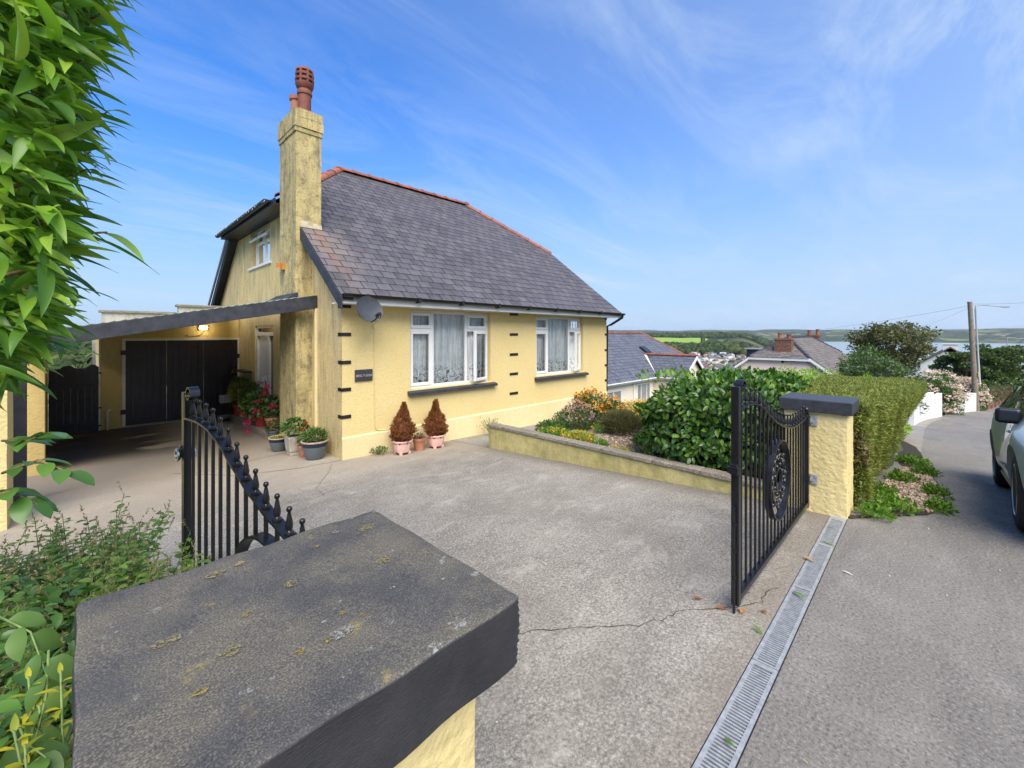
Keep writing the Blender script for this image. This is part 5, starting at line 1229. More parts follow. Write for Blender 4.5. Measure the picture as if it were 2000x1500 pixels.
# hand trolley standing against the garage door
t = thing('trolley', 'black folding trolley with handles parked by the garage doors', 'trolley', (2.35, 11.7, -.33)); u, v, z = 2.35, 11.7, Gf(2.35, 11.7)
MB().tube([(u-.09, v, z+.1), (u-.07, v+.05, z+1.0)], .012, 8).tube([(u+.09, v, z+.1), (u+.07, v+.05, z+1.0)], .012, 8).tube([(u-.07, v+.05, z+1.0), (u-.06, v-.08, z+1.05)], .016, 8).tube([(u+.07, v+.05, z+1.0), (u+.12, v-.06, z+1.02)], .02, 8).build('frame', M['bplastic'], t, 60)
MB().box(u-.13, v-.2, z+.03, u+.13, v-.02, z+.06).build('base_plate', M['bplastic'], t); MB().box(u-.11, v-.16, z+.42, u+.11, v+.0, z+.60).build('bag', M['block'], t, bevel=.02)
for s in (-1, 1): MB().tube([(u+s*.14, v, z+.08), (u+s*.17, v, z+.08)], .08, 16).build('wheel', M['rubber'], t, 50)
MB().tube([(u+.10, v-.03, z+.3), (u+.11, v+.02, z+.85)], .010, 6).build('strap', M['navy'], t, 60)
t = thing('garden_tools', 'dark hanging basket bracket and tool heads beside the garage frame', 'tools', (2.66, 11.9, .4))
MB().tube([(2.66, 12.1, .75), (2.60, 11.95, .80), (2.55, 11.9, .72)], .03, 8).tube([(2.62, 12.0, -.18), (2.60, 12.0, .75)], .012, 6).tube([(2.68, 12.05, -.18), (2.66, 12.0, .6)], .012, 6).box(2.56, 11.9, .45, 2.72, 12.0, .62).build('tool', M['bplastic'], t, 50)

# ------------------------------------------------------------------ low garden wall
t = thing('garden_wall', 'low mossy yellow wall with rough coping between driveway and front garden', 'wall', (4.91, 3.2, -.1))
rough_box(MB(), 4.85, 1.03, -.7, 4.97, 5.33, .095, 26, .004, 41).build('wall', M['gwall'], t, 60)
v = 1.02; i = 0
while v < 5.33:
    l = min(5.35-v, random.uniform(.55, .85)); rough_box(MB(), 4.825, v+.002, .094, 4.995, v+l-.002, .142, 9, .004, 60+i).build('coping', M['coping'], t, 60); v += l; i += 1
# ------------------------------------------------------------------ neighbouring houses
def simple_window(H, parent_mat, a0, a1, z0, z1, fm, mull=(.5,), dep=.06):
    """pvc window on a wall: fm(a,z,d) maps wall coords (d>0 outward)"""
    def bx(mb, a, b_, c, d, d0, d1):
        p = [fm(a, c, d0), fm(b_, c, d0), fm(b_, d, d0), fm(a, d, d0)]; q = [fm(a, c, d1), fm(b_, c, d1), fm(b_, d, d1), fm(a, d, d1)]; mb.hexa(p, q)
    w = MB(); f = .07
    for r in ((a0, a1, z0, z0+f), (a0, a1, z1-f, z1), (a0, a0+f, z0+f, z1-f), (a1-f, a1, z0+f, z1-f)): bx(w, *r, -.02, .03)
    for m_ in mull: c = a0+(a1-a0)*m_; bx(w, c-f/2, c+f/2, z0+f, z1-f, -.02, .025)
    o = w.build('window', M['white'], H)
    g = MB(); bx(g, a0+f, a1-f, z0+f, z1-f, -.008, .004); g.build('pane', M['hpane'], o)
    g = MB(); bx(g, a0-.08, a1+.08, z0-.07, z0-.002, .001, .09); g.build('sill', M['white'], o)
NB = thing('neighbour_bungalow', 'cream bungalow with blue grey slate roof and red ridge beyond the garden', 'house', (22, 11.2, -3.2))
ev, ez, np_ = 10.95, -.70, .72; nrz = lambda v: ez+np_*(v-ev); nrv = 14.4; nR = nrz(nrv)
fy2 = lambda a, z, d: (a, 11.2-d, z)
MB().box(13.5, 11.2, -5, 22.88, 11.45, -.62).build('wall', M['cream'], NB); MB().box(25.9, 11.2, -5, 30.7, 11.45, -.62).build('wall', M['cream'], NB)
MB().box(22.88, 9.6, -5, 23.08, 11.199, -.62).box(25.7, 9.6, -5, 25.9, 11.199, -.62).build('wing_wall', M['cream'], NB)
MB().poly([[(23.085, -5), (25.695, -5), (25.695, -.62), (24.39, .38), (23.085, -.62)]], lambda a, z, d: (a, 9.6+d, z), .2).build('gable_wall', M['cream'], NB)
MB().box(30.5, 11.451, -5, 30.7, 17.5, -.62).build('wall', M['cream'], NB)
e = .02; hx = 31.0-(nrv-ev)
mb = MB().add([(13.3, ev, ez-e), (31.0, ev, ez-e), (hx, nrv, nR-e), (13.3, nrv, nR-e)], [(0, 1, 2, 3)]).add([(13.3, 2*nrv-ev, ez-e), (31.0, 2*nrv-ev, ez-e), (hx, nrv, nR-e), (13.3, nrv, nR-e)], [(0, 3, 2, 1)]).add([(31, ev, ez-e), (31, 2*nrv-ev, ez-e), (hx, nrv, nR-e)], [(0, 1, 2)])
nroof = mb.build('roof', M['darkvoid'], NB, fix=False)
nca, nsa = math.cos(math.atan(np_)), math.sin(math.atan(np_))
slates((0, ev-.05, ez-.036), (1, 0, 0), (0, nca, nsa), (nrv-ev+.05)/nca, lambda s: (13.3, 31.0-s*nca), 0, .24, .30, M['nslate'], nroof, L=.46)
slates((31.05, 0, ez-.036), (0, 1, 0), (-nca, 0, nsa), (nrv-ev+.05)/nca, lambda s: (ev+s*nca, 2*nrv-ev-s*nca), 0, .24, .30, M['nslate'], nroof, L=.46)
tiles((15.2, nrv, nR+.0), (hx, nrv, nR+.0), nroof); tiles((31, ev, ez), (hx, nrv, nR), nroof, 'hip_tile')
wr = .45; wu = 24.39; wh = 1.62
mb = MB().add([(wu-wh, 9.4, ez-e), (wu-wh, 11.2, ez-e), (wu, 12.55, wr-e), (wu, 9.4, wr-e)], [(0, 1, 2, 3)]).add([(wu+wh, 9.4, ez-e), (wu+wh, 11.2, ez-e), (wu, 12.55, wr-e), (wu, 9.4, wr-e)], [(0, 3, 2, 1)])
wroof = mb.build('wing_roof', M['darkvoid'], NB, fix=False); wa = math.atan((wr-ez)/wh); wc, ws = math.cos(wa), math.sin(wa)
slates((wu-wh-.04, 0, ez-.03), (0, -1, 0), (wc, 0, ws), wh/wc+.03, lambda s: (-11.05-1.5*s*wc/wh, -9.38), 0, .24, .30, M['nslate'], wroof, L=.46)
slates((wu+wh+.04, 0, ez-.03), (0, 1, 0), (-wc, 0, ws), wh/wc+.03, lambda s: (9.38, 11.05+1.5*s*wc/wh), 0, .24, .30, M['nslate'], wroof, L=.46)
tiles((wu, 9.35, wr+.02), (wu, 12.6, wr+.02), wroof)
MB().bar((wu-wh-.02, 10.98, ez-.01), (wu-.02, 12.5, wr-.0), .16, .03).build('valley', M['white'], wroof)
for s in (-1, 1): MB().hexa([(wu+s*(wh+.06), 9.36, ez-.22), (wu, 9.36, wr-.2), (wu, 9.40, wr-.2), (wu+s*(wh+.06), 9.40, ez-.22)], [(wu+s*(wh+.06), 9.36, ez-.02), (wu, 9.36, wr), (wu, 9.40, wr), (wu+s*(wh+.06), 9.40, ez-.02)]).build('bargeboard', M['white'], NB)
MB().box(13.3, 10.90, -.86, 22.70, 10.93, -.72).box(22.70, 9.42, -.86, 22.73, 10.93, -.72).build('fascia', M['white'], NB)
gg = gutter((13.3, 10.85, -.74), (22.68, 10.85, -.74), .06).build('gutter', M['white'], NB, 50); gutter((22.65, 10.85, -.74), (22.65, 9.42, -.74), .06).build('gutter', M['white'], NB, 50)
MB().box(13.3, 10.931, -.82, 22.88, 11.199, -.80).build('soffit', M['white'], NB)
simple_window(NB, None, 17.7, 19.3, -2.5, -1.13, fy2, (.52,)); simple_window(NB, None, 20.9, 22.4, -2.35, -1.0, fy2, (.3, .72))
MB().tube([(20.5, 11.15, -.8), (20.5, 11.15, -4)], .04, 8).build('downpipe', M['white'], NB, 50)
# roof window
p0 = Vector((24.95, 12.55, nrz(12.55)+.03)); yd = Vector((0, nca, nsa)); nn = Vector((0, -nsa, nca)); xd = Vector((1, 0, 0))
def rb(a, b_, c, d, h0, h1): return [[p0+xd*x+yd*y+nn*h0 for x, y in ((a, c), (b_, c), (b_, d), (a, d))], [p0+xd*x+yd*y+nn*h1 for x, y in ((a, c), (b_, c), (b_, d), (a, d))]]
rw = MB().hexa(*rb(-.32, .32, 0, .62, 0, .09)).build('roof_window', M['bplastic'], nroof); MB().hexa(*rb(-.26, .26, .06, .56, .091, .10)).build('pane', M['carglass'], rw)

PH = thing('pink_house', 'pale pink rendered house with brown lichened roof and brick chimneys downhill', 'house', (31, 6.6, -4.6))
pz = lambda v: 1.50-.76*abs(v-6.6); hz = .29; hv = (1.5-hz)/.76
MB().poly([[(3.1, -6), (10.1, -6), (10.1, pz(10.1)-.1), (6.6+hv, hz-.1), (6.6-hv, hz-.1), (3.1, pz(3.1)-.1)]], lambda a, z, d: (30.+d, a, z), .25).build('wall', M['pinkwall'], PH)
MB().box(30.26, 3.1, -6, 42, 3.35, pz(3.1)-.12).build('wall', M['pinkwall'], PH)
u0, u1, ra, rb_ = 29.8, 42.2, 32.3, 39.5; e0 = 2.75
def PP(u, v, d=-.02): return (u, v, pz(v)+d)
mb = MB().add([PP(u0, e0), PP(u1, e0), PP(u1, 6.6-hv), PP(rb_, 6.6), PP(ra, 6.6), PP(u0, 6.6-hv)], [(0, 1, 2, 3, 4, 5)]).add([PP(u0, 10.4), PP(u1, 10.4), PP(u1, 6.6+hv), PP(rb_, 6.6), PP(ra, 6.6), PP(u0, 6.6+hv)], [(5, 4, 3, 2, 1, 0)]).add([PP(u0, 6.6-hv), PP(ra, 6.6), PP(u0, 6.6+hv)], [(0, 1, 2)]).add([PP(u1, 6.6-hv), PP(rb_, 6.6), PP(u1, 6.6+hv)], [(0, 2, 1)])
proof = mb.build('roof', M['darkvoid'], PH, fix=False); pc, ps = math.cos(math.atan(.76)), math.sin(math.atan(.76))
def prng(s):
    v = e0+s*pc
    if v < 6.6-hv: return (u0, u1)
    k = (v-(6.6-hv))/hv; return (u0+(ra-u0)*k, u1-(u1-rb_)*k)
slates((0, e0, pz(e0)), (1, 0, 0), (0, pc, ps), (6.6-e0)/pc, prng, 0, .2, .26, M['oldtile'], proof)
slates((0, 10.45, pz(10.45)), (-1, 0, 0), (0, -pc, ps), (10.45-6.6)/pc, lambda s: tuple(sorted(-q for q in prng(s))), 0, .2, .26, M['oldtile'], proof)
hq = math.hypot(ra-u0, 1.5-hz); slates((u0-.08, 6.6, hz-.04), (0, -1, 0), ((ra-u0)/hq, 0, (1.5-hz)/hq), hq, lambda s: (-hv*(1-s/hq), hv*(1-s/hq)), 0, .2, .26, M['oldtile'], proof)
GT = bpy.data.meshes.new_from_object(bpy.data.objects['ridge_tile']); GT.name = 'grey_ridge_tile'; GT.materials.clear(); GT.materials.append(M['slatepaint'])
tiles((ra, 6.6, 1.50), (rb_, 6.6, 1.50), proof, 'ridge_tile', GT); tiles((u0, 6.6-hv, hz), (ra, 6.6, 1.5), proof, 'hip_tile', GT); tiles((u0, 6.6+hv, hz), (ra, 6.6, 1.5), proof, 'hip_tile', GT); tiles((u1, 6.6-hv, hz), (rb_, 6.6, 1.5), proof, 'hip_tile', GT)
for s in (-1, 1): MB().hexa([(u0-.03, 6.6+s*3.85, pz(10.45)-.22), (u0+.01, 6.6+s*3.85, pz(10.45)-.22), (u0+.01, 6.6+s*hv, hz-.2), (u0-.03, 6.6+s*hv, hz-.2)], [(u0-.03, 6.6+s*3.85, pz(10.45)-.03), (u0+.01, 6.6+s*3.85, pz(10.45)-.03), (u0+.01, 6.6+s*hv, hz-.03), (u0-.03, 6.6+s*hv, hz-.03)]).build('bargeboard', M['white'], PH)
MB().box(u0-.04, 6.6-hv, hz-.21, u0+.01, 6.6+hv, hz-.05).build('fascia', M['white'], PH)
MB().box(29.985, 4.9, -.95, 30.0, 6.1, -.8).build('lintel', M['brick'], PH)
MB().box(29.95, 6.35, -.06, 30.0, 6.47, .06).tube([(29.96, 6.4, 0), (29.9, 5.2, .06), (29.9, 4.4, -.5)], .012, 5).build('cable_bracket', M['bplastic'], PH)
def brick_stack(H, x0, x1, y0, y1, z0, z1, pots):
    c = MB().box(x0, y0, z0, x1, y1, z1-.12).box(x0-.04, y0-.04, z1-.12, x1+.04, y1+.04, z1).build('chimney', M['brick'], H)
    br = MB(); nrow = int((z1-.12-z0)/.085)
    for k in range(nrow):
        z = z0+k*.085
        for a, b_, c_, d in ((x0, x1, y0, y1),):
            n = max(2, int((d-c_)/.24)); off = .5*(k % 2)
            for i in range(n):
                ya = c_+(d-c_)*(i+off*.5)/n; br.box(a-.008+random.uniform(-.003, .003), ya+.006, z+.006, a+.002, min(d, ya+(d-c_)/n)-.006, z+.075)
            n = max(2, int((b_-a)/.24))
            for i in range(n): xa = a+(b_-a)*(i+off*.5)/n; br.box(xa+.006, c_-.008+random.uniform(-.003, .003), z+.006, min(b_, xa+(b_-a)/n)-.006, c_+.002, z+.075)
    o = br.build('bricks', M['brick'], c); o['kind'] = 'stuff'
    for (x, y, h) in pots: MB().lathe([(.13, 0), (.11, h-.1), (.13, h-.09), (.14, h), (.12, h), (.10, h-.12)], 14, (x, y, z1)).build('chimney_pot', M['clay'], c, 50)
brick_stack(PH, 30.4, 31.1, 6.05, 6.95, .3, 1.42, [(30.7, 6.7, .34), (30.7, 6.22, .25)])
brick_stack(PH, 40.3, 41., 6.2, 7.0, .9, 1.62, [(40.6, 6.3, .45), (40.6, 6.85, .4)])

# ------------------------------------------------------------------ walls, poles and lamps down the road
def sloped_wall(mb, u0, u1, h, th, n, side=0., step=False):
    for i in range(n):
        a = u0+(u1-u0)*i/n; b_ = u0+(u1-u0)*(i+1)/n; va, vb = float(road_edge(a))+side, float(road_edge(b_))+side; za, zb = float(zr(a)), float(zr(b_))
        ta, tb = (max(za, zb)+h, max(za, zb)+h) if step else (za+h, zb+h)
        if step: tb = ta = (za+zb)/2+h
        mb.hexa([(a, va, za-.6), (b_, vb, zb-.6), (b_, vb+th, zb-.6), (a, va+th, za-.6)], [(a, va, ta), (b_, vb, tb), (b_, vb+th, tb), (a, va+th, ta)])
    return mb
t = thing('white_wall', 'long white stepped garden wall beyond the clipped hedge', 'wall', (26, 0, -2.1))
for i in range(4): sloped_wall(MB(), 20.5+i*3, 23.5+i*3-.02, 1.12, .2, 1, 0, True).build('wall_panel', M['whitepaint'], t)
t = thing('white_wall', 'short white wall beside the telegraph pole, right of the hydrangea gateway', 'wall', (40, -1.5, -3.3))
sloped_wall(MB(), 37.2, 43.3, 1.25, .25, 3).build('wall', M['whitepaint'], t); a = 37.2; v = float(road_edge(a)); MB().box(a-.02, v+.26, zr(a)-.5, a+.28, v+1.5, float(zr(a))+1.25).build('return_wall', M['whitepaint'], t)
MB().box(a-.08, v-.06, float(zr(a))+1.251, a+.40, v+1.5, float(zr(a))+1.31).build('coping', M['whitepaint'], t)
def at(px, py, Yd): d = (px-1000)/830; return Vector(((SN*d+CS)*Yd, (-CS*d+SN)*Yd, EYE-(py-653.5)/830*Yd))
P0 = at(1908, 803, 29.8); Pt = at(1894, 590, 29.8)
t = thing('telegraph_pole', 'weathered wooden telegraph pole beside the white wall', 'pole', tuple(P0))
MB().tube([P0-Vector((0, 0, .5)), Pt], [.17, .125], 14).build('pole', M['pole'], t, 60)
MB().tube([Pt+Vector((0, 0, -.05)), Pt+Vector((0, 0, .02))], [.14, .13], 12).build('pole_cap', M['pole'], t, 60)
q = P0.lerp(Pt, .34); MB().box(q.x-.17, q.y-.19, q.z-.15, q.x+.05, q.y-.155, q.z+.15).build('yellow_plate', M['yellowplate'], t)
def wire(a, b_, sag, name, label, r=.007, group='overhead wires'):
    pts = [a.lerp(b_, i/16)-Vector((0, 0, sag*4*(i/16)*(1-i/16))) for i in range(17)]
    o = MB().tube(pts, r, 4).build(name, M['bplastic'], None, 180); tag(o, label, 'wire', group)
wire(Pt+Vector((0, 0, -.25)), at(1440, 655, 58), .5, 'overhead_wire', 'upper thin wire running left from the pole over the pink house')
wire(Pt+Vector((0, 0, -.35)), at(1780, 640, 60), .3, 'overhead_wire', 'lower thin wire running left from the pole behind the tree')
wire(Pt+Vector((0, 0, -.15)), at(2160, 578, 34), .15, 'overhead_wire', 'thin wire running right from the pole above the lamp arm')
def lamp_post(label, px, base_y, top_y, arm, Yd, lean=0):
    b_ = at(px+lean, base_y, Yd); tp = at(px, top_y, Yd); t = thing('street_lamp', label, 'street lamp', tuple(b_), group='street lamps')
    MB().tube([b_-Vector((0, 0, .3)), b_+Vector((0, 0, 1.6)), b_+Vector((0, 0, 1.65)), tp], [.10, .10, .06, .05], 10).build('column', M['zinc'], t, 60)
    e_ = at(*arm, Yd); MB().tube([tp, tp+Vector((0, 0, .25)), tp.lerp(e_, .25)+Vector((0, 0, .25)), e_], [.04, .035, .03, .03], 8).build('arm', M['zinc'], t, 60)
    r_ = Vector((SN, -CS, 0)); h = MB(); h.sphere((0, 0, 0), 1, 10, 6); h.v = [tuple(e_+r_*(v[0]*.38+.2)+Vector((r_.y*v[1]*.13, -r_.x*v[1]*.13, v[2]*.06))) for v in h.v]; h.build('lantern', M['zinc'], t, 60)
lamp_post('grey street lamp with long arm close beside the wooden pole', 1905, 803, 604, (1958, 599), 30.4, 9)
lamp_post('distant grey street lamp at the end of the brick wall', 1967, 765, 664, (1992, 661), 56, 0)
t = thing('road_sign', 'small white arrow sign on a post near the distant lamp', 'sign', tuple(at(1962, 770, 54)))
a = at(1960, 738, 54); MB().box(a.x-.9, a.y-.0, a.z-.3, a.x+.5, a.y+.05, a.z+.3).build('plate', M['white'], t); b_ = at(1962, 772, 54.2); MB().tube([b_, a], .04, 8).build('post', M['zinc'], t)
t = thing('brick_wall', 'brown brick piers with low dry hedge between them past the pole', 'wall', (56, -4.2, -4.8))
for i, u in enumerate(np.linspace(46.5, 68, 9)):
    v = float(road_edge(u))-.15; z = float(zr(u)); h = 1.15 if i not in (0, 8) else 1.5
    MB().box(u-.2, v, z-.3, u+.2, v+.4, z+h).build('pier', M['brick'], t)
sloped_wall(MB(), 46.5, 68, .45, .22, 8, -.08).build('dwarf_wall', M['brick'], t)
MB().bar((62, float(road_edge(62)), float(zr(62))+1.5), (68, float(road_edge(68)), float(zr(68))+1.5), .06, .08).build('top_rail', M['zinc'], t)

# ------------------------------------------------------------------ parked car
tilt = math.atan(.102)
CAR = thing('parked_car', 'sage grey car parked along the road at the right edge of the frame', 'car', (7.0, -1.42, float(zr(7.0))), local=True); CAR.rotation_euler = (0, -tilt, math.pi-R(1.5))
ST = [  # x, z_low, half width, z belt, z top, half roof
 (-2.15, .42, .62, .78, .80, .55), (-2.05, .26, .80, .92, .96, .62), (-1.75, .22, .89, .98, 1.22, .60), (-1.35, .20, .915, .97, 1.38, .58), (-.95, .20, .88, .95, 1.45, .58), (-.6, .20, .835, .94, 1.47, .58), (0., .20, .83, .92, 1.48, .58), (.4, .20, .835, .91, 1.38, .57), (.75, .20, .86, .90, 1.18, .58), (1.10, .20, .905, .88, .99, .66), (1.38, .20, .915, .85, .93, .60), (1.85, .22, .84, .78, .86, .55), (2.08, .28, .74, .66, .74, .50), (2.16, .42, .60, .58, .62, .45)]
def car_sec(s):
    x, zl, w, zb, zt, rw = s
    return [(x, w-.10, zl), (x, w-.02, zl+.10), (x, w, zl+.32), (x, w-.015, (zl+.32+zb)/2+.03), (x, w-.035, zb-.04), (x, w-.08, zb), (x, (w-.08)*.35+rw*.65, zb+(zt-zb)*.72), (x, rw*.8, zt-.015), (x, rw*.4, zt+.01), (x, 0, zt+.015)]
vs = []; fs = []; secs = [car_sec(s) for s in ST]; m_ = 10
for sec in secs: vs += sec+[(x, -y, z) for x, y, z in reversed(sec[:-1])]
k_ = 19
for i in range(len(ST)-1):
    for j in range(k_-1): fs.append((i*k_+j, i*k_+j+1, (i+1)*k_+j+1, (i+1)*k_+j))
    fs.append((i*k_+k_-1, i*k_, (i+1)*k_, (i+1)*k_+k_-1))
fs += [tuple(range(k_)), tuple((len(ST)-1)*k_+j for j in range(k_-1, -1, -1))]
bd = MB().add(vs, fs).build('tmp_body', M['carpaint'], None, 180)
sd = bd.modifiers.new('s', 'SUBSURF'); sd.levels = 2; sd.render_levels = 2
cut = MB()
for x in (-1.35, 1.35):
    for s in (-1, 1): cut.tube([(x, s*.50, .335), (x, s*1.2, .335)], .385, 40)
co = cut.build('tmp_cut', M['bplastic'], None)
bo = bd.modifiers.new('b', 'BOOLEAN'); bo.object = co; bo.operation = 'DIFFERENCE'; bo.solver = 'EXACT'
dg = bpy.context.evaluated_depsgraph_get(); me = bpy.data.meshes.new_from_object(bd.evaluated_get(dg)); me.name = 'body'
for ob in (bd, co): bpy.data.objects.remove(ob)
me.polygons.foreach_set('use_smooth', [True]*len(me.polygons)); me.set_sharp_from_angle(angle=R(42))
body = new_obj('body', me, CAR); ORG[body.name] = Vector((0, 0, 0))
def interp_st(x):
    for a, b_ in zip(ST[:-1], ST[1:]):
        if a[0] <= x <= b_[0]: k = (x-a[0])/(b_[0]-a[0]); return [p+(q-p)*k for p, q in zip(a, b_)]
    return ST[-1]
def side_pt(x, t_, s, o=.012):
    st = interp_st(x); sec = car_sec(st); a, b_ = sec[5], sec[6]; return (x, s*(a[1]+(b_[1]-a[1])*t_+o), a[2]+(b_[2]-a[2])*t_)
GW_ = lambda x: interp_st(x)[2]
for s in (-1, 1):
    for (xa, xb, ta, tb) in ((-.18, .62, .12, .93), (-1.05, -.24, .12, .93), (-1.55, -1.12, .15, .8)):
        n = 8; vs = []
        for i in range(n+1):
            x = xa+(xb-xa)*i/n; vs += [side_pt(x, ta, s), side_pt(x, tb if xb < .5 else min(tb, .2+2.2*(xb+.12-x)), s)]
        MB().add(vs, [(2*i, 2*i+2, 2*i+3, 2*i+1) for i in range(n)]).build('side_window', M['carglass'], CAR, 60)
    MB().tube([(-.9, s*.78, .24), (.9, s*.78, .24)], .05, 8).build('sill_trim', M['bplastic'], CAR, 60)
    MB().bar((-.85, s*.838, .36), (.85, s*.842, .34), .012, .025).build('door_moulding', M['alloy'], CAR)
    for x in (.70, -.20, -1.02): MB().tube([(x, s*(GW_(x)-.028), .3), (x-.01, s*(GW_(x)-.012), .52), (x-.02, s*(GW_(x)-.022), .72), (x-.03, s*(GW_(x)-.045), .86)], .003, 4).build('door_gap', M['bplastic'], CAR, 180)
    for x in (-.02, -.85): MB().box(x-.02-.09, s*.815-.012, .76, x+.07, s*.815+.012, .785).build('door_handle', M['carpaint'], CAR, bevel=.008)
    mr = MB().box(.52, s*.85-.09, .88, .64, s*.85+.09, 1.03).build('wing_mirror', M['bplastic'], CAR, bevel=.035, bseg=4)
    MB().box(.511, s*.85-.07, .90, .519, s*.85+.07, 1.01).build('mirror_glass', M['mirror'], mr); MB().bar((.58, s*.72, .89), (.58, s*.80, .92), .05, .04).build('mirror_arm', M['bplastic'], mr)
    for x in (-1.35, 1.35):
        w = MB(); Tm = Matrix.Translation((x, s*.755, .335)) @ Matrix.Rotation(-s*math.pi/2, 4, 'X')
        w.lathe([(.215, .105), (.265, .112), (.315, .10), (.335, .07), (.337, -.06), (.31, -.10), (.215, -.10)], 40, M=Tm); tw = w.build('wheel', M['rubber'], CAR, 40)
        rm = MB().lathe([(.215, .06), (.222, .108), (.208, .112), (.198, .085), (.198, -.05), (.215, -.05)], 40, M=Tm).lathe([(.055, .03), (.055, .085), (.045, .095), (.01, .097)], 16, M=Tm)
        for k in range(5):
            q = k*2*math.pi/5; 
            for dq in (-.13, .13): a = (.045*math.cos(q+dq*2), .045*math.sin(q+dq*2)); b_ = (.205*math.cos(q+dq), .205*math.sin(q+dq)); rm.hexa(*[[Tm @ Vector((p[0]+ox, p[1]+oy, h)) for p, ox, oy in ((a, -.012*math.sin(q), .012*math.cos(q)), (a, .012*math.sin(q), -.012*math.cos(q)), (b_, .014*math.sin(q), -.014*math.cos(q)), (b_, -.014*math.sin(q), .014*math.cos(q)))] for h in (.06, .092)])
        rm.build('rim', M['alloy'], tw, 40); MB().lathe([(.196, -.02), (.196, .0), (.01, .0)], 24, M=Tm).build('brake_disc', M['bplastic'], tw)
MB().add([(.72, -.50, 1.235), (.72, .50, 1.235), (1.12, .62, 1.012), (1.12, -.62, 1.012)], [(0, 1, 2, 3)]).build('windscreen', M['carglass'], CAR)
for s in (-1, 1): MB().box(-2.135, s*.62-.12, .72, -2.06, s*.62+.10, .86).build('tail_light', M['redpot'], CAR, bevel=.02); MB().hexa([(1.86, s*.44, .66), (2.135, s*.44, .60), (2.03, s*.68, .62), (1.80, s*.735, .68)], [(1.84, s*.44, .76), (2.10, s*.44, .69), (2.0, s*.67, .71), (1.78, s*.725, .77)]).build('headlight', M['carglass'], CAR, bevel=.015)
MB().box(-2.19, -.26, .48, -2.165, .26, .59).build('number_plate', M['white'], CAR)

MB().box(2.06, -.36, .50, 2.165, .36, .60).build('grille', M['bplastic'], CAR, bevel=.02)
MB().box(2.02, -.50, .29, 2.135, .50, .39).build('lower_intake', M['bplastic'], CAR, bevel=.02)
MB().box(2.15, -.26, .42, 2.172, .26, .49).build('number_plate', M['white'], CAR)
for s in (-.25, .2): MB().bar((1.10, s-.25, 1.03), (.95, s+.25, 1.12), .02, .02).build('wiper', M['bplastic'], CAR)
# ------------------------------------------------------------------ far countryside: pasture, woods, town
thA = np.linspace(17.3, 24.3, 18); rA = np.linspace(1330, 1800, 14)
T_, R2 = np.meshgrid(thA, rA, indexing='ij'); R2 = R2+60*np.sin(T_*1.1)*np.linspace(0, 1, 14)[None]; T_ = T_+(.5*np.sin(R2*.013)+.9*np.linspace(-1, 1, 14)[None])*np.linspace(-.3, 1, 18)[:, None]; fx, fyv = from_polar(T_, R2); fz = terrain(fx, fyv)+1.2
i, j = np.meshgrid(np.arange(17), np.arange(13), indexing='ij'); F = np.stack([i*14+j, (i+1)*14+j, (i+1)*14+j+1, i*14+j+1], -1).reshape(-1, 4)
o = new_obj('pasture', npmesh('pasture', np.stack([fx, fyv, fz], -1).reshape(-1, 3), F, M['field'], None, True)); o['kind'] = 'structure'
def crown_t(seed):
    rs = np.random.default_rng(seed); n = 150; d = unit(rs.normal(size=(n, 3))); d[:, 2] = np.abs(d[:, 2])*.9-.25; lump = 1+.28*np.sin(d[:, 0]*5+seed)*np.cos(d[:, 1]*4+seed*2)
    p = d*np.array([.55, .55, .62])*lump[:, None]*rs.uniform(.75, 1.05, (n, 1))+np.array([0, 0, .45]); vs = []; fs = []
    for c, dd in zip(p, d):
        x = unit(np.cross(dd, rs.normal(size=3))); y = np.cross(dd, x); s = rs.uniform(.10, .2); b = len(vs); vs += [c-x*s-y*s*.8, c+x*s-y*s, c+x*s+y*s, c-x*s*.8+y*s]; fs.append((b, b+1, b+2, b+3))
    ic = MB().sphere((0, 0, .45), .46, 8, 5, (1, 1, 1.05)); b = len(vs); vs += [np.array(v) for v in ic.v]; fs += [tuple(k+b for k in f) for f in ic.f]
    return np.array(vs), np.array(fs)
CT = [crown_t(i) for i in range(5)]
def woods(name, th, r, sz):
    x, y = from_polar(np.asarray(th), np.asarray(r)); z = terrain(x, y)-.5; n = len(x); M4 = np.zeros((n, 4, 4)); a = RNG.uniform(0, 6.28, n); s = RNG.uniform(sz[0], sz[1], n)
    M4[:, 0, 0] = np.cos(a)*s; M4[:, 0, 1] = -np.sin(a)*s; M4[:, 1, 0] = np.sin(a)*s; M4[:, 1, 1] = np.cos(a)*s; M4[:, 2, 2] = s*RNG.uniform(.75, 1.1, n); M4[:, 0, 3] = x; M4[:, 1, 3] = y; M4[:, 2, 3] = z; M4[:, 3, 3] = 1
    return foliage(None, name, M['woods'], CT, M4, 0)
woods('hillside_wood', RNG.uniform(-54, -38, 800), RNG.uniform(330, 950, 800), (10, 20))
tt, rr = RNG.uniform(10, 31.5, 1500), RNG.uniform(980, 1300, 1500); woods('valley_wood', tt, rr, (9, 15))
tt, rr = RNG.uniform(25, 33, 420), RNG.uniform(880, 1300, 420); k = rr > 880+(33-tt)*22; woods('valley_wood', tt[k], rr[k], (12, 20))
k = RNG.uniform(0, 1, 260); woods('hedgerow', np.concatenate([17.3+7*k, np.full(90, 24.2), RNG.uniform(16, 30, 150)]), np.concatenate([1310+20*np.sin(k*40), RNG.uniform(1300, 1800, 90), RNG.uniform(1300, 1360, 150)]), (6, 11))
k = RNG.uniform(0, 1, 300); woods('hedgerow', 10+22*k, 1830+50*np.sin(k*9), (9, 17))
for q in range(7): k = RNG.uniform(0, 1, 150); woods('hedgerow', 5+27*k, 2100+q*260+120*np.sin(k*6+q), (10, 20))
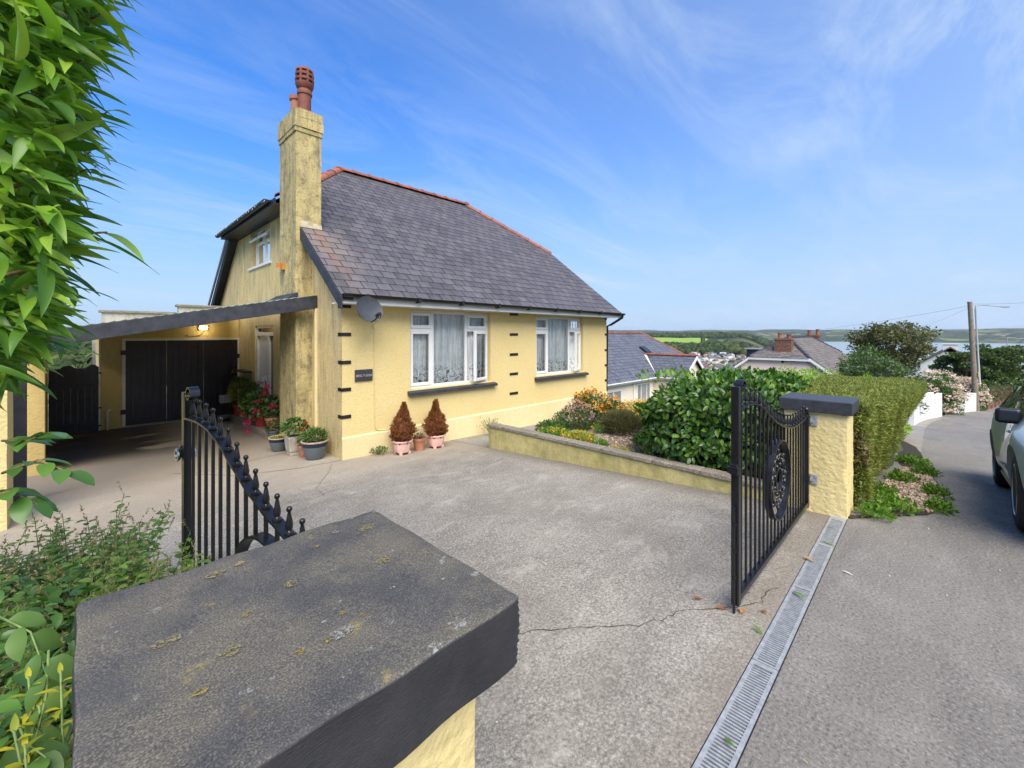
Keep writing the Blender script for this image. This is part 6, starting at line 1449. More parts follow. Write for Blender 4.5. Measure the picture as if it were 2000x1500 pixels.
woods('town_trees', RNG.uniform(17, 30.5, 230), RNG.uniform(560, 960, 230), (5, 9))
woods('roadside_scrub', RNG.uniform(20, 34, 160), RNG.uniform(130, 300, 160), (4, 8))
ROOFS = [pmat('town_slate', (.10, .11, .13), .7, .1, .1), pmat('town_brown_tile', (.13, .09, .07), .8, .1, .1), pmat('town_pale_roof', (.34, .36, .39), .6, .1, .1)]; WALLS = [M['whitepaint'], M['cream'], M['pinkwall']]
def town_mesh(k):
    a, b_, h, r = (5.5, 3.6, 4.6, 3.0) if k < 5 else (13, 6, 4.5, 1.2)
    mb = MB().box(-a, -b_, -3, a, b_, h); nf = len(mb.f); mb.add([(-a-.3, -b_-.3, h), (a+.3, -b_-.3, h), (a+.3, 0, h+r), (-a-.3, 0, h+r), (-a-.3, b_+.3, h), (a+.3, b_+.3, h)], [(0, 1, 2, 3), (3, 2, 5, 4), (0, 3, 4), (1, 5, 2)])
    n2 = len(mb.f)
    me = mb.mesh('town_house', [WALLS[k % 3], ROOFS[k % 3] if k < 5 else ROOFS[2], M['carglass']])
    w = MB()
    for x in (-3.2, 0, 3.2):
        for z in (1, 3.3): w.box(x-.6, -b_-.05, z-.6, x+.6, -b_-.01, z+.6)
    o = len(mb.v); mb.v += w.v; mb.f += [tuple(i+o for i in f) for f in w.f]
    me = mb.mesh('town_house', [WALLS[k % 3], ROOFS[k % 3] if k < 5 else ROOFS[2], M['carglass']])
    for i, p in enumerate(me.polygons): p.material_index = 0 if i < nf else (1 if i < n2 else 2)
    return me
TM = [town_mesh(k) for k in range(6)]
for i in range(150):
    th_ = random.uniform(20.5, 30.2); r_ = random.uniform(600, 965); x, y = from_polar(th_, r_); x = float(x); y = float(y)
    k = 5 if (r_ < 720 and random.random() < .35) else random.randrange(5)
    o = new_obj('town_house', TM[k]); o.location = (x, y, float(terrain(x, y))+.5); o.rotation_euler = (0, 0, random.uniform(-.5, .5)+(math.pi/2 if random.random() < .4 else 0)); tag(o, 'small far house among trees in the valley town', 'house', 'far houses in the valley town')
for (px, Yd, zt_) in ((1470, 120, 0),):
    t = thing('far_house', 'dark roofed house just behind the pink house on its left', 'house', tuple(at(px, 720, 60)))
    c = at(1480, 682, 58); MB().box(c.x-1, c.y-1.1, c.z-5, c.x+1, c.y+1.1, c.z).build('dormer_wall', M['wood'], t); MB().box(c.x-1.25, c.y-1.35, c.z+.003, c.x+1.25, c.y+1.35, c.z+.14).build('flat_roof', M['zinc'], t)
c = at(1868, 672, 62); t = thing('white_cottage', 'white gabled cottage with tall chimney partly behind the dark tree', 'house', (c.x, c.y, c.z-6))
MB().poly([[(-3.4, -7), (3.4, -7), (3.4, -3.1), (0, -.6), (-3.4, -3.1)]], lambda a, z, d: (c.x+d+.6, c.y+a+.6, c.z+z), 6).build('wall', M['whitepaint'], t)
for s in (-1, 1): MB().hexa([(c.x+.3, c.y+.6+s*3.8, c.z-3.45), (c.x+6.9, c.y+.6+s*3.8, c.z-3.45), (c.x+6.9, c.y+.6, c.z-.60), (c.x+.3, c.y+.6, c.z-.60)], [(c.x+.3, c.y+.6+s*3.8, c.z-3.25), (c.x+6.9, c.y+.6+s*3.8, c.z-3.25), (c.x+6.9, c.y+.6, c.z-.4), (c.x+.3, c.y+.6, c.z-.4)]).build('roof', M['oldtile'], t)
MB().box(c.x+.6, c.y-.2, c.z-1.2, c.x+1.6, c.y+1.4, c.z-.1).box(c.x+.5, c.y-.35, c.z-.1, c.x+1.7, c.y+1.55, c.z+.06).build('chimney', M['whitepaint'], t)
# ------------------------------------------------------------------ vegetation
def camxy(X, Yd): return (X*SN+Yd*CS, -X*CS+Yd*SN)
RV = np.array([SN, -CS, 0]); FV = np.array([CS, SN, 0])
# clipped hedge
HG = thing('clipped_hedge', 'neatly clipped olive green box-shaped hedge behind the far gate pillar', 'hedge', (9.5, 1, -.4))
HU0, HU1 = 5.26, 13.9
vr = lambda u: .44-.040*(u-5.26)      # top, road side
vl = lambda u: 1.12+.115*(u-5.26)
ht = lambda u: .97-.047*(u-5.26)
gz = lambda u: float(zr(u))
mb = MB(); n = 18
for i in range(n+1):
    u = HU0+(HU1-HU0)*i/n; k = .06
    for (v, z) in ((.48+k, gz(u)-.1), (.46+k, gz(u)+.35), (vr(u)+k, ht(u)-.12), (vr(u)+k+.10, ht(u)-k), (vl(u)-k-.1, ht(u)-k), (vl(u)-k, ht(u)-.14), (vl(u)-k, gz(u)-.4)):
        mb.v.append((u+(k if i == 0 else (-k if i == n else 0)), v+.02*math.sin(u*3.1+z*5), z+.02*math.sin(u*2.3+v*4)))
for i in range(n):
    for j in range(6): mb.f.append((i*7+j, i*7+j+1, (i+1)*7+j+1, (i+1)*7+j))
mb.f += [tuple(range(7)), tuple(n*7+j for j in range(6, -1, -1))]
mb.build('hedge_core', M['hedgecore'], HG, 180)
def hedge_side(n):
    k = RNG.random(n)**1.35; u = HU0+(HU1-HU0)*k; f = RNG.random(n); zb = zr(u)+.08; zt_ = ht(u); z = zb+(zt_-zb)*f
    v = np.where(f < .25, .48, .48+(vr(u)-.48)*np.clip((f-.25)/.6, 0, 1))+RNG.normal(size=n)*.018+.025*np.sin(u*3.1+z*4.5)+.02*np.sin(u*9+z*7)
    d = np.stack([RNG.normal(size=n)*.7, -np.abs(RNG.normal(size=n))*.7-.3, RNG.normal(size=n)*.6+.45], -1); return np.stack([u, v, z], -1), d, np.tile([0, -1, .3], (n, 1))
def hedge_top(n):
    k = RNG.random(n)**1.3; u = HU0+(HU1-HU0)*k; f = RNG.random(n); v = vr(u)+(vl(u)-vr(u))*f; z = ht(u)+RNG.normal(size=n)*.012-.07*np.exp(-np.minimum(f, 1-f)*22)+.02*np.sin(u*2.3+v*4)+.012*np.sin(u*14)
    d = np.stack([RNG.normal(size=n)*.8, RNG.normal(size=n)*.8, np.abs(RNG.normal(size=n))*.5+.25], -1); return np.stack([u, v, z], -1), d, np.tile([0, 0, 1.], (n, 1))
def hedge_end(n):
    v = RNG.uniform(.46, 1.15, n); z = RNG.uniform(-.1, .95, n); u = HU0+RNG.normal(size=n)*.02; d = np.stack([-np.abs(RNG.normal(size=n))*.7-.3, RNG.normal(size=n)*.7, RNG.normal(size=n)*.6+.45], -1); return np.stack([u, v, z], -1), d, np.tile([-1, 0, .3], (n, 1))
SPR = blade_t(1, .42, .2)
for nm, fn, n in (('side_foliage', hedge_side, 76000), ('top_foliage', hedge_top, 62000), ('end_foliage', hedge_end, 7000)):
    p, d, up = fn(n); foliage(HG, nm, M['hedge'], SPR, mats_from(p, d, up+RNG.normal(size=p.shape)*.5, RNG.uniform(.018, .036, len(p))), 0)
p, d, up = hedge_end(160); p[:, 2] = RNG.uniform(.35, .72, 160); p[:, 1] = RNG.uniform(.42, .56, 160); foliage(HG, 'brown_patch', M['dry'], SPR, mats_from(p, d, up, RNG.uniform(.03, .06, 160)), 0)
# lime hedge beyond it
def rough_crown(t, mat, c, r, n, size, tmpl, core=True, name='foliage', nsing=0, zlo=-.7, lump=.18, up=.3, jit=.6):
    d = unit(RNG.normal(size=(int(n*1.5), 3))); d = d[d[:, 2] > zlo][:n]; ph = random.uniform(0, 6)
    k = (1+lump*np.sin(d[:, 0]*6+ph)*np.cos(d[:, 1]*5+ph*2)+lump*.7*np.sin(d[:, 2]*9+d[:, 0]*4+ph))*RNG.uniform(.72, 1.04, len(d))
    p = np.array(c)+d*np.array(r)*k[:, None]; dd = d+RNG.normal(size=d.shape)*jit; dd[:, 2] += up
    if core: MB().sphere(c, 1, 14, 10, tuple(q*.70 for q in r)).build('inner_twigs', M['bushcore'], t, 180)
    return foliage(t, name, M[mat], tmpl, mats_from(p, dd, d+RNG.normal(size=d.shape)*.4, RNG.uniform(size[0], size[1], len(p))), nsing)
for i, (u, v, z, r, lb) in enumerate(((15.0, 1.25, -.55, (.8, .8, .85), 'bright lime shrub at the road end of the clipped hedge'), (15.2, 2.7, -.32, (1.1, 1.25, .88), 'bright lime shrub behind the middle of the clipped hedge'), (13.2, 3.3, -.25, (1.1, 1.1, .80), 'bright lime shrub between hedge and pink house'), (10.6, 3.2, -.20, (1.0, .8, .66), 'bright lime shrub behind the left end of the clipped hedge'))):
    t = thing('lime_shrub', lb, 'shrub', (u, v, z-1.5), group='lime shrubs'); rough_crown(t, 'lime', (u, v, z), r, 6500, (.05, .10), OVS); MB().tube([(u, v, z-1.6), (u, v, z)], .05, 8).build('trunk', M['bark'], t, 60)
t = thing('round_shrub', 'dark green rounded shrub behind the white wall', 'shrub', (23.5, 1.5, -2.2)); rough_crown(t, 'darkgreen', (23.5, 1.55, -.75), (1.75, 1.15, 1.45), 9000, (.08, .16), OVS); MB().tube([(23.5, 1.55, -2.6), (23.5, 1.55, -.8)], .08, 8).build('trunk', M['bark'], t, 60)
t = thing('round_shrub', 'lighter green shrub just behind the dark rounded one', 'shrub', (27.0, 2.3, -2.6)); rough_crown(t, 'greenleaf', (26.5, 2.2, -.35), (1.2, 1.0, 1.2), 4000, (.08, .16), OVS); MB().tube([(26.5, 2.2, -3.), (26.5, 2.2, -.4)], .08, 8).build('trunk', M['bark'], t, 60)
# hydrangea
for c, r, lb in (((36.3, -.25, -2.25), (1.5, 1.15, 1.55), 'large pale pink hydrangea in the white gateway'), ((45.3, -2.0, -2.9), (1.2, .9, 1.25), 'smaller pink hydrangea right of the pole')):
    t = thing('hydrangea', lb, 'shrub', (c[0], c[1], c[2]-1.4), group='hydrangeas'); rough_crown(t, 'greenleaf', c, r, 4500, (.08, .15), OVS, lump=.08); n = 85
    d = unit(RNG.normal(size=(300, 3))); d = d[(d[:, 2] > -.3) & ((d[:, 0] < .3) | (d[:, 1] < .2))][:n]
    for dd in d: q = np.array(c)+dd*np.array(r)*random.uniform(1.04, 1.14); flowerheads(t, M['hydr'], [tuple(q)], random.uniform(.15, .21), 26, 'flower_head')
# trees
def tree(label, cat, base, top, rad, mat, n, size, clusters, name='tree', group=None, trunk=.16, flat=1., tmpl=None, lowz=.25, nst=1):
    base = Vector(base); t = thing(name, label, cat, tuple(base), group=group); h = top-base.z; mb = MB(); cs = []
    for s in range(nst):
        off = Vector((random.uniform(-.5, .5), random.uniform(-.5, .5), 0))*(nst > 1); mb.tube([base+off*.4, base+off+Vector((.1*h*random.uniform(-1, 1)*.5, .05*h*random.uniform(-1, 1), h*.45)), base+off*2+Vector((0, 0, h*.85))], [trunk, trunk*.7, trunk*.2], 8)
    for i in range(clusters):
        q = random.uniform(0, 6.28); f = lowz+(1-lowz)*(i+.5)/clusters; prof = math.sin(math.pi*min(1, .18+.78*(1-(f-lowz)/(1-lowz))))**.7
        rr = rad*prof*math.sqrt(random.uniform(.1, 1)); c = base+Vector((math.cos(q)*rr, math.sin(q)*rr, h*f*random.uniform(.93, 1.0))); cs.append((c, rad*random.uniform(.18, .38)))
        mb.tube([base+Vector((0, 0, h*f*.55)), (base+Vector((0, 0, h*f*.75))).lerp(c, .5), c], [trunk*.35, trunk*.2, trunk*.08], 5)
    mb.build('trunk', M['bark'], t, 180); P = []; D = []
    for c, r in cs:
        d = unit(RNG.normal(size=(n//clusters, 3))); k = RNG.uniform(.35, 1.05, (len(d), 1)); P.append(np.array(c)+d*np.array([r, r, r*.72*flat])*k); D.append(d+RNG.normal(size=d.shape)*.6)
    P = np.concatenate(P); D = np.concatenate(D); foliage(t, 'crown', M[mat], tmpl or DIAM_T, mats_from(P, D, RNG.normal(size=P.shape), RNG.uniform(size[0], size[1], len(P))), 0, smooth=False); return t
b_ = at(1742, 772, 42); tree('tall airy brown-green tree against the sea behind the dark shrub', 'tree', b_, at(1742, 634, 42).z, 3.0, 'tree1', 12500, (.14, .30), 84, trunk=.15, nst=3, lowz=.34)
b_ = at(1700, 760, 40); tree('low dull green tree at the end of the pink house roof', 'tree', b_, at(1700, 701, 40).z, 1.7, 'darkgreen', 5000, (.12, .26), 14, trunk=.1)
for px, top, Yd, rad, lb in ((1890, 684, 47, 2.6, 'spreading dark conifer-like tree just left of the telegraph pole'), (1930, 672, 50, 3.3, 'broad dark tree right of the telegraph pole'), (1985, 676, 52, 3.4, 'dark tree at the right edge beyond the distant lamp'), (2050, 668, 54, 3.4, 'dark tree beyond the right edge behind the car')):
    b_ = at(px, 790, Yd); tree(lb, 'tree', b_, at(px, top, Yd).z, rad, 'darkgreen', 11000, (.16, .36), 44, group='dark trees beyond the pole', flat=.45, lowz=.12, trunk=.2)
t = thing('low_hedge', 'dry brown-green low hedge between the brick piers', 'hedge', (57, -4.4, -5)); n = 9000; u = RNG.uniform(46.8, 67.5, n); v = road_edge(u)+.12+RNG.normal(size=n)*.14; z = zr(u)+.4+RNG.uniform(0, 1.15, n); foliage(t, 'foliage', M['heather'], SPR, mats_from(np.stack([u, v, z], -1), RNG.normal(size=(n, 3))+[0, -.5, .6], RNG.normal(size=(n, 3)), RNG.uniform(.10, .22, n)), 0)

# glossy laurel behind the right gate
LB = thing('laurel_bush', 'glossy broad-leaved evergreen bush overhanging the low garden wall', 'shrub', (6.0, 2.0, 0))
mb = MB(); mb.sphere((0, 0, 0), 1, 16, 10)
mb.v = [(6.05+math.copysign(abs(x)**.6, x)*.85, 1.95+math.copysign(abs(y)**.6, y)*.60, .50+math.copysign(abs(z)**.6, z)*.46) for x, y, z in mb.v]; mb.build('inner_twigs', M['bushcore'], LB, 180)
n = 12500; q_ = RNG.uniform(-1, 1, (n, 3)); ax_ = RNG.choice(3, n, p=[.30, .36, .34]); q_[np.arange(n), ax_] = np.sign(q_[np.arange(n), ax_]); q_ = q_/((np.abs(q_)**4.5).sum(1, keepdims=True)**(1/4.5))
d = unit(np.sign(q_)*np.abs(q_)**3.0); kk = d[:, 2] > -.6; q_ = q_[kk]; d = d[kk]
k = RNG.uniform(.84, 1.03, (len(d), 1))*(1+.06*np.sin(q_[:, :1]*6+q_[:, 1:2]*5)+.05*np.sin(q_[:, 2:3]*8+q_[:, :1]*3)); p = np.array([6.05, 1.95, .52])+q_*np.array([1.06, .80, .58])*k; p[:, 2] -= .20*np.clip((p[:, 1]-2.0)/.7, 0, 1)*np.clip((p[:, 2]-.2)/.8, 0, 1)
dd = d*.7+RNG.normal(size=d.shape)*.55; dd[:, 2] += np.where(d[:, 2] > .45, .55, -.25)
LT = [leaf_t(1, .50, 4, .22, .22, 'oval'), leaf_t(1, .44, 4, .3, .35, 'oval')]
pk = (p[:, 0] > 4.72)
vis = np.linalg.norm(p-CAMP, axis=1)-.6*(d@unit(CAMP-np.array([6.05, 1.95, .5])))
foliage(LB, 'foliage', M['laurel'], LT, mats_from(p[pk], dd[pk], d[pk]+RNG.normal(size=d[pk].shape)*.35, RNG.uniform(.060, .098, pk.sum())), 295, 'leaf', score=vis[pk])
c2 = np.array([7.6, 2.35, .18]); n = 4200; d = unit(RNG.normal(size=(n, 3))); p = c2+np.sign(d)*np.abs(d)**.7*np.array([1.0, .85, .62])*RNG.uniform(.8, 1.05, (n, 1)); dd = d*.7+RNG.normal(size=d.shape)*.5; dd[:, 2] += .4
foliage(LB, 'back_foliage', M['laurel'], LT, mats_from(p, dd, d+RNG.normal(size=d.shape)*.35, RNG.uniform(.065, .105, n)), 0)
n = 420; p = np.stack([RNG.uniform(5.1, 8.0, n), RNG.uniform(1.2, 2.9, n), RNG.uniform(1.0, 1.12, n)], -1); p[:, 2] -= .18*np.clip(p[:, 0]-6.6, 0, 2); foliage(LB, 'young_shoots', M['weed'], LT, mats_from(p, RNG.normal(size=(n, 3))*.4+[0, 0, .9], RNG.normal(size=(n, 3)), RNG.uniform(.05, .085, n)), 0)
mb = MB()
for i in range(9): q = random.uniform(0, 6.28); mb.tube([(6.05+.1*math.cos(q), 1.95+.1*math.sin(q), -.1), (6.05+.35*math.cos(q), 1.95+.3*math.sin(q), .35), (6.05+.8*math.cos(q), 1.95+.6*math.sin(q), .75)], [.025, .018, .006], 6)
mb.build('branches', M['bark'], LB, 180, kind='stuff')

# garden flowers
def gpl(u, v): return float(garden_z(u, v))
def clump(label, u, v, r, h, mat, n, size, tmpl, cat='plant', name='garden_plant', up=.8, fl=None, nf=0, fs=.03, fmat=None, group=None, ftop=.75):
    z = gpl(u, v); t = thing(name, label, cat, (u, v, z), group=group)
    p, d = ell(n, (u, v, z+h*.45), (r, r, h*.55), .3, -.9); p[:, 2] = np.maximum(p[:, 2], z+.02); dd = d+RNG.normal(size=d.shape)*.5; dd[:, 2] += up
    foliage(t, 'foliage', M[mat], tmpl, mats_from(p, dd, d+RNG.normal(size=d.shape)*.4, RNG.uniform(size[0], size[1], len(p))), 0)
    sp, sd = ell(60, (u, v, z+h*.5), (r*.8, r*.8, h*.5), .5, .0); stems(t, (u, v, z), sp[:40], .003)
    if fmat:
        q, d = ell(nf*3, (u, v, z+h*.5), (r*1.1, r*1.1, h*.68), .45, .0); q = q[q[:, 2] > z+h*ftop-.1][:nf]; P = []; D = []; S = []
        for c in q:
            ax = unit(np.array([random.gauss(0, .35)-.25, random.gauss(0, .35)-.35, 1.]))
            x = unit(np.cross(ax, [.3, .8, .1])); y = np.cross(ax, x)
            for k in range(8): a = k*math.pi/4; P.append(c); D.append(x*math.cos(a)+y*math.sin(a)+ax*.15); S.append(fs*random.uniform(.8, 1.2))
        foliage(t, 'flowers', M[fmat], leaf_t(1, .62, 2, .1, .1, 'oval'), mats_from(np.array(P), np.array(D), np.tile([0, 0, 1.], (len(P), 1)), np.array(S)), 0)
        if name in ('coneflower',):
            mb = MB()
            for c in q: mb.sphere(tuple(c+np.array([0, 0, .008])), fs*.26, 6, 5)
            mb.build('seed_heads', M['bark'], t, 180, kind='stuff')
    return t
clump('tall orange and yellow coneflowers against the house wall', 6.75, 4.55, .38, .62, 'greenleaf', 1500, (.05, .10), LN, name='coneflower', nf=110, fs=.045, fmat='orangefl')
clump('orange coneflower clump behind the heather mound', 6.65, 4.05, .25, .48, 'greenleaf', 900, (.05, .10), LN, name='coneflower', nf=55, fs=.045, fmat='orangefl')
clump('low spreading yellow daisies at the far side of the garden', 7.35, 3.75, .62, .40, 'weed', 3000, (.03, .06), LN, nf=260, fs=.036, fmat='yellowfl', name='daisies')
clump('dusty pink seed-headed plant left of the coneflowers', 6.0, 4.35, .30, .46, 'darkgreen', 1300, (.03, .07), LN, nf=90, fs=.03, fmat='pinkfl', name='sedum')
clump('dense brownish heather mound in the middle of the garden', 6.25, 3.62, .36, .36, 'heather', 4200, (.05, .11), blade_t(1, .12, .1), name='heather', up=1.2)
clump('bright green and yellow ground plant beside the wall coping, left end', 5.28, 4.25, .26, .13, 'weed', 900, (.025, .05), OVS, nf=36, fs=.022, fmat='yellowfl', name='ground_plant', ftop=.4)
clump('yellow-green ground plant beside the wall coping, middle', 5.25, 3.75, .26, .14, 'yelgreen', 900, (.025, .05), OVS, nf=30, fs=.022, fmat='yellowfl', name='ground_plant', ftop=.4)
clump('mixed green ground plant near the back of the garden', 5.65, 4.55, .32, .20, 'greenleaf', 1100, (.03, .06), OVS, name='ground_plant')
clump('small lime spurge between the paving slabs', 5.95, 3.86, .12, .18, 'weed', 300, (.025, .05), LN, nf=8, fs=.02, fmat='yellowfl', name='spurge')
clump('small green weed at the foot of the wall coping', 5.12, 3.30, .12, .13, 'weed', 260, (.025, .05), OVS, name='weed')
clump('straggly brown-leaved plant in front of the glossy bush', 5.25, 2.62, .26, .26, 'darkgreen', 340, (.05, .10), LN, name='straggly_plant')
clump('tan leaved plant tucked behind the straggly one', 5.55, 2.85, .2, .3, 'dry', 260, (.05, .10), LN, name='straggly_plant')
clump('low yellow stonecrop spilling over the gravel', 5.15, 3.0, .18, .06, 'yelgreen', 400, (.015, .03), OVS, name='stonecrop', nf=20, fs=.015, fmat='yellowfl', ftop=.3)
clump('thin weedy seedlings against the house plinth behind the low wall', 5.6, 6.1, .3, .34, 'dry', 60, (.03, .06), LN, name='seedlings')
clump('green weed on the path at the foot of the house wall', 7.8, 6.1, .16, .2, 'darkgreen', 220, (.03, .06), OVS, name='weed')
clump('dark little weed on the drive between the house corner and the pink pot', 3.35, 6.30, .16, .10, 'darkgreen', 150, (.02, .04), OVS, name='weed').location.z = -.26
t = thing('brown_conifer', 'brown-orange feathery conifer beside the glossy bush', 'conifer', (6.75, 3.1, 0)); n = 2400; f = RNG.random(n); q = RNG.uniform(0, 6.28, n); rr = .20*(1-f*.75)*np.sqrt(RNG.random(n)); p = np.stack([6.75+rr*np.cos(q), 3.1+rr*np.sin(q), .02+.62*f], -1); foliage(t, 'foliage', M['conifer'], blade_t(1, .28, .1), mats_from(p, np.stack([np.cos(q), np.sin(q), np.full(n, 1.2)], -1), RNG.normal(size=(n, 3)), RNG.uniform(.04, .08, n)), 0)
t = thing('far_garden_wall', 'low reddish brick garden wall behind the yellow daisies', 'wall', (10.8, 4, -.3))
for k in range(4):
    for i in range(14): a = 2.4+i*.23+(.115 if k % 2 else 0); MB().box(10.75, a+.004, -.62+k*.082, 10.86, a+.222, -.542+k*.082).build('brick', M['brick'], t)
# weeds in the verge
for (u, v, r, lb) in ((5.02, .36, .16, 'weed tuft at the foot of the far gate pillar'), (5.45, .25, .22, 'largest bright weed clump beside the hedge foot'), (6.0, .36, .16, 'weed clump midway along the hedge foot'), (7.2, .25, .2, 'weed clump beside the gravel'), (9.3, .20, .28, 'tall weed clump at the far end of the verge'), (6.6, -.04, .16, 'weed tuft at the road edge of the gravel'), (5.75, -.06, .14, 'small weed tuft at the near corner of the gravel'), (8.2, .05, .2, 'yellowish weed at the far road edge of the verge')):
    z = float(zr(u))+.01; t = thing('verge_weed', lb, 'weed', (u, v, z), group='weeds in the verge'); r *= .72; r *= 1.12; n = int(1900*r); p, d = ell(n, (u, v, z+.01), (r, r, .10), .1, -.1); dd = d*.8+RNG.normal(size=d.shape)*.4; dd[:, 2] += .5
    foliage(t, 'foliage', M['weed'], OVS, mats_from(p, dd, d, RNG.uniform(.03, .06, len(p))), 0)
# leaves and litter lying about
def litter(label, pts, mat, size, tm=OVS, name='fallen_leaf'):
    for (u, v, s) in pts:
        z = Gf(u, v)+.006; o = new_obj(name, npmesh(name, tm[0], tm[1], M[mat])); a = random.uniform(0, 6.28); o.matrix_basis = Matrix.Translation((u, v, z+.004)) @ Matrix.Rotation(a, 4, 'Z') @ Matrix.Rotation(random.uniform(-.3, .5), 4, 'X') @ Matrix.Diagonal((s, s, s, 1)); tag(o, label, 'leaf', label)
for lb, q, mt, tm_, nm, gp in (
    ('brown dead leaf just left of the drop bolt of the right gate', (2.70, .93, .07), 'deadleaf', OVS, 'fallen_leaf', 'dead leaves by the gate'),
    ('curled brown dead leaf right under the free post of the right gate', (2.80, .80, .075), 'deadleaf', OVS, 'fallen_leaf', 'dead leaves by the gate'),
    ('small dead leaf behind the drop bolt of the right gate', (2.74, 1.02, .055), 'deadleaf', OVS, 'fallen_leaf', 'dead leaves by the gate'),
    ('dead leaf lying on the concrete crack towards the drain', (2.86, .72, .05), 'deadleaf', OVS, 'fallen_leaf', 'dead leaves by the gate'),
    ('single orange leaf lying on the drain grating', (3.72, .60, .07), 'deadleaf', OVS, 'fallen_leaf', None),
    ('largest green weed sprig in the drain, beside the gate post', (3.20, .63, .11), 'weed', LN, 'weed_sprig', 'weeds in the drain'),
    ('green weed sprig at the concrete edge of the drain', (2.62, .65, .08), 'weed', LN, 'weed_sprig', 'weeds in the drain'),
    ('green weed sprig in the grating nearest the camera', (1.70, .56, .09), 'weed', LN, 'weed_sprig', 'weeds in the drain'),
    ('small green weed sprig second nearest the camera in the grating', (1.84, .60, .07), 'weed', LN, 'weed_sprig', 'weeds in the drain'),
    ('green weed sprig at the far grating joint by the pillar', (4.14, .61, .09), 'weed', LN, 'weed_sprig', 'weeds in the drain'),
    ('dark green sprig on the farthest grating by the pillar', (4.5, .58, .07), 'weed', LN, 'weed_sprig', 'weeds in the drain'),
    ('pale curl of litter on the tarmac beside the drain', (3.72, .44, .07), 'whitefl', LN, 'litter', None),
    ('tiny yellow leaf alone in the middle of the tarmac', (2.35, -.22, .03), 'yellowfl', LN, 'fallen_leaf', None),
    ('tiny pale leaf on the tarmac near the drain', (1.95, .33, .025), 'dryleaf', LN, 'fallen_leaf', None)):
    u, v, s_ = q; z = Gf(u, v)+.009; o = new_obj(nm, npmesh(nm, tm_[0], tm_[1], M[mt])); o.matrix_basis = Matrix.Translation((u, v, z)) @ Matrix.Rotation(random.uniform(0, 6.28), 4, 'Z') @ Matrix.Rotation(random.uniform(.1, .5), 4, 'X') @ Matrix.Diagonal((s_, s_, s_, 1)); tag(o, lb, 'leaf' if 'leaf' in nm else 'litter' if nm == 'litter' else 'weed', gp)

# ------------------------------------------------------------------ planting at the left, close to the camera
BL = thing('leafy_shrub', 'tall shrub with long glossy drooping leaves filling the left edge', 'shrub', camxy(-1.75, 1.4)+(0.,))
LL = [leaf_t(1, .22, 8, .50, .30, 'lance', .03), leaf_t(1, .25, 8, .42, .42, 'lance', .05), leaf_t(1, .19, 8, .55, .20, 'lance', .03)]
def left_edge(z):    # lateral limit of the mass, as X/Y slope, by height
    return np.interp(z, [-.2, -.1, 0, .12, .3, .5, .7, .9], [-1.25, -1.20, -1.15, -1.10, -1.08, -1.06, -1.03, -.99])+.015*np.sin(np.asarray(z)*31)
n = 9000; Yd = RNG.uniform(.9, 2.1, n); z = 1.65+RNG.uniform(-.10, 1.05, n)*Yd; dep = np.abs(RNG.normal(size=n))*.24; Xs = (left_edge((z-1.65)/Yd)-dep)*Yd
keep = (z < 1.28+.95*(Yd*0+1)) | True
P = RV*Xs[:, None]+FV*Yd[:, None]; P[:, 2] = z
D = RV*(RNG.normal(size=n)*.28+.72)[:, None]+FV*(RNG.normal(size=n)*.45-.05)[:, None]; D[:, 2] = RNG.normal(size=n)*.28-.10
S = .06+.085*RNG.random(n)**1.3
UPV = np.tile([0, 0, 1.], (n, 1))+RNG.normal(size=(n, 3))*.45
foliage(BL, 'foliage', M['bigleaf'], LL, mats_from(P, D, UPV, S), 298, 'leaf', score=np.linalg.norm(P-CAMP, axis=1)+dep*1.5)
mb = MB()
for i in range(46):
    zz = random.uniform(1.5, 2.9); Yq = random.uniform(.95, 1.9); e_ = RV*(float(left_edge((zz-1.65)/Yq))-.03)*Yq+FV*Yq; s_ = RV*(float(left_edge((zz-1.65)/Yq))*Yq-.6)+FV*(Yq+.1)
    mb.tube([tuple(s_+np.array([0, 0, zz-.25])), tuple((s_+e_)/2+np.array([0, 0, zz-.05])), tuple(e_+np.array([0, 0, zz]))], [.012, .008, .004], 6)
mb.build('branches', M['redstem'], BL, 180, kind='stuff')
mb = MB()
for k in range(4):
    b_ = camxy(-2.5+.1*k, 1.3+.12*k); mb.tube([(b_[0], b_[1], -.2), (b_[0]+.05, b_[1]-.03, 1.2), (b_[0]+.1, b_[1]-.1, 2.6)], [.04, .03, .015], 8)
mb.build('trunk', M['bark'], BL, 180)
# hero sprays reaching out over the sky
def spray(parent, pts, mat, tmpl, size, n, r=.005, stem='redstem', droop=-.15, nm='leaf', endlen=1.):
    pts = [np.array(RV*p[0]+FV*p[1]+np.array([0, 0, p[2]])) for p in pts]; MB().tube([tuple(p) for p in pts], [r, r*.8, r*.5][:len(pts)] if len(pts) == 3 else r, 6).build('twig', M[stem], parent, 180)
    sh = [npmesh(nm, t_[0], t_[1], M[mat], None, True) for t_ in (tmpl if isinstance(tmpl, list) else [tmpl])]; off = np.array(ORG[parent.name])
    for i in range(n):
        f = (i+.6)/n; k = f*(len(pts)-1); a = min(int(k), len(pts)-2); c = pts[a]+(pts[a+1]-pts[a])*(k-a); ax = unit(pts[a+1]-pts[a]); sd_ = unit(np.cross(ax, [0, 0, 1.]))*(1 if i % 2 else -1)
        d = ax*(.75+.8*(f > .85))+sd_*(.65 if f < .85 else .2)+np.array([0, 0, droop+random.gauss(0, .12)]); s = random.uniform(*size)
        m4 = mats_from(c[None], d[None], np.array([[random.gauss(0, .25), random.gauss(0, .25), 1.]]), s)[0]; m4[:3, 3] -= off
        o = new_obj(nm, sh[i % len(sh)], parent); o.matrix_basis = Matrix(m4.tolist())
LLL = [leaf_t(1, .17, 9, .25, .22, 'lance', .03), leaf_t(1, .20, 9, .3, .30, 'lance', .03)]
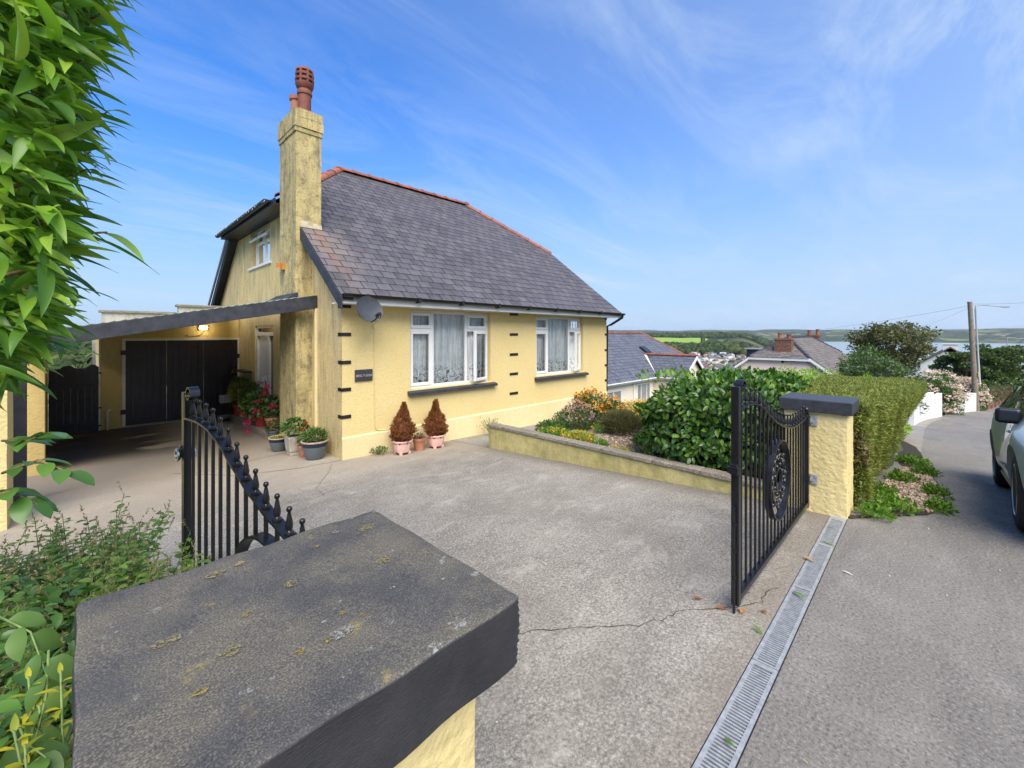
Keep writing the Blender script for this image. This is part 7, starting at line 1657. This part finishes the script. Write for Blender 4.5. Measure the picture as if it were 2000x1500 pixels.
spray(BL, [(-1.30, 1.12, 1.86), (-1.14, 1.1, 1.91), (-1.03, 1.08, 1.91)], 'bigleaf', LLL, (.15, .20), 4, droop=-.22)
for (x_, y_, z_, dx, dz) in ((-1.30, 1.2, 2.46, .17, .09), (-1.40, 1.3, 2.14, .13, .06), (-1.32, 1.1, 1.64, .15, .0), (-1.25, 1.15, 2.22, .12, .03), (-1.20, 1.1, 2.05, .12, .02), (-1.55, 1.5, 2.75, .18, .12), (-1.28, 1.15, 1.78, .10, .0), (-1.5, 1.45, 2.35, .14, .05), (-1.18, 1.1, 2.32, .13, .06)):
    spray(BL, [(x_, y_, z_), (x_+dx*.6, y_, z_+dz*.8), (x_+dx, y_-.02, z_+dz)], 'bigleaf', LLL, (.085, .13), 6, .004, droop=-.22)
# oval-leaved twig lower down
OT = thing('oval_leaf_twig', 'twig of oval green leaves jutting from the left below the shrub', 'plant', camxy(-1.2, .95)+(1.3,))
OL = [leaf_t(1, .52, 5, .25, .25, 'oval', .03)]
spray(OT, [(-1.14, .95, 1.34), (-1.06, .95, 1.37), (-.985, .95, 1.34)], 'ovalleaf', OL, (.045, .06), 9, .003, 'redstem', 0.)
spray(OT, [(-1.2, .95, 1.28), (-1.12, .95, 1.30), (-1.06, .95, 1.27)], 'ovalleaf', OL, (.05, .07), 8, .003, 'redstem', 0.)
spray(OT, [(-1.2, 1.0, 1.40), (-1.14, 1.0, 1.40), (-1.08, .98, 1.42)], 'ovalleaf', OL, (.05, .075), 7, .003, 'redstem', 0.)
# mint-like bed with brown flower spikes behind the pillar
MT = thing('mint_bed', 'mint-like herbs with brown flower spikes filling the bed behind the near pillar', 'plant', (-.2, 1.9, 0))
sheet('bed_soil', M['soil'], np.linspace(-1.6, .36, 8), np.linspace(.2, 3.3, 10), G, .02)
LP = []; LD = []; SPK = []; mb = MB()
for i in range(950):
    v = random.uniform(1.25, 3.45); u = random.uniform(-1.3, .33-.10*max(0, v-2.2))
    h = random.uniform(.62, .86)*(.80+.12*min(1, max(0, v-1.6)))*(1-.12*max(0, u+.1)); lean = Vector((random.gauss(.05, .10), random.gauss(-.02, .10), 0)); b0 = Vector((u, v, Gf(u, v)+.02)); tp = b0+lean+Vector((0, 0, h)); mid = b0.lerp(tp, .5)+lean*-.2
    mb.tube([b0, mid, tp], [.003, .0025, .0015], 4, False)
    nl = 30
    for k in range(nl):
        f = .34+.64*(k+.5)/nl; c = (b0.lerp(mid, f*2) if f < .5 else mid.lerp(tp, f*2-1)); q = (k//2)*1.57+(k % 2)*3.14+i; LP.append(tuple(c)); LD.append((math.cos(q), math.sin(q), .25+random.gauss(0, .2), (.080-.038*f)*random.uniform(.8, 1.25)))
    for k in range(random.choice((1, 2, 3))):
        q = random.uniform(0, 6.28); dv = Vector((math.cos(q)*.5, math.sin(q)*.5, random.uniform(.5, 1.3))).normalized(); s0 = tp-Vector((0, 0, .02+.06*k*(k > 0))); L = random.uniform(.05, .095); SPK.append((s0+dv*.02, s0+dv*(.02+L))); mb.tube([s0, s0+dv*.02], .0013, 4, False)
mb.build('stems', M['stem'], MT, 180, fix=False, kind='stuff'); LD = np.array(LD)
foliage(MT, 'foliage', M['mint'], leaf_t(1, .62, 3, .25, .2, 'oval'), mats_from(np.array(LP), LD[:, :3], np.tile([0, 0, 1.], (len(LP), 1)), LD[:, 3]), 0)
dist = sorted(range(len(SPK)), key=lambda i: (SPK[i][0]-Vector(CAMP)).length)
SM = MB().lathe([(.004, 0), (.0085, .12), (.0098, .5), (.0072, .85), (.001, 1.)], 7).mesh('flower_spike', M['spike'], 180)
rest = []
for rank, i in enumerate(dist):
    a, b_ = SPK[i]; d = (b_-a)
    if rank < 290:
        o = new_obj('flower_spike', SM, MT); Rm = d.to_track_quat('Z', 'Y').to_matrix().to_4x4(); o.matrix_basis = Matrix.Translation(a-ORG[MT.name]) @ Rm @ Matrix.Diagonal((1, 1, d.length, 1))
    else: rest.append((a, b_))
P = []; D = []
for a, b_ in SPK:
    for k in range(16): f = random.random(); P.append(tuple(a.lerp(b_, f))); v = Vector((random.gauss(0, 1), random.gauss(0, 1), random.gauss(0, 1))).normalized()+(b_-a).normalized()*.7; D.append(tuple(v))
foliage(MT, 'spike_bracts', M['spike'], blade_t(1, .5, .2, 1), mats_from(np.array(P), np.array(D), RNG.normal(size=(len(P), 3)), RNG.uniform(.009, .015, len(P))), 0)
# lower foreground: broad leaves and yellow variegated leaves beside the pillar
FG = thing('rose_shoots', 'broad green leaves on arching green stems left of the near pillar', 'plant', (-.1, .95, 0))
n = 1500; v = RNG.uniform(1.12, 2.3, n); u = RNG.uniform(-.55, .02, n)-.02; P = np.stack([u, v, np.clip(RNG.uniform(.30, .92, n)-.10*np.abs(v-1.4), .1, 1)], -1); D = RNG.normal(size=(n, 3))*[1, 1, .4]+[0, 0, .15]
foliage(FG, 'foliage', M['ovalleaf'], [leaf_t(1, .6, 4, .25, .25, 'oval', .03), leaf_t(1, .5, 4, .35, .3, 'oval', .03)], mats_from(P, D, np.tile([0, 0, 1.], (n, 1))+RNG.normal(size=(n, 3))*.4, RNG.uniform(.03, .058, n)), 260, 'leaf')
BLF = [leaf_t(1, .62, 6, .18, .3, 'oval', .05), leaf_t(1, .55, 6, .22, .4, 'oval', .05)]
def W(px, py, Yd): q = at(px, py, Yd); return ((px-1000)/830*Yd, Yd, q.z)
spray(FG, [W(0, 1205, .95), W(60, 1235, .93), W(95, 1330, .90)], 'greenleaf', BLF, (.05, .07), 5, .0025, 'stem')
spray(FG, [W(95, 1270, .90), W(90, 1360, .86), W(60, 1480, .82)], 'greenleaf', BLF, (.05, .07), 6, .0025, 'stem')
spray(FG, [W(30, 1400, .84), W(50, 1450, .82), W(90, 1480, .80)], 'greenleaf', BLF, (.05, .07), 4, .0025, 'stem')
VG = thing('variegated_plant', 'yellow-edged variegated plant tucked against the near pillar', 'plant', (-.05, 1.22, 0))
P = []; D = []
for i in range(9):
    b0 = Vector((random.uniform(-.10, .0), random.uniform(1.14, 1.34), .45)); tp = b0+Vector((random.uniform(-.05, .03), random.uniform(-.05, .05), random.uniform(.36, .54))); MB().tube([b0, b0.lerp(tp, .5)+Vector((.01, 0, 0)), tp], .002, 5).build('stem', M['stem'], VG, 180)
    for k in range(20):
        f = .35+.65*(k+.5)/20; q = k*2.4; P.append(tuple(b0.lerp(tp, f))); D.append((math.cos(q), math.sin(q), .45+.5*(f > .9)))
foliage(VG, 'foliage', M['varieg'], leaf_t(1, .30, 4, .3, .4, 'lance', .03), mats_from(np.array(P), np.array(D), np.tile([0, 0, 1.], (len(P), 1)), RNG.uniform(.022, .042, len(P))), 180, 'leaf')

# HAZE: thin sea air round the camera and everything built
hb = MB().box(-9700, -9700, -100, 9700, 9700, 100); me = hb.mesh('haze', None); ho = new_obj('haze', me); ho['kind'] = 'stuff'
hm = bpy.data.materials.new('haze_air'); hm.use_nodes = True; hn = hm.node_tree; hn.nodes.clear()
pv = nd(hn, 'ShaderNodeVolumePrincipled', {'Color': (.70, .84, 1.0), 'Density': .000042, 'Anisotropy': .2}); om = nd(hn, 'ShaderNodeOutputMaterial'); hn.links.new(pv.outputs[0], om.inputs['Volume']); me.materials.append(hm)
